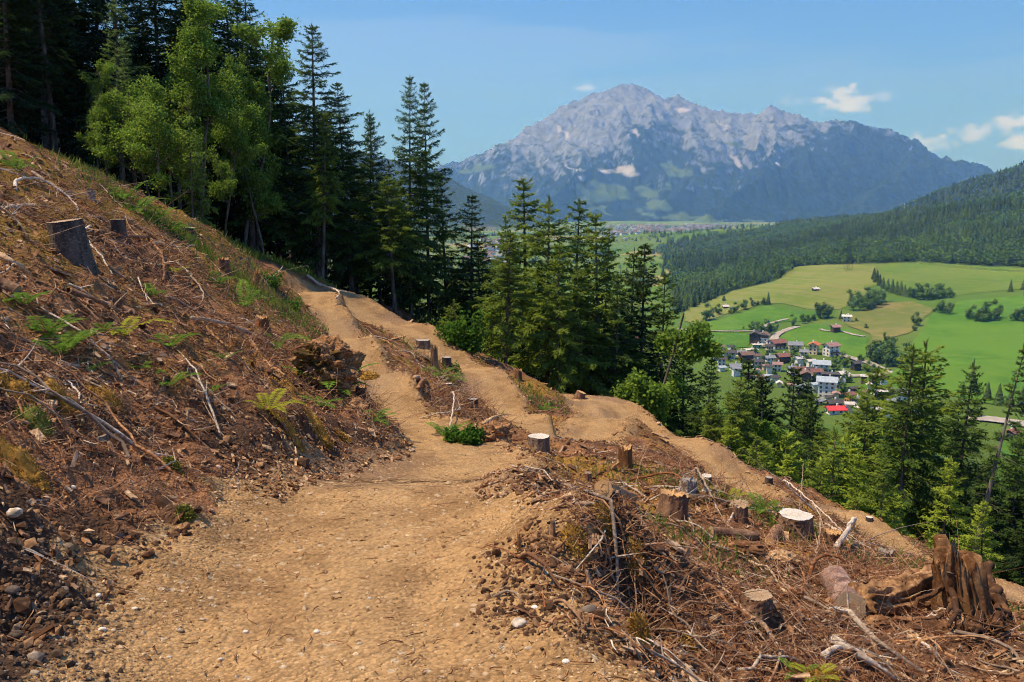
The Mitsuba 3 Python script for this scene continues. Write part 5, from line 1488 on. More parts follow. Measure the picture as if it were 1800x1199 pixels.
def spread(rng, n, y0, y1, ok=None, wide=.66, power=0.):
    """points strewn over the slope, denser close by"""
    u = rng.random(n)
    Y = y0 * (y1 / y0) ** (u if power == 0 else u ** power)
    X = rng.uniform(-wide, wide, n) * Y + rng.normal(0, .3, n)
    d, _ = trail_info(X, Y)
    k = np.ones(n, bool) if ok is None else ok(X, Y, d)
    return X[k], Y[k], d[k]


def visible_slope(X, Y):
    """drops what lies down behind the shoulder"""
    Z = gz(X, Y)
    return Z / Y < 5


def twigs(name, rng, X, Y, length, radius, bsdf, label, tilt=.22, lift=.01):
    n = len(X)
    nr = gnormal(X, Y, .2)
    a = rng.uniform(0, 6.283, n)
    t = np.stack([np.cos(a), np.sin(a), rng.normal(0, tilt, n)], -1)
    t -= nr * (t * nr).sum(1, keepdims=True) * .85
    t /= np.linalg.norm(t, axis=1, keepdims=True)
    s = np.cross(t, nr)
    s /= np.linalg.norm(s, axis=1, keepdims=True)
    u = np.cross(s, t)
    c = np.stack([X, Y, gz(X, Y) + lift], -1) + nr * radius[:, None] * .5
    bend = rng.normal(0, .10, n)[:, None] * length[:, None] * s + rng.normal(0, .05, n)[:, None] * length[:, None] * u
    h = t * (length / 2)[:, None]
    ring = []
    for p, rr in ((c - h, 1.0), (c + bend, .85), (c + h, .45)):
        for k in range(3):
            q = k * 2.094
            ring.append(p + (math.cos(q) * s + math.sin(q) * u) * (radius * rr)[:, None])
    v = np.stack(ring, 1).reshape(-1, 3)
    f = []
    for lev in (0, 3):
        for k in range(3):
            k2 = (k + 1) % 3
            f += [[lev + k, lev + k2, lev + 3 + k2], [lev + k, lev + 3 + k2, lev + 3 + k]]
    f += [[0, 2, 1], [6, 7, 8]]
    F = (np.arange(n)[:, None, None] * 9 + np.array(f)[None]).reshape(-1, 3)
    put(name, (v, F), bsdf, uv=np.repeat(np.c_[rng.random(n), rng.random(n)], 9, 0))
    tag(name, label, kind='stuff')


_OCT = np.array([[1, 0, 0], [-1, 0, 0], [0, 1, 0], [0, -1, 0], [0, 0, 1], [0, 0, -1]], float)
_OCTF = np.array([[0, 2, 4], [2, 1, 4], [1, 3, 4], [3, 0, 4], [2, 0, 5], [1, 2, 5], [3, 1, 5], [0, 3, 5]])
_ICO = trimesh.creation.icosphere(0)


def lumps(name, rng, X, Y, size, bsdf, label, flat=.6, ico=False, sink=.25, jag=.2):
    n = len(X)
    base, F0 = (np.array(_ICO.vertices), np.array(_ICO.faces)) if ico else (_OCT, _OCTF)
    m = len(base)
    v = base[None] * (1 + rng.normal(0, jag, (n, m, 1)).clip(-.6, .8)) * (size[:, None, None] * rng.uniform(.65, 1.3, (n, 1, 3)))
    v[..., 2] *= flat
    a = rng.uniform(0, 6.283, n)
    ca, sa = np.cos(a)[:, None], np.sin(a)[:, None]
    v = np.stack([v[..., 0] * ca - v[..., 1] * sa, v[..., 0] * sa + v[..., 1] * ca, v[..., 2] + v[..., 0] * rng.normal(0, .3, (n, 1))], -1)
    v += np.stack([X, Y, gz(X, Y) + size * flat * (1 - 2 * sink) * .5], -1)[:, None]
    F = (np.arange(n)[:, None, None] * m + F0[None]).reshape(-1, 3)
    put(name, (v.reshape(-1, 3), F), bsdf, uv=np.repeat(np.c_[rng.random(n), rng.random(n)], m, 0), smooth=False)
    if label:
        tag(name, label, kind='stuff')


def flakes(name, rng, X, Y, size, bsdf, label):
    """chips and scraps of bark"""
    n = len(X)
    nr = gnormal(X, Y) + rng.normal(0, .45, (n, 3))
    nr /= np.linalg.norm(nr, axis=1, keepdims=True)
    s = np.cross(nr, rng.normal(0, 1, (n, 3)))
    s /= np.linalg.norm(s, axis=1, keepdims=True)
    u = np.cross(nr, s)
    L, W = size, size * rng.uniform(.2, .55, n)
    c = np.stack([X, Y, gz(X, Y)], -1) + nr * (.012 + size * .12)[:, None]
    v = []
    for k, (a, b) in enumerate(((-1, -.7), (1, -.9), (.85, .8), (-.8, 1))):
        v.append(c + s * (L * a * rng.uniform(.7, 1.1, n))[:, None] * .5 + u * (W * b * rng.uniform(.7, 1.2, n))[:, None] * .5 + nr * (rng.normal(0, .06, n) * L)[:, None])
    v += [q - nr * (.006 + .05 * L)[:, None] for q in v[:4]]
    v = np.stack(v, 1).reshape(-1, 3)
    f = np.array([[0, 1, 2], [0, 2, 3], [0, 4, 5], [0, 5, 1], [1, 5, 6], [1, 6, 2], [2, 6, 7], [2, 7, 3], [3, 7, 4], [3, 4, 0]])
    put(name, (v, (np.arange(n)[:, None, None] * 8 + f[None]).reshape(-1, 3)), bsdf, uv=np.repeat(np.c_[rng.random(n), rng.random(n)], 8, 0))
    tag(name, label, kind='stuff')


def blades(name, rng, X, Y, length, width, bsdf, label, lean=.5):
    n = len(X)
    a = rng.uniform(0, 6.283, n)
    t = np.stack([np.cos(a) * lean * rng.random(n), np.sin(a) * lean * rng.random(n), np.ones(n)], -1)
    d = t / np.linalg.norm(t, axis=1, keepdims=True) * length[:, None]
    v, f, uv = rhombi(np.stack([X, Y, gz(X, Y) - .01], -1), d, width, rng.normal(0, 1, (n, 3)) + [0, -1, .3], np.c_[rng.random(n), rng.random(n)])
    put(name, (v, f), bsdf, uv=uv)
    tag(name, label, kind='stuff')


def strew():
    rng = np.random.default_rng(301)
    off = lambda X, Y, d: d > 1.0 + .25 * rng.random(len(d)) + .55 * (X < -.4) * (Y < 11) * (rng.random(len(d)) < .8)
    # needle litter and broken twigs
    X, Y, d = spread(rng, 46000, 2.2, 30, lambda X, Y, d: off(X, Y, d) & (rng.random(len(d)) < .35 + .9 * smooth01(.42, .62, meshkit.fbm(np.stack([X * .7, Y * .7, 0 * X], -1), 3, 44))))
    s = (Y / 5) ** .55
    twigs('twig_litter', rng, X, Y, rng.lognormal(-2.55, .55, len(X)) * s * 1.25, rng.uniform(.0016, .0040, len(X)) * s, 'litter_wood', 'red-brown needle litter and broken twigs strewn over the cleared slope', .32, .012)
    X, Y, d = spread(rng, 5000, 2.2, 30, lambda X, Y, d: off(X, Y, d) & (rng.random(len(d)) < 1.4 * smooth01(.45, .65, meshkit.fbm(np.stack([X * .6, Y * .6, 0 * X], -1), 3, 45))))
    s = (Y / 5) ** .5
    twigs('pale_twig_litter', rng, X, Y, rng.lognormal(-1.75, .55, len(X)) * s, rng.uniform(.0028, .0065, len(X)) * s, 'grey_wood', 'pale bleached sticks strewn over the cleared slope', .22, .02)
    X, Y, d = spread(rng, 22000, 2.2, 26, off)
    flakes('wood_chips', rng, X, Y, rng.lognormal(-3.25, .5, len(X)) * (Y / 5) ** .5, 'chip_wood', 'orange wood chips and scraps of bark on the cleared slope')
    X, Y, d = spread(rng, 2600, 3.0, 22, off)
    flakes('bark_slabs', rng, X, Y, np.minimum(rng.lognormal(-2.5, .38, len(X)), .14) * (Y / 6) ** .4, 'stump_bark_warm', 'slabs of torn bark lying in the litter')
    # scraps along the broken edges of the trail
    X, Y, d = spread(rng, 40000, 6, 32, lambda X, Y, d: (d > .72) & (d < 1.45), .6)
    flakes('edge_scraps', rng, X, Y, rng.lognormal(-3.2, .45, len(X)) * (Y / 8) ** .5, 'chip_wood', 'wood scraps and bark along the broken edges of the trail')
    # soil clods
    X, Y, d = spread(rng, 20000, 2.2, 24, lambda X, Y, d: (d > 1.0) & (meshkit.fbm(np.stack([X * .8, Y * .8, 0 * X], -1), 3, 33) > .47))
    lumps('soil_clods', rng, X, Y, rng.lognormal(-4.35, .5, len(X)) * (Y / 4.5) ** .4, 'clod_soil', 'dark crumbly clods of humus on the cleared slope', .75, True)
    # gravel of the trail, thin on it and thicker along its edges
    X, Y, d = spread(rng, 52000, 2.1, 26, lambda X, Y, d: (d < 1.5) & (rng.random(len(d)) < .22 + .78 * smooth01(.35, 1.05, d) * (1 - smooth01(1.15, 1.5, d))), .5)
    lumps('gravel', rng, X, Y, rng.lognormal(-5.15, .42, len(X)) * (Y / 4) ** .45, 'gravel_stone', 'fine ochre gravel and crumbs on the trail', .7, False, .3)
    # a few twigs on the trail too
    X, Y, d = spread(rng, 1500, 2.2, 14, lambda X, Y, d: d < 1.05, .5)
    twigs('trail_twigs', rng, X, Y, rng.lognormal(-2.8, .4, len(X)) * (Y / 5) ** .5, rng.uniform(.0015, .003, len(X)), 'litter_wood', 'few dark twigs lying on the gravel trail', .12, .006)
    # moss
    X, Y, d = spread(rng, 90000, 2.2, 16, lambda X, Y, d: (d > 1.1) & (moss_mask(X, Y) > .25))
    blades('moss', rng, X, Y, rng.uniform(.012, .035, len(X)) * (Y / 5) ** .5, rng.uniform(.002, .004, len(X)) * (Y / 5) ** .6, 'moss_fuzz', 'dry orange-brown moss covering patches of the slope', 1.2)
    # green grass where the slope meets the wood and in some hollows
    cx = [drop(a, b) for a, b in ((200, 345), (250, 375), (300, 405), (360, 440), (420, 470), (455, 520), (490, 545), (465, 490), (530, 560), (430, 530), (380, 460), (330, 420), (1340, 905), (1300, 890), (1500, 975), (1650, 1022), (1620, 1010), (1780, 1090), (1130, 850), (790, 655), (770, 630), (940, 700), (960, 735), (1210, 950), (780, 770), (1690, 960), (1560, 935), (140, 300))]
    n = 330
    X = np.concatenate([c[0] + rng.normal(0, .55 * (c[1] / 14) ** .5, n) for c in cx])
    Y = np.concatenate([c[1] + rng.normal(0, .6 * (c[1] / 14) ** .5, n) for c in cx])
    d, _ = trail_info(X, Y)
    X, Y = X[d > 1.15], Y[d > 1.15]
    blades('grass', rng, X, Y, rng.uniform(.07, .24, len(X)) * (Y / 14) ** .4, rng.uniform(.005, .010, len(X)) * (Y / 12) ** .6, 'grass_blade', 'thin green grass and herbs between the dead branches', .9)
    # undergrowth at the foot of the wood
    X = rng.uniform(-24, 14, 24000)
    Y = np.interp(900 + F_PX * X / 34, [-200, 150, 300, 450, 560, 740, 1000, 1400], [27, 29.5, 28, 30.5, 34, 36, 31, 27]) + rng.gamma(2, 1.5, len(X))
    d, _ = trail_info(X, Y)
    k = (d > 1.6) & (meshkit.fbm(np.stack([X * .5, Y * .5, 0 * X], -1), 3, 36) > .52)
    X, Y = X[k], Y[k]
    blades('undergrowth', rng, X, Y, rng.uniform(.10, .40, len(X)), rng.uniform(.012, .03, len(X)), 'grass_blade', 'low green undergrowth along the foot of the wood', 1.1)


strew()


# ------------------------------------------------------------------ stumps, logs, branches
_stump_spots = []


def stump(p, r, h, label, bark='stump_bark', cut='cut_brown', tilt=(0, 0), seed=0, jag=.0, slant=.0, flare=.55, roots=5, spike=0., name='stump', oval=1.):
    rng = np.random.default_rng(1000 + seed)
    _stump_spots.append((p[0], p[1], r))
    na, nz = 64, 12
    a = np.arange(na) * 6.2832 / na
    ph = rng.uniform(0, 6.28, 6)
    lob = sum(np.cos((k + 2) * a + ph[k]) * (.10, .07, .05, .03, .03, .02)[k] for k in range(6))
    rootang = ph[0] + np.arange(roots) * 6.2832 / max(roots, 1) + rng.normal(0, .25, roots)
    fl = sum(np.exp(-((((a - q + np.pi) % 6.2832) - np.pi) / .34) ** 2) for q in rootang) if roots else 0 * a
    edge = jag * h * (rng.random(na) ** 2 + .5 * meshkit.noise(np.c_[np.cos(a) * 4, np.sin(a) * 4, 0 * a], seed)) + slant * r * np.cos(a - ph[1])
    if spike:
        edge = edge + spike * h * np.clip(1 - np.abs(((a - ph[2] + np.pi) % 6.2832) - np.pi) / .8, 0, 1) * (.6 + .6 * rng.random(na))
    v = []
    grain = (1 - np.abs(2 * meshkit.fbm(np.c_[np.cos(a) * 7, np.sin(a) * 7, 0 * a], 3, seed + 9) - 1)) - .7
    for i in range(nz + 1):
        t = i / nz
        z = -.35 * min(1, h * 2) * (1 - min(1, t * 2.2)) + (h + edge) * t
        rr = r * (1 + lob * (.6 + .4 * (1 - t)) + flare * np.exp(-t * 4.0) * (.35 + .9 * fl)) * (1 + .02 * rng.normal(0, 1, na) + .16 * grain) * (1 + .05 * (meshkit.noise(np.c_[np.cos(a) * 6, np.sin(a) * 6, np.full(na, t * 3)], seed + 3) - .5))
        v.append(np.c_[np.cos(a) * rr * oval, np.sin(a) * rr, np.broadcast_to(z, na)])
    R = trimesh.transformations.euler_matrix(tilt[1], tilt[0], 0)[:3, :3]
    side = np.vstack(v)
    i, j = np.meshgrid(np.arange(nz), np.arange(na), indexing='ij')
    f = tri(np.stack([i * na + j, i * na + (j + 1) % na, (i + 1) * na + (j + 1) % na, (i + 1) * na + j], -1).reshape(-1, 4))
    mb = MB().add(side @ R.T + p, f, [rng.random() * .6, .5])
    for q in rootang:
        L = r * rng.uniform(1.3, 2.4)
        s = np.linspace(0, 1, 6)[:, None]
        path = np.array([math.cos(q), math.sin(q), 0]) * (r * .75 + L * s) * [oval, 1, 1]
        path = path + p
        g = gz(path[:, 0], path[:, 1])
        path[:, 2] = np.maximum(g - .02 - .10 * r * s[:, 0], p[2] - .4 + 0 * g) + r * .16 * (1 - s[:, 0])
        mb.tube(path, r * np.linspace(.30, .07, 6), 7, [rng.random() * .5, .5])
    key = number(name)
    scene[key + '__bark'] = mikit.ply(mb.mesh(), bark, smooth=50 if False else True, uv=mb.uv())
    top = v[-1]
    c = top.mean(0) + [0, 0, -.02 * r - jag * h * .3]
    rings = [top, c + (top - c) * .93 + [0, 0, .010 * r], c + (top - c) * [.55, .55, .45] + [0, 0, .0], ]
    rings[2][:, 2] += rng.normal(0, .015 * r + jag * .10 * h, na)
    tv = np.vstack(rings + [c[None]])
    k = np.arange(na)
    ft = []
    for l in (0, 1):
        ft.append(tri(np.stack([l * na + k, l * na + (k + 1) % na, (l + 1) * na + (k + 1) % na, (l + 1) * na + k], 1)))
    ft.append(np.stack([2 * na + k, 2 * na + (k + 1) % na, np.full(na, 3 * na)], 1))
    tv = tv @ R.T + p + R @ np.array([0, 0, .003])
    scene[key + '__cut_face'] = mikit.ply((tv, np.vstack(ft)), cut, uv=np.c_[np.r_[np.ones(na), np.full(na, .93), np.full(na, .55), 0], np.r_[np.tile(k / na, 3), 0]], smooth=True)
    tag(key, label, 'tree stump')
    return key


def stump_px(px, py, w, h, label, i, **kw):
    """a stump whose foot shows at this spot, w and h in pixels of the photograph"""
    p = drop(px, py)
    m = p[1] / F_PX
    return stump(p + [0, .5 * w * m * .8, 0], w * m / 2 * .82, h * m * .86, label, seed=i, **kw)


STUMPS = [
    (112, 450, 68, 70, 'largest dark grey stump on the left slope, leaning downhill', dict(tilt=(-.10, .06), cut='cut_brown', flare=.4)),
    (203, 414, 31, 32, 'dark grey stump with a level cut right of the largest left stump', dict(cut='cut_brown', flare=.3)),
    (155, 352, 20, 22, 'small grey stump above the bleached branches on the left slope', dict(bark='stump_bark_pale', cut='cut_grey')),
    (330, 416, 24, 18, 'low shaded stump with a pale top at the foot of the wood', dict(cut='cut_pale')),
    (391, 478, 22, 22, 'reddish stump at the grassy edge of the left slope', dict(bark='stump_bark_warm', cut='cut_orange', jag=.3)),
    (742, 613, 28, 16, 'low stump above the middle bank beside the second trail arm', dict(cut='cut_grey', bark='stump_bark_pale')),
    (785, 646, 20, 20, 'round grey stump at the edge of the second trail arm', dict(cut='cut_grey')),
    (763, 648, 14, 30, 'dark rotten snag left of the round grey stump', dict(jag=.6, bark='stump_bark_warm', cut='cut_orange', spike=.4)),
    (831, 718, 20, 18, 'grey stump beside the second trail arm, lower on the middle bank', dict(cut='cut_grey')),
    (789, 682, 14, 8, 'small pale cut stump in the middle of the brushy bank', dict(cut='cut_pale')),
    (948, 793, 44, 27, 'white weathered stump at the bend in the middle of the photo', dict(bark='stump_bark_pale', cut='cut_pale', flare=.2)),
    (911, 668, 15, 16, 'reddish stump on the skyline above the second trail arm', dict(bark='stump_bark_warm', cut='cut_orange', jag=.4)),
    (1019, 702, 20, 14, 'reddish broken stump standing on the skyline at the third arm', dict(bark='stump_bark_warm', cut='cut_orange', tilt=(.35, 0))),
    (966, 713, 9, 9, 'tiny stump on the bank left of the third trail arm', dict()),
    (1100, 826, 30, 40, 'split orange stump with a shadowed right side below the bend', dict(bark='rotten_wood', cut='cut_orange', jag=.25, spike=.15)),
    (1084, 822, 18, 8, 'small white cut stump left of the split orange stump', dict(bark='stump_bark_pale', cut='cut_pale')),
    (1184, 916, 56, 46, 'broad stump with an orange split top and a deep shadow beside the trail', dict(bark='stump_bark_warm', cut='cut_orange', jag=.18, tilt=(.12, -.1))),
    (1213, 872, 34, 26, 'silvery splintered stump behind the broad orange topped one', dict(bark='stump_bark_pale', cut='cut_grey', jag=.3)),
    (1243, 852, 26, 16, 'bleached stump with a pale level top among grey branches', dict(bark='stump_bark_pale', cut='cut_pale')),
    (1242, 874, 24, 12, 'low white cut stump under the bleached one', dict(bark='stump_bark_pale', cut='cut_pale')),
    (1301, 922, 40, 32, 'dark splintered stump left of the big white topped stump', dict(bark='stump_bark_warm', cut='cut_brown', jag=.3, spike=.2)),
    (1405, 950, 72, 46, 'big stump with a white sawn top on the right slope', dict(cut='cut_pale', bark='stump_bark_warm', flare=.3)),
    (1468, 960, 34, 22, 'reddish stump right behind the big white topped stump', dict(bark='stump_bark_warm', cut='cut_orange', jag=.3)),
    (1353, 852, 16, 14, 'small stump at the end of the third trail arm', dict(cut='cut_grey')),
    (1034, 846, 15, 14, 'dark little stump at the right edge of the main trail', dict(bark='stump_bark_warm', jag=.3)),
    (1337, 1100, 62, 56, 'round stump with a mossy brown top in the right foreground', dict(bark='stump_bark_warm', cut='cut_brown', flare=.2, jag=.06)),
    (972, 948, 11, 28, 'thin splintered stub sticking up from the root mound', dict(bark='stump_bark_warm', cut='cut_brown', jag=.5, roots=0)),
    (913, 968, 9, 22, 'short reddish stub at the left of the root mound', dict(bark='rotten_wood', cut='cut_orange', jag=.6, roots=0)),
    (447, 508, 11, 26, 'ochre broken snag at the crest of the left slope', dict(bark='rotten_wood', cut='cut_orange', jag=.5, tilt=(.2, 0), roots=0)),
    (458, 578, 26, 18, 'red-brown stump on the bank above the first trail arm', dict(bark='red_wood' if 'red_wood' in scene else 'rotten_wood', cut='cut_orange', jag=.4)),
    (1530, 918, 14, 9, 'tiny stump on the outer lip of the lowest trail arm', dict(cut='cut_pale')),
    (632, 700, 20, 18, 'small brown stump at the left lip of the first trail arm', dict(bark='stump_bark_warm', cut='cut_orange', jag=.4)),
    (1560, 995, 30, 22, 'weathered stump in the brush below the lowest trail arm', dict(bark='stump_bark_pale', cut='cut_grey', jag=.4)),
]
for i, (a, b, w, h, lab, kw) in enumerate(STUMPS):
    stump_px(a, b, w, h, lab, i, **kw)


def chunk(key, p, size, bsdf, seed, amp=.5, freq=2.2, label=None, cat=None, sub=3, tall=None, R=None):
    """a craggy piece of rotten wood, root plate or rock"""
    m = trimesh.creation.icosphere(sub)
    v = np.array(m.vertices)
    n = meshkit.fbm(v * freq + seed * 7.3, 4, seed) - .5
    v = v * (1 + amp * 2 * n[:, None])
    if tall is not None:      # splits along the grain
        g = 1 - np.abs(2 * meshkit.fbm(v * [5, 5, .8] + seed, 3, seed + 1) - 1)
        v[:, :2] *= (1 + tall * (g - .7))[:, None]
    v = v * np.asarray(size)
    if R is not None:
        v = v @ np.asarray(R).T
    rng = np.random.default_rng(seed)
    scene[key] = mikit.ply((v + p, m.faces), bsdf, smooth=True, uv=np.tile([rng.random() * .8, .5], (len(v), 1)))
    if label:
        tag(key, label, cat)
    return key


def limb_mesh(mb, pts, r0, r1, rng, twigs_n=0, wob=.02, sides=6):
    p = np.asarray(pts, float)
    s = np.r_[0, np.cumsum(np.linalg.norm(np.diff(p, axis=0), axis=1))]
    from scipy.interpolate import PchipInterpolator
    k = np.linspace(0, s[-1], max(8, int(s[-1] / .12)))
    c = PchipInterpolator(s, p)(k)
    c = c + rng.normal(0, wob * min(1, s[-1]) * .35, c.shape)
    mb.tube(c, np.linspace(r0, r1, len(c)) * (1 + rng.normal(0, .05, len(c))), sides, [rng.random(), .5])
    for _ in range(twigs_n):
        i = rng.integers(len(c) // 4, len(c) - 1)
        d = c[min(i + 1, len(c) - 1)] - c[i - 1]
        d = d / (np.linalg.norm(d) + 1e-9) + rng.normal(0, .75, 3)
        d[2] = abs(d[2]) * .6 if rng.random() < .6 else d[2] * .4
        L = s[-1] * rng.uniform(.08, .24)
        d /= np.linalg.norm(d)
        q = np.linspace(0, 1, 5)[:, None]
        mb.tube(c[i] + d * L * q + q ** 2 * rng.normal(0, .12, 3) * L, np.linspace(r1 * .8 + .002, .0015, 5), 4, [rng.random(), .5], cap=False)
    return c


_branch_no = [0]


def branch_px(pix, r, label, bsdf='dead_wood', twigs_n=0, r1=None, name='dead_branch', cat='branch', group=None):
    """a branch lying over these spots of the photograph; third number: height above the ground in metres"""
    rng = np.random.default_rng(4000 + _branch_no[0])
    _branch_no[0] += 1
    pts = []
    for q in pix:
        p = drop(q[0], q[1])
        pts.append(p + [0, 0, (q[2] if len(q) > 2 else 0) + r * .8])
    mb = MB()
    limb_mesh(mb, pts, r, r * .45 if r1 is None else r1, rng, twigs_n)
    key = number(name)
    put(key, mb.mesh(), bsdf, smooth=True, uv=mb.uv())
    tag(key, label, cat, group)
    return key


BRANCHES = [
    ([(28, 336), (62, 326, .10), (100, 345, .12), (138, 372)], .030, 'long bleached branch arching over the upper left slope', 'grey_wood', 9),
    ([(58, 305), (95, 330), (130, 352)], .035, 'bleached pole lying straight on the upper left slope', 'grey_wood', 3),
    ([(0, 372), (60, 362), (72, 368)], .03, 'pale split branch at the left edge above the largest left stump', 'grey_wood', 2),
    ([(175, 410), (230, 424, .05), (262, 432, .12), (285, 460, .10), (287, 497)], .035, 'long curved brown branch bending downhill below the small left stumps', 'dead_wood', 6),
    ([(262, 430), (310, 438, .04), (332, 470)], .022, 'thin pale branch running from the curved branch to the right', 'grey_wood', 5),
    ([(160, 400), (168, 440), (200, 486)], .022, 'pale branch hanging downhill right of the largest left stump', 'grey_wood', 4),
    ([(215, 385), (255, 410), (300, 440)], .05, 'dark fallen pole below the ferns at the wood edge', 'dead_wood', 2),
    ([(188, 340), (215, 365), (248, 394)], .012, 'thin straight pale rod standing off the slope by the ferns', 'grey_wood', 0),
    ([(128, 514), (185, 540), (230, 548)], .030, 'dark root half buried in the left slope', 'dead_wood', 1),
    ([(0, 452), (22, 466), (42, 473)], .035, 'ochre branch stub at the left edge of the photo', 'chip_wood', 0),
    ([(12, 470), (30, 482), (55, 494)], .016, 'pale stick at the left edge under the ochre stub', 'grey_wood', 1),
    ([(290, 523), (320, 534), (346, 550)], .022, 'pale stick with a forked end in the middle of the left slope', 'grey_wood', 1),
    ([(275, 470), (310, 468, .05), (335, 490, .05), (338, 545)], .020, 'greyish branch curving down in the middle of the left slope', 'grey_wood', 5),
    ([(335, 563), (400, 580, .05), (482, 612)], .035, 'long dark branch leading to the mossy root plate', 'dead_wood', 3),
    ([(440, 600), (470, 640), (500, 662)], .028, 'reddish branch under the mossy root plate', 'red_wood', 2),
    ([(225, 657), (260, 662), (285, 671)], .012, 'short bright stick lying between two small ferns', 'chip_wood', 0),
    ([(545, 745), (600, 790), (648, 822)], .014, 'thin curved stick on the bank beside the brow of the trail', 'chip_wood', 1),
    ([(100, 640), (125, 680), (140, 712)], .012, 'thin pale stick leaning in the moss left of the trail', 'grey_wood', 0),
    ([(0, 590), (6, 600), (16, 612)], .014, 'white stick at the left edge in the moss', 'grey_wood', 0),
    ([(915, 985), (950, 1012, .06), (985, 1040)], .014, 'dark root sticking out of the root mound over the trail edge', 'dead_wood', 1),
    ([(975, 1062), (1000, 1080, .03), (1025, 1098)], .010, 'dark root below the root mound', 'dead_wood', 0),
    ([(868, 1050), (895, 1048, .02), (917, 1062)], .007, 'short bleached stick on the gravel edge by the root mound', 'grey_wood', 0),
    ([(1062, 1015), (1072, 985, .08), (1100, 955, .05)], .006, 'thin curved root loop standing up on the root mound', 'red_wood', 1),
    ([(1070, 1040), (1095, 1046), (1112, 1045)], .008, 'pale root end at the hollow beside the root mound', 'chip_wood', 0),
    ([(1000, 890), (1030, 889), (1060, 892)], .014, 'brown stick lying across the litter right of the trail', 'dead_wood', 0),
    ([(1404, 906), (1408, 875, .30), (1407, 838, .62)], .012, 'thin pale pole standing upright behind the white topped stump', 'grey_wood', 0),
    ([(1352, 960), (1380, 975), (1390, 985)], .018, 'pale stick below the cut log end', 'chip_wood', 0),
    ([(1470, 980, .10), (1485, 965, .18), (1498, 955, .2)], .035, 'cut branch pointing up with a pale sawn end', 'grey_wood', 0),
    ([(1420, 1030), (1452, 1000, .12), (1490, 1003, .05)], .022, 'crooked red branch lying over the bark covered log', 'red_wood', 3),
    ([(1375, 1020), (1398, 1068, .04), (1402, 1095)], .012, 'thin red root hanging down beside the round stump', 'red_wood', 1),
    ([(1386, 1035), (1405, 1055, .05), (1412, 1030, .12)], .012, 'forked red root between the round stump and the log', 'red_wood', 1),
    ([(1430, 980, .02), (1440, 965, .2), (1438, 945, .3)], .014, 'crooked dark root arching up below the white topped stump', 'dead_wood', 2),
    ([(1470, 1098), (1540, 1145, .04), (1625, 1192)], .026, 'long bleached pole slanting to the bottom right corner', 'grey_wood', 2),
    ([(1462, 1130), (1510, 1168, .03), (1570, 1199)], .030, 'second bleached pole lying below the long one', 'grey_wood', 3),
    ([(1415, 1052), (1440, 1068, .02), (1465, 1082)], .014, 'bleached stick right of the round stump', 'grey_wood', 1),
    ([(1608, 1122), (1622, 1140, .03), (1640, 1164)], .014, 'silver grey stick lying below the rotten log', 'grey_wood', 0),
    ([(1445, 1160), (1465, 1152, .02), (1482, 1145)], .022, 'short silvery piece of bark near the bottom', 'grey_wood', 0),
    ([(1680, 1128, .05), (1740, 1150, .10), (1800, 1180)], .016, 'thin grey branch under the big rotten stump', 'grey_wood', 4),
    ([(1200, 895), (1215, 920), (1222, 945)], .012, 'pale root beside the broad orange topped stump', 'grey_wood', 1),
    ([(1225, 842), (1255, 880), (1262, 905)], .022, 'bleached branch leaning down behind the splintered stump', 'grey_wood', 2),
    ([(1285, 905), (1300, 870, .08), (1308, 850, .1)], .014, 'thin dark branch leaning right behind the splintered stumps', 'dead_wood', 2),
    ([(1440, 905), (1490, 945), (1532, 968)], .022, 'long pale pole lying downhill along the lowest trail arm', 'grey_wood', 2),
    ([(1452, 925), (1500, 960), (1548, 985)], .018, 'second pale pole beside the long one at the lowest trail arm', 'grey_wood', 2),
    ([(1478, 930), (1505, 945), (1528, 962)], .028, 'ochre split log at the lowest trail arm', 'chip_wood', 0),
    ([(1160, 830), (1190, 850), (1215, 848)], .022, 'grey branch in the brush pile right of the bend', 'grey_wood', 3),
    ([(1150, 812), (1180, 826), (1205, 838)], .020, 'pale stick lying along the third trail arm', 'grey_wood', 2),
    ([(540, 490, .1), (565, 508, .1), (590, 526)], .05, 'fallen trunk at the end of the upper trail in the shade', 'grey_wood', 1),
    ([(470, 495), (485, 488, .1), (498, 480, .25)], .010, 'thin pale twig standing up at the crest of the left slope', 'grey_wood', 1),
    ([(728, 668), (745, 680, .06), (760, 698)], .045, 'orange split branch on the brushy bank, left one of two', 'chip_wood', 0),
    ([(735, 690, .05), (752, 684, .08), (776, 702)], .045, 'orange split branch on the brushy bank, right one of two', 'chip_wood', 0),
    ([(620, 676), (635, 678), (652, 680)], .020, 'dark stick at the start of the brushy bank', 'dead_wood', 1),
    ([(740, 736), (775, 733, .06), (812, 732, .1)], .016, 'pale arching twig low on the brushy bank', 'grey_wood', 3),
    ([(790, 765), (796, 740, .15), (790, 722, .3)], .014, 'upright grey twig left of the green bush', 'grey_wood', 2),
    ([(850, 755, .05), (870, 745, .12), (893, 740, .14)], .04, 'orange root arm pointing right beside the green bush', 'chip_wood', 0),
]
for pix, r, lab, b, n in BRANCHES:
    branch_px(pix, r, lab, b, n)


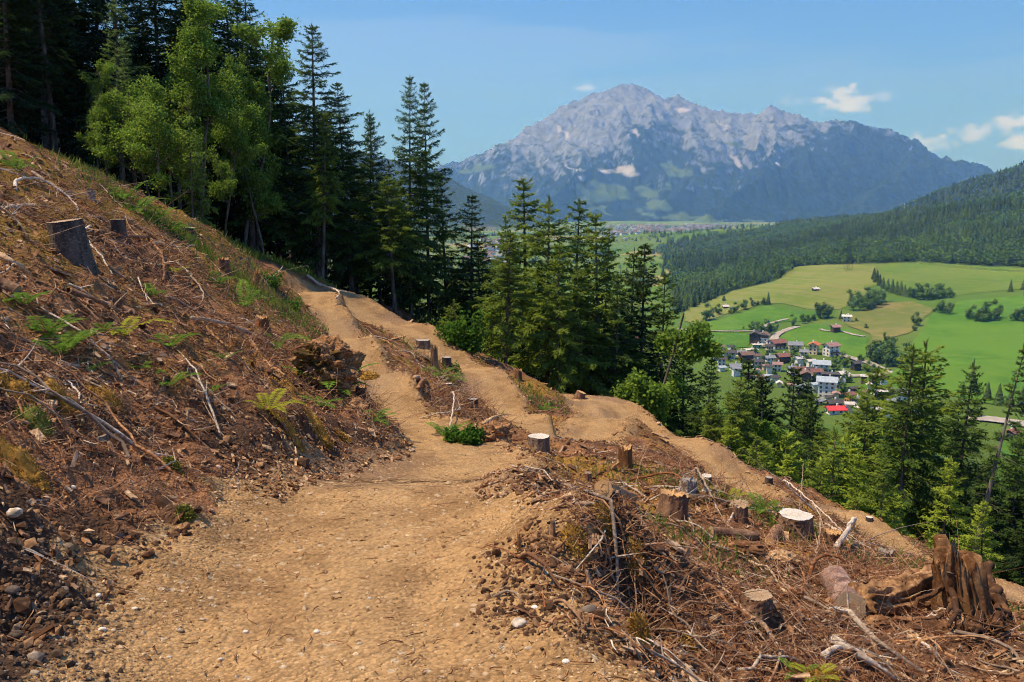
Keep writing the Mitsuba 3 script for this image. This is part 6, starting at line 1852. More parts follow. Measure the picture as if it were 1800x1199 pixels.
ANCHORS = [(112, 420, 'largest dark grey stump'), (203, 400, 'dark level cut stump'), (391, 468, 'reddish stump at the grassy edge'), (575, 640, 'mossy root plate'), (447, 500, 'ochre snag at the crest'), (105, 600, 'bright bushy fern'), (215, 585, 'yellow-green fern'), (405, 585, 'long dark branch'), (285, 460, 'curved brown branch'), (458, 570, 'red-brown stump'),
           (38, 828, 'ochre moss cushion at the left edge'), (300, 670, 'small upright fern'), (485, 595, 'fern on the bank'), (742, 608, 'low stump of the middle bank'), (832, 765, 'bright green bush'), (785, 640, 'round grey stump'), (752, 690, 'orange split branches'), (948, 780, 'white weathered stump'), (1100, 805, 'split orange stump'), (1184, 895, 'broad orange topped stump'),
           (1301, 910, 'dark splintered stump'), (1405, 925, 'big white topped stump'), (1337, 1080, 'round mossy topped stump'), (1478, 1060, 'bark covered log'), (1600, 1080, 'rotten log'), (1730, 1050, 'big rotten stump'), (1545, 1150, 'bleached poles'), (1432, 1185, 'yellow fern at the bottom'), (1030, 1010, 'root mound'), (1490, 940, 'long pale poles'), (1243, 850, 'bleached stump'), (1340, 850, 'end of the third trail arm'), (1213, 1140, 'ochre moss cushion of the foreground')]
ORDINAL = ('', 'second ', 'third ', 'fourth ', 'fifth ', 'sixth ', 'seventh ', 'eighth ')


def name_by_anchor(spots):
    """tells strewn branches apart by colour, by the nearest thing one can find and by the side of it they lie on"""
    found = {}
    for key, a, b, colour, grp in spots:
        n = min(range(len(ANCHORS)), key=lambda i: math.hypot(a - ANCHORS[i][0], b - ANCHORS[i][1]))
        dx, dy = a - ANCHORS[n][0], b - ANCHORS[n][1]
        side = ('right of' if dx > 0 else 'left of') if abs(dx) > abs(dy) else ('below' if dy > 0 else 'above')
        found.setdefault((n, side, colour), []).append((math.hypot(dx, dy), key, grp))
    for (n, side, colour), v in found.items():
        for i, (_, key, grp) in enumerate(sorted(v)):
            tag(key, f'{ORDINAL[min(i, 7)]}nearest {colour} dry branch {side} the {ANCHORS[n][2]}', 'branch', grp)


def scattered_branches():
    """the many dry branches strewn over the slopes"""
    rng = np.random.default_rng(505)
    spots = []
    zones = [((0, 270, 480, 760), 62, 'dry branch among others strewn over the left slope', 'dry branches strewn over the left slope', (.35, 1.3)),
             ((1050, 900, 1800, 1199), 74, 'dry branch among others strewn over the right foreground', 'dry branches strewn over the right foreground', (.25, .8)),
             ((640, 600, 870, 780), 30, 'dry branch in the brush of the middle bank', 'dry branches in the brush of the middle bank', (.5, 1.4)),
             ((1080, 790, 1560, 940), 34, 'dry branch in the brush along the lower trail arms', 'dry branches along the lower trail arms', (.5, 1.5))]
    for (x0, y0, x1, y1), n, lab, grp, lr in zones:
        done = 0
        while done < n:
            a, b = rng.uniform(x0, x1), rng.uniform(y0, y1)
            p = drop(a, b)
            d, _ = trail_info(np.array([p[0]]), np.array([p[1]]))
            if d[0] < 1.25 or p[1] > 34:
                continue
            L = rng.uniform(*lr)
            ang = rng.normal(-.35, .75) + (np.pi if rng.random() < .5 else 0)
            s = np.linspace(-.5, .5, 5)
            x, y = p[0] + np.cos(ang) * L * s + rng.normal(0, .05, 5) * L, p[1] + np.sin(ang) * L * s + rng.normal(0, .05, 5) * L
            lift = np.sin((s + .5) * np.pi) * rng.uniform(0, .14) * L
            r = rng.uniform(.006, .018) * (p[1] / 8) ** .4
            mb = MB()
            limb_mesh(mb, np.c_[x, y, gz(x, y) + lift + r], r, r * .4, rng, rng.integers(2, 9), .03, 5)
            key = number('dry_branch')
            ci = rng.integers(4)
            put(key, mb.mesh(), ('grey_wood', 'dead_wood', 'dead_wood', 'red_wood')[ci], smooth=True, uv=mb.uv())
            tag(key, lab, 'branch', grp)
            spots.append((key, a, b, ('bleached', 'brown', 'brown', 'reddish')[ci], grp))
            done += 1
    name_by_anchor(spots)


scattered_branches()


def brush():
    """tangles of fine dead twigs, which nobody could count"""
    rng = np.random.default_rng(606)
    mb = MB()
    B, D, W, N, U = [], [], [], [], []
    for (x0, y0, x1, y1, n, L) in ((200, 410, 420, 520, 900, .42), (0, 290, 260, 400, 900, .45), (330, 540, 520, 640, 900, .36), (640, 630, 860, 770, 4200, .45), (1120, 800, 1350, 900, 1500, .42), (1380, 960, 1640, 1060, 1700, .30), (1250, 1040, 1800, 1199, 2900, .22), (1450, 890, 1720, 1010, 1200, .40), (830, 950, 1130, 1110, 5200, .10), (950, 680, 990, 760, 300, .3), (440, 560, 600, 700, 900, .30), (0, 620, 350, 850, 1800, .13)):
        P0 = [drop(a, b) for a, b in zip(rng.uniform(x0, x1, 90), rng.uniform(y0, y1, 90))]
        for _ in range(n):
            p = P0[rng.integers(90)] + np.r_[rng.normal(0, .30, 2) * (.6 + L), 0]
            d0, _t = trail_info(p[:1], p[1:2])
            if d0[0] < 1.15 or any((p[0] - u) ** 2 + (p[1] + .25 * L - v) ** 2 < (1.3 * w + .45 * L) ** 2 for u, v, w in _stump_spots):
                continue
            p[2] = gz(p[0], p[1]) + rng.exponential(.05) * L * 2
            a = rng.uniform(0, 6.283)
            d = np.array([math.cos(a), math.sin(a), rng.normal(.12, .35)])
            B.append(p); D.append(d / np.linalg.norm(d) * L * rng.lognormal(-.35, .5))
    B, D = np.array(B), np.array(D)
    s = np.cross(D, rng.normal(0, 1, D.shape))
    s /= np.linalg.norm(s, axis=1, keepdims=True)
    u = np.cross(s, D / np.linalg.norm(D, axis=1, keepdims=True))
    r = .0022 * (B[:, 1] / 6) ** .75
    bend = s * (np.linalg.norm(D, axis=1) * rng.normal(0, .13, len(D)))[:, None]
    ring = []
    for c, k in ((B, 1.1), (B + D * .5 + bend, .9), (B + D, .4)):
        for j in range(3):
            q = j * 2.094
            ring.append(c + (math.cos(q) * s + math.sin(q) * u) * (r * k)[:, None])
    v = np.stack(ring, 1).reshape(-1, 3)
    f = []
    for lev in (0, 3):
        for j in range(3):
            j2 = (j + 1) % 3
            f += [[lev + j, lev + j2, lev + 3 + j2], [lev + j, lev + 3 + j2, lev + 3 + j]]
    F = (np.arange(len(B))[:, None, None] * 9 + np.array(f)[None]).reshape(-1, 3)
    put('brush', (v, F), 'brush_wood', uv=np.repeat(np.c_[rng.random(len(B)), rng.random(len(B))], 9, 0))
    tag('brush', 'tangles of fine dead twigs covering the logging slash', kind='stuff')


brush()


def log_px(pa, pb, r, label, bark, cut, seed, name='log', lift=.6):
    rng = np.random.default_rng(seed)
    a, b = drop(*pa), drop(*pb)
    a, b = a + [0, 0, r * lift], b + [0, 0, r * lift]
    n = 14
    s = np.linspace(0, 1, n)[:, None]
    c = a + (b - a) * s
    mb = MB()
    na = 44
    t = (b - a) / np.linalg.norm(b - a)
    u = np.cross(t, [0, 0, 1.0])
    u /= np.linalg.norm(u)
    w = np.cross(u, t)
    ang = np.arange(na) * 6.2832 / na
    rr = r * (1 + .16 * ((1 - np.abs(2 * meshkit.fbm(np.stack(np.broadcast_arrays(np.cos(ang)[None] * 6, np.sin(ang)[None] * 6, s * 2), -1), 3, seed + 4) - 1)) - .7) + .08 * (meshkit.fbm(np.stack(np.broadcast_arrays(np.cos(ang)[None] * 2, np.sin(ang)[None] * 2, s * 6), -1), 3, seed) - .5) * 2.5)
    v = c[:, None] + rr[..., None] * (np.cos(ang)[None, :, None] * u + np.sin(ang)[None, :, None] * w)
    i, j = np.meshgrid(np.arange(n - 1), np.arange(na), indexing='ij')
    mb.add(v.reshape(-1, 3), np.stack([i * na + j, i * na + (j + 1) % na, (i + 1) * na + (j + 1) % na, (i + 1) * na + j], -1).reshape(-1, 4), [.4, .5])
    key = number(name)
    scene[key + '__bark'] = mikit.ply(mb.mesh(), bark, smooth=True, uv=mb.uv())
    for e, (ring, cc) in enumerate(((v[0], c[0] - t * .004), (v[-1], c[-1] + t * .004))):
        vv = np.vstack([ring + (cc - c[0 if e == 0 else -1]), cc[None]])
        k = np.arange(na)
        scene[key + '__cut_face' + ('' if e == 0 else '_001')] = mikit.ply((vv, np.stack([k, (k + 1) % na, np.full(na, na)], 1)), cut, uv=np.c_[np.r_[np.ones(na), 0], np.r_[k / na, 0]])
    tag(key, label, 'log')


log_px((1466, 1030), (1494, 1082), .115, 'bark covered log pointing at the camera beside the rotten log', 'log_bark', 'cut_brown', 61)
log_px((1366, 936), (1352, 960), .06, 'short cut log with a bright orange end below the white topped stump', 'dead_wood', 'cut_orange', 62)
log_px((1330, 948), (1250, 940), .05, 'dark rotten log lying in the litter left of the white topped stump', 'stump_bark_warm', 'cut_brown', 63)
log_px((30, 520), (0, 505), .06, 'dark log end at the left edge below the ochre stub', 'dead_wood', 'cut_brown', 64)
log_px((1060, 870), (1112, 880), .05, 'orange split log at the right edge of the trail', 'chip_wood', 'cut_orange', 65)


def rotten_giant():
    """the big upturned stump in the lower right corner and the rotten log beside it"""
    rng = np.random.default_rng(71)
    p = drop(1742, 1112)
    m = p[1] / F_PX
    key = number('rotten_stump')
    mb = MB()
    na, nz = 110, 30
    a = np.arange(na) * 6.2832 / na
    v = []
    for i in range(nz + 1):
        t = i / nz
        H = 112 * m
        g = 1 - np.abs(2 * meshkit.fbm(np.c_[np.cos(a) * 3.2, np.sin(a) * 3.2, np.full(na, t * .7)], 3, 72) - 1)
        g2 = (1 - np.abs(2 * meshkit.fbm(np.c_[np.cos(a) * 9, np.sin(a) * 9, np.full(na, t * 1.6)], 3, 73) - 1)) - .65 + .5 * (meshkit.fbm(np.c_[np.cos(a) * 9, np.sin(a) * 9, np.full(na, t * 7)], 3, 76) - .5)
        leg = 1.0 * np.maximum(0, np.cos(2.5 * a + .6)) ** 2 * (1 - t) ** 1.7 - .30 * np.maximum(0, np.cos(2.5 * a + 3.74)) ** 2 * (1 - t)
        r = 47 * m * (1.0 + leg + .62 * (g - .62) + .34 * g2 - .28 * t)
        z = -.25 + (H + .25) * t * (1 + t * (.95 * (meshkit.fbm(np.c_[np.cos(a) * 2.2, np.sin(a) * 2.2, 0 * a], 3, 74) - .5) + .22 * g2 - .12 * np.cos(a)))
        v.append(np.c_[np.cos(a) * r - (1 - t) * .0 - t * 46 * m, np.sin(a) * r * .85, z])
    v.append(v[-1] * [.55, .55, 1] + [v[-1][:, 0].mean() * .45, 0, .02])
    V = np.vstack(v + [v[-1].mean(0)[None]])
    i, j = np.meshgrid(np.arange(nz + 1), np.arange(na), indexing='ij')
    f = tri(np.stack([i * na + j, i * na + (j + 1) % na, (i + 1) * na + (j + 1) % na, (i + 1) * na + j], -1).reshape(-1, 4))
    k = np.arange(na)
    f = np.vstack([f, np.stack([(nz + 1) * na + k, (nz + 1) * na + (k + 1) % na, np.full(na, (nz + 2) * na)], 1)])
    mb.add(V + p + [0, .25, 0], f, [.35, .5])
    put(key + '__trunk', mb.mesh(), 'rotten_wood', smooth=True, uv=mb.uv())
    for q, pix in enumerate(([(1690, 1062, .30), (1640, 1078, .12), (1600, 1092, .02)], [(1705, 1075, .2), (1668, 1100, .08), (1640, 1108)], [(1740, 1075, .2), (1765, 1115, .02), (1775, 1140)], [(1715, 1080, .15), (1722, 1120, .02), (1712, 1150)], [(1700, 1050, .35), (1670, 1040, .30), (1640, 1052, .12), (1622, 1062, .02)], [(1712, 1070, .25), (1690, 1085, .22), (1672, 1118, .03)], [(1735, 1060, .3), (1752, 1090, .16), (1748, 1128, .02)])):
        b = MB()
        pts = [drop(x[0], x[1]) + [0, .05, (x[2] if len(x) > 2 else 0) + .03] for x in pix]
        limb_mesh(b, pts, .05, .014, rng, 3, .09, 9)
        put(key + '__root' + ('' if q == 0 else f'_{q:03d}'), b.mesh(), 'dark_rotten', smooth=True, uv=b.uv())
    chunk(key + '__moss_cap', p + [-50 * m, .22, 104 * m], [.12, .11, .03], 'grey_wood', 75, .4)
    tag(key, 'big rotten stump with spread roots in the lower right corner', 'tree stump')
    # the rotten log
    a, b = drop(1690, 1075) + [0, .1, .16], drop(1515, 1085) + [0, .1, .10]
    n, na = 40, 60
    s = np.linspace(0, 1, n)[:, None]
    c = a + (b - a) * s + np.array([0, 0, .05]) * np.sin(s * 6)
    t = (b - a) / np.linalg.norm(b - a)
    u = np.cross(t, [0, 0, 1.0]); u /= np.linalg.norm(u)
    w = np.cross(u, t)
    ang = np.arange(na) * 6.2832 / na
    q = np.stack(np.broadcast_arrays(np.cos(ang)[None] * 3.2, np.sin(ang)[None] * 3.2, s * 2.2), -1)
    q2 = np.stack(np.broadcast_arrays(np.cos(ang)[None] * 10, np.sin(ang)[None] * 10, s * 4), -1)
    g = 1 - np.abs(2 * meshkit.fbm(q, 3, 81) - 1)
    r = .135 * (1 + 1.1 * (g - .62) + .5 * ((1 - np.abs(2 * meshkit.fbm(q2, 3, 82) - 1)) - .7) + .4 * (meshkit.fbm(q * 2.5, 3, 83) - .5)) * (1 - .15 * s)
    V = c[:, None] + r[..., None] * (np.cos(ang)[None, :, None] * u + np.sin(ang)[None, :, None] * w)
    V = np.vstack([V.reshape(-1, 3), c[:1], c[-1:]])
    i, j = np.meshgrid(np.arange(n - 1), np.arange(na), indexing='ij')
    f = tri(np.stack([i * na + j, i * na + (j + 1) % na, (i + 1) * na + (j + 1) % na, (i + 1) * na + j], -1).reshape(-1, 4))
    k = np.arange(na)
    f = np.vstack([f, np.stack([(k + 1) % na, k, np.full(na, n * na)], 1), np.stack([(n - 1) * na + k, (n - 1) * na + (k + 1) % na, np.full(na, n * na + 1)], 1)])
    put('rotten_log', (V, f), 'rotten_wood', smooth=True, uv=np.tile([.45, .5], (len(V), 1)))
    tag('rotten_log', 'long rotten log lying left of the big rotten stump', 'log')
    for i, (x, y, sz, lab) in enumerate(((1642, 1112, (.17, .09, .06), 'ochre slab of rotten wood under the rotten log'), (1545, 1098, (.11, .07, .05), 'orange lump of rotten wood left of the ochre slab'), (1700, 1118, (.09, .09, .10), 'reddish lump of rotten wood between the roots of the big stump'),
                                         (1370, 985, (.16, .10, .07), 'mossy ochre root lump below the cut log end'), (1300, 965, (.20, .10, .06), 'rotten orange wood lying in the litter below the splintered stump'))):
        chunk(number('rotten_wood'), drop(x, y) + [0, 0, .01], sz, 'dark_rotten' if i in (0, 2) else 'rotten_wood', 90 + i, .7, 3.0, lab, 'wood', tall=.4)


rotten_giant()


def root_plate():
    """the mossy root plate on the left bank"""
    p = drop(577, 694)
    m = p[1] / F_PX
    key = number('root_plate')
    chunk(key + '__core', p + [-10 * m, .40, 40 * m], [50 * m, .34, 54 * m], 'dark_rotten', 101, .65, 2.4, sub=5, tall=.5)
    chunk(key + '__moss', p + [-22 * m, .30, 58 * m], [40 * m, .28, 28 * m], 'moss_dark', 102, .8, 3.2, sub=5)
    rng = np.random.default_rng(103)
    for q in range(9):
        b = MB()
        a0 = p + [rng.uniform(-50, 25) * m, rng.uniform(.15, .35), rng.uniform(15, 85) * m]
        d = np.array([rng.normal(0, .8), -.4 - rng.random() * .5, rng.normal(-.1, .6)])
        s = np.linspace(0, 1, 5)[:, None]
        limb_mesh(b, a0 + d * .32 * s + [0, 0, -.12] * s ** 2, .022, .006, rng, 2, .05, 6)
        put(key + '__root' + ('' if q == 0 else f'_{q:03d}'), b.mesh(), 'red_wood' if q % 2 else 'dead_wood', smooth=True, uv=b.uv())
    tag(key, 'upturned mossy root plate on the bank over the first trail arm', 'root plate')
    p = drop(625, 722)
    key = number('root_plate')
    chunk(key, p + [0, .1, .02], [.16, .12, .12], 'rotten_wood', 105, .6, 2.2, 'small orange root chunk at the foot of the mossy root plate', 'root chunk', tall=.5)
    p = drop(873, 778)
    key = number('root_plate')
    chunk(key, p + [0, .2, .06], [.20, .16, .17], 'dark_rotten', 106, .9, 3.0, 'orange root chunk right of the green bush in the middle', 'root chunk', tall=.5)


root_plate()


# ------------------------------------------------------------------ ferns, bushes, moss cushions, rocks
def fern(p, size, label, leaf='fern_leaf', fronds=7, seed=0, az=None):
    rng = np.random.default_rng(7000 + seed)
    key = number('fern')
    for k in range(fronds):
        a = k * 6.2832 / fronds + rng.normal(0, .25) if az is None else az + rng.normal(0, .5)
        L = size * rng.uniform(.7, 1.1)
        n = 20
        s = np.linspace(.03, 1, n)
        up = rng.uniform(.65, 1.15)
        rad, z = L * (s - .12 * s ** 2), L * (up * s - 1.0 * s ** 2 * rng.uniform(.5, .8))
        pts = np.c_[np.cos(a) * rad, np.sin(a) * rad, z]
        t = np.gradient(pts, axis=0)
        t /= np.linalg.norm(t, axis=1, keepdims=True)
        side = np.cross(t, [0, 0, 1.0])
        side /= np.linalg.norm(side, axis=1, keepdims=True)
        nr = np.cross(side, t)
        B, D, W, N, U = [], [], [], [], []
        w = L * .24 * np.sin(np.pi * np.clip(s * .9 + .10, 0, 1)) ** .8 * (1 - s) ** .25
        for sg in (-1, 1):
            d = side * sg + t * .45 + nr * rng.normal(-.10, .08, (n, 1))
            d /= np.linalg.norm(d, axis=1, keepdims=True)
            B.append(pts); D.append(d * w[:, None]); W.append(np.full(n, L * .020)); N.append(nr); U.append(np.c_[s * .8 + .1, np.full(n, rng.random())])
            for q in (.35, .6, .8):      # the leaflets' teeth
                for s2 in (-1, 1):
                    d2 = d + t * .9 * s2
                    B.append(pts + d * (w * q)[:, None]); D.append(d2 * (w * .30 * (1.15 - q))[:, None]); W.append(np.full(n, L * .009)); N.append(nr); U.append(np.c_[s * .8 + .2, np.full(n, rng.random())])
        mb = MB()
        v, f, uv = rhombi(np.vstack(B), np.vstack(D), np.concatenate(W), np.vstack(N), np.vstack(U))
        mb.add(v + p, f, uv)
        mb.tube(pts + p, np.linspace(.005, .0015, n) * size * 1.6, 4, [.1, .4], cap=False)
        scene[key + '__frond' + ('' if k == 0 else f'_{k:03d}')] = mikit.ply(mb.mesh(), leaf, uv=mb.uv())
    tag(key, label, 'fern')


FERNS = [
    (583, 690, .62, 'largest fern, drooping in front of the mossy root plate', 'fern_leaf', 8), (548, 672, .34, 'small yellow-green fern left of the largest fern', 'fern_yellow', 5),
    (485, 606, .55, 'fern on the bank above the dark branch and the root plate', 'fern_leaf', 5), (108, 625, .42, 'bright bushy fern on the left slope', 'fern_leaf', 9), (85, 590, .34, 'fern tuft just above the bright bushy fern', 'fern_leaf', 7),
    (215, 592, .40, 'single yellow-green fern frond cluster on the left slope', 'fern_yellow', 4), (182, 582, .22, 'tiny green fern left of the yellow-green fern', 'fern_leaf', 5), (300, 610, .30, 'small fern in the middle of the left slope', 'fern_leaf', 5),
    (297, 680, .26, 'small upright fern at the end of the short bright stick', 'fern_leaf', 6), (248, 650, .16, 'tiny fern left of the short bright stick', 'fern_leaf', 5), (160, 655, .20, 'low fern in the moss left of the short bright stick', 'fern_leaf', 5), (45, 535, .26, 'small fern at the far left of the slope', 'fern_leaf', 6),
    (395, 632, .20, 'little fern under the dark hollow on the left slope', 'fern_leaf', 5), (470, 722, .34, 'pale fern low on the bank left of the root plate', 'fern_yellow', 6), (565, 715, .26, 'mossy fern below the largest fern', 'fern_leaf', 6), (655, 742, .30, 'fern at the lip of the first trail arm', 'fern_leaf', 6), (375, 690, .18, 'tiny fern near the foot of the left slope', 'fern_leaf', 4),
    (268, 520, .28, 'small green fern below the curved branch', 'fern_leaf', 5), (305, 480, .30, 'yellowish fern by the greyish curved branch', 'fern_yellow', 5), (385, 500, .45, 'fern at the grassy crest of the left slope', 'fern_leaf', 6), (430, 540, .50, 'broad fern on the grassy crest', 'fern_leaf', 6), (30, 300, .5, 'fern on the bank at the top left corner', 'fern_leaf', 6),
    (215, 352, .95, 'big fern of the thicket at the wood edge, left one', 'fern_leaf', 8), (240, 375, .95, 'big fern of the thicket at the wood edge, middle one', 'fern_leaf', 8), (268, 392, .9, 'big fern of the thicket at the wood edge, right one', 'fern_leaf', 8), (300, 410, .8, 'fern at the lower end of the thicket at the wood edge', 'fern_leaf', 7),
    (1432, 1192, .11, 'yellow fern at the bottom right between the poles', 'fern_yellow', 6), (1405, 1188, .10, 'green fern beside the yellow one at the bottom', 'fern_leaf', 5), (1345, 905, .36, 'leafy fern behind the splintered stump', 'fern_leaf', 6), (770, 665, .5, 'fern on the middle bank below the round grey stump', 'fern_leaf', 6), (795, 672, .45, 'fern at the brim of the second trail arm', 'fern_leaf', 6), (785, 768, .4, 'fern left of the green bush', 'fern_leaf', 6), (957, 722, .4, 'fern on the bank left of the third arm', 'fern_leaf', 5), (1285, 880, .3, 'pale fern under the lowest bend', 'fern_yellow', 5),
]
for i, (a, b, s, lab, lf, n) in enumerate(FERNS):
    fern(drop(a, b), s * (1.3 if s < .7 else .8), lab, lf, n, i)


def bush(p, R, H, label, leaf, n, size, seed, name='bush', cat='bush'):
    rng = np.random.default_rng(seed)
    key = number(name)
    st, lf = MB(), MB()
    tips = []
    for k in range(9):
        a = rng.uniform(0, 6.28)
        s = np.linspace(0, 1, 6)[:, None]
        q = np.array([math.cos(a), math.sin(a), 0]) * R * rng.uniform(.3, .9) * s + np.array([0, 0, H * rng.uniform(.6, 1)]) * s + rng.normal(0, .02, (6, 3))
        st.tube(q + p, np.linspace(.008, .003, 6), 4, [.5, .5], cap=False)
        tips.append(q[1:])
    t = np.vstack(tips)
    c = t[rng.integers(len(t), size=n)] + rng.normal(0, R * .22, (n, 3))
    c[:, 2] = np.abs(c[:, 2])
    d = rng.normal(0, 1, (n, 3)) + [0, 0, -.2]
    d /= np.linalg.norm(d, axis=1, keepdims=True)
    sz = size * rng.uniform(.6, 1.3, n)
    v, f, uv = rhombi(c + p, d * sz[:, None], sz * .42, rng.normal(0, .5, (n, 3)) + [0, -.2, 1], np.c_[rng.random(n), rng.random(n)])
    lf.add(v, f, uv)
    scene[key + '__stem'] = mikit.ply(st.mesh(), 'bark', uv=st.uv())
    scene[key + '__foliage'] = mikit.ply(lf.mesh(), leaf, uv=lf.uv())
    labels[key + '__foliage'] = {'kind': 'stuff'}
    labels[key + '__stem'] = {'kind': 'stuff'}
    tag(key, label, cat)


bush(drop(832, 782), .15, .24, 'dense bright green bush at the bend in the middle of the photo', 'bush_leaf', 800, .055, 1)
bush(drop(800, 776), .16, .10, 'low green bush left of the dense bright one', 'bush_leaf', 500, .06, 2)
bush(drop(828, 628) + [0, .6, 0], .7, 1.3, 'pale leafed sapling beside the upper trail arm', 'bush_leaf', 900, .13, 3, 'broadleaf_sapling', 'sapling')
bush(drop(785, 612) + [0, .5, 0], .6, .7, 'low leafy bush on the outer lip of the upper trail arm', 'bush_leaf', 700, .11, 4)
bush(drop(800, 655), .3, .25, 'small green bush by the brim of the second trail arm', 'bush_leaf', 350, .07, 5)
bush(drop(480, 505), .35, .4, 'green herb bush at the start of the upper trail', 'bush_leaf', 450, .08, 6)
bush(drop(1625, 940), .6, 1.0, 'broad leafed bush at the lowest trail arm', 'bush_leaf', 900, .12, 7)
bush(drop(515, 545), .3, .25, 'low green bush on the bank at the upper trail bend', 'bush_leaf', 350, .07, 8)


def cushion(px, py, w, h, label, bsdf, seed):
    """a cushion of moss: a low mound with a fringe of short shoots"""
    rng = np.random.default_rng(8000 + seed)
    p = drop(px, py)
    m = p[1] / F_PX
    R, H = w * m / 2, h * m
    key = number('moss_cushion')
    g = trimesh.creation.icosphere(3)
    v = np.array(g.vertices)
    v = v * (1 + .8 * (meshkit.fbm(v * 2.2 + seed, 4, seed) - .5)[:, None])
    w_ = v * [R, R * .8, H * .8] + p
    w_[:, 2] += gz(w_[:, 0], w_[:, 1]) - p[2]
    n = 1500
    k = rng.integers(len(v), size=n)
    b = w_[k] + rng.normal(0, .05 * R, (n, 3))
    d = v[k] + rng.normal(0, .6, (n, 3))
    d /= np.linalg.norm(d, axis=1, keepdims=True)
    l = rng.uniform(.010, .026, n) * (p[1] / 5) ** .5
    rv, rf, ruv = rhombi(b, d * l[:, None], l * .16, rng.normal(0, 1, (n, 3)), np.c_[rng.random(n), rng.random(n)])
    mb = MB().add(w_, g.faces, [.3, .5]).add(rv, rf, ruv)
    put(key, mb.mesh(), bsdf, uv=mb.uv())
    tag(key, label, 'moss')


for i, (a, b, w, h, lab, bs) in enumerate([
    (38, 838, 95, 34, 'large ochre moss cushion at the left edge above the gravel', 'moss_fuzz'), (25, 690, 70, 26, 'orange moss cushion at the left edge', 'moss_fuzz'), (110, 705, 60, 22, 'ochre moss cushion left of the small sticks', 'moss_fuzz'), (60, 740, 60, 22, 'greenish moss cushion under the orange one', 'green_moss_fuzz'),
    (185, 700, 56, 16, 'flat ochre moss patch on the left bank', 'moss_fuzz'), (560, 762, 44, 18, 'round orange moss cushion below the largest fern', 'moss_fuzz'), (500, 750, 60, 14, 'flat orange moss strip on the bank', 'moss_fuzz'), (600, 770, 26, 10, 'small orange moss cushion near the end of the bank', 'moss_fuzz'),
    (305, 818, 26, 10, 'small mossy tuft on the bare bank', 'green_moss_fuzz'), (327, 905, 26, 12, 'single green-brown tuft on the gravel left of the trail', 'green_moss_fuzz'), (1010, 950, 46, 18, 'orange moss cushion on top of the root mound', 'moss_fuzz'), (1125, 1120, 40, 48, 'hanging ochre moss clump in the dark hollow', 'moss_fuzz'),
    (1115, 980, 34, 14, 'ochre moss on the right shoulder of the root mound', 'moss_fuzz'), (1322, 1095, 34, 12, 'green moss at the foot of the round stump', 'green_moss_fuzz'), (1215, 1140, 40, 16, 'ochre moss cushion in the right foreground litter', 'moss_fuzz'), (1450, 1199, 60, 20, 'ochre moss at the bottom edge', 'moss_fuzz'), (1060, 905, 40, 10, 'orange moss patch by the trail edge', 'moss_fuzz'), (640, 665, 50, 14, 'ochre moss hump at the start of the brushy bank', 'moss_fuzz')]):
    cushion(a, b, w, h, lab, bs, i)


def root_mound():
    """clods, stones and roots heaped up beside the trail"""
    rng = np.random.default_rng(900)
    n = 2600
    c = np.array([drop(a, b) for a, b in zip(rng.uniform(900, 1130, 60), rng.uniform(945, 1110, 60))])
    k = rng.integers(60, size=n)
    X, Y = c[k, 0] + rng.normal(0, .10, n), c[k, 1] + rng.normal(0, .10, n)
    lumps('mound_soil', rng, X, Y, rng.lognormal(-4.95, .5, n), 'clod_soil', 'heap of dark crumbly soil held together by roots beside the trail', .8, True)
    c = np.array([drop(a, b) for a, b in zip(rng.uniform(0, 130, 60), rng.uniform(930, 1190, 60))])
    n = 1500
    k = rng.integers(60, size=n)
    X, Y = c[k, 0] + rng.normal(0, .10, n), c[k, 1] + rng.normal(0, .10, n)
    lumps('bank_rubble', rng, X, Y, rng.lognormal(-5.15, .5, n), 'rubble_stone', 'grey-brown rubble and earth clods at the left foot of the bank', .8, True)
    for q in range(34):
        a, b = rng.uniform(880, 1140), rng.uniform(940, 1110)
        p = drop(a, b)
        d = np.array([rng.normal(0, 1), rng.normal(-.4, .6), rng.normal(.15, .5)])
        d /= np.linalg.norm(d)
        s = np.linspace(0, 1, 6)[:, None]
        L = rng.uniform(.12, .38)
        pts = p + d * L * s + np.array([0, 0, -.5]) * L * s ** 2
        pts[:, 2] = np.maximum(pts[:, 2], gz(pts[:, 0], pts[:, 1]) + .008)
        mb = MB()
        limb_mesh(mb, pts, rng.uniform(.004, .008), .0015, rng, 3, .05, 5)
        key = number('mound_root')
        put(key, mb.mesh(), 'red_wood' if rng.random() < .6 else 'dead_wood', smooth=True, uv=mb.uv())
        tag(key, 'thin red-brown root sticking out of the root mound beside the trail', 'root', 'roots of the root mound')


root_mound()

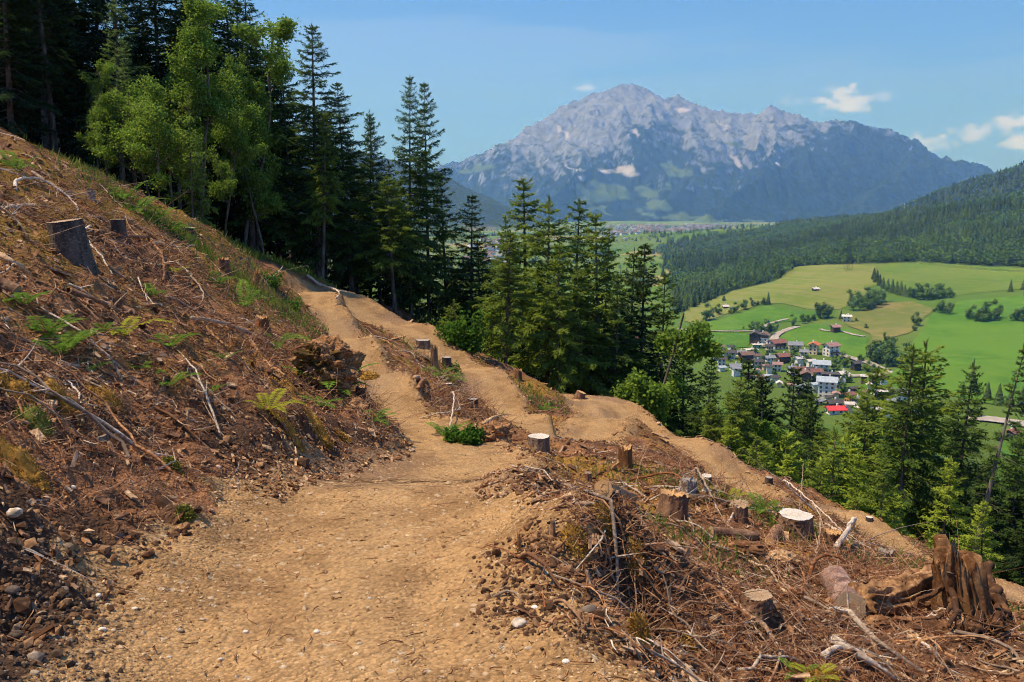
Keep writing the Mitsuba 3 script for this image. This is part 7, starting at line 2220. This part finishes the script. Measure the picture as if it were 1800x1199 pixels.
ROCKS = [
    (172, 1048, 12, 'pale_stone', 'white stone on the left of the trail, upper of the white ones'), (237, 1071, 12, 'pale_stone', 'white flat stone right of the upper white stone'), (190, 1066, 14, 'stone', 'ochre stone between the two white stones on the left'), (180, 1108, 16, 'pale_stone', 'pale stone on the left of the trail below the white ones'),
    (200, 1109, 10, 'stone', 'small stone right of the pale one'), (317, 1110, 14, 'stone', 'ochre stone pair on the lower trail, left of centre'), (432, 1112, 12, 'pale_stone', 'whitish elongated stone in the lower middle of the trail'), (557, 1112, 12, 'pale_stone', 'bright stone in the lower middle of the trail, right of the elongated one'),
    (357, 1090, 11, 'stone', 'rounded ochre stone on the trail'), (297, 1156, 10, 'pale_stone', 'white stone near the bottom left of the trail'), (388, 1160, 9, 'pale_stone', 'small white stone near the bottom of the trail'), (650, 1053, 9, 'pale_stone', 'bright white chip standing on the open gravel'), (632, 1133, 12, 'stone', 'yellowish stone low in the middle of the trail'),
    (930, 1142, 16, 'stone', 'rounded ochre stone at the right edge of the trail'), (995, 1165, 15, 'pale_stone', 'pale stone at the right edge near the bottom'), (913, 1099, 30, 'stone', 'large flat ochre stone at the right edge of the trail'), (940, 1069, 13, 'pale_stone', 'pale stone under the root mound'), (895, 1078, 10, 'stone', 'small ochre stone left of the pale stone under the root mound'),
    (60, 1160, 34, 'grey_stone', 'dark grey boulder in the rubble at the bottom left'), (30, 1120, 30, 'grey_stone', 'grey boulder left above the dark one in the rubble'), (25, 905, 30, 'stone', 'pale weathered stone at the left edge of the bank'), (128, 858, 11, 'pale_stone', 'small pale stone on the bank'), (205, 910, 15, 'stone', 'pale ochre stone at the foot of the bank'),
    (82, 982, 18, 'stone', 'ochre stone in the rubble under the bank'), (120, 962, 20, 'stone', 'orange stone pair at the foot of the bank'), (60, 1185, 20, 'stone', 'ochre stone at the bottom left corner'), (384, 823, 12, 'pale_stone', 'pale slab on the bare bank above the trail'), (1035, 1075, 30, 'grey_stone', 'grey stone at the dark hollow'), (1010, 880, 10, 'stone', 'ochre stone in the litter right of the trail'), (920, 895, 12, 'stone', 'flat stone at the right trail edge near the dip'), (110, 1040, 22, 'grey_stone', 'grey stone at the border of rubble and trail'), (20, 1040, 30, 'grey_stone', 'dark stone at the left edge over the boulders'),
]
for i, (a, b, w, bs, lab) in enumerate(ROCKS):
    p = drop(a, b)
    r = w * p[1] / F_PX / 2
    rng = np.random.default_rng(300 + i)
    chunk(number('rock'), p + [0, 0, r * .25], [r, r * rng.uniform(.6, .9), r * rng.uniform(.45, .7)], bs, 300 + i, .35, 1.6, lab, 'rock', sub=2)


def number_rows():
    """members of a row are told apart by their place in it"""
    words = 'first second third fourth fifth sixth seventh eighth ninth tenth eleventh twelfth thirteenth fourteenth fifteenth sixteenth seventeenth eighteenth nineteenth twentieth twenty-first twenty-second twenty-third twenty-fourth twenty-fifth twenty-sixth twenty-seventh twenty-eighth twenty-ninth thirtieth'.split()
    for grp, text in (('broadleaf trees of the thick hedge', 'broadleaf tree of the thick hedge between the upper meadows'), ('conifers of the diagonal row', 'dark conifer in the diagonal row down the upper meadow'),
                      ('trees of the hedge to the right', 'dense tree of the hedge running right from the diagonal row'), ('small trees under the forest edge', 'small bushy tree under the forest edge'), ('garden trees of the village', 'broadleaf garden tree between the village houses'), ('young trees in the thicket behind the third trail arm', 'bushy young tree in the bright thicket behind the third arm')):
        keys = [k for k, d in labels.items() if d.get('group') == grp]
        at = lambda k: np.array(scene[k]['to_world'].matrix, float)[:2, 3]
        keys.sort(key=lambda k: at(k)[0] / at(k)[1])
        for i, k in enumerate(keys[:30]):
            labels[k]['label'] = f'{text}, {words[i]} from the left'


number_rows()
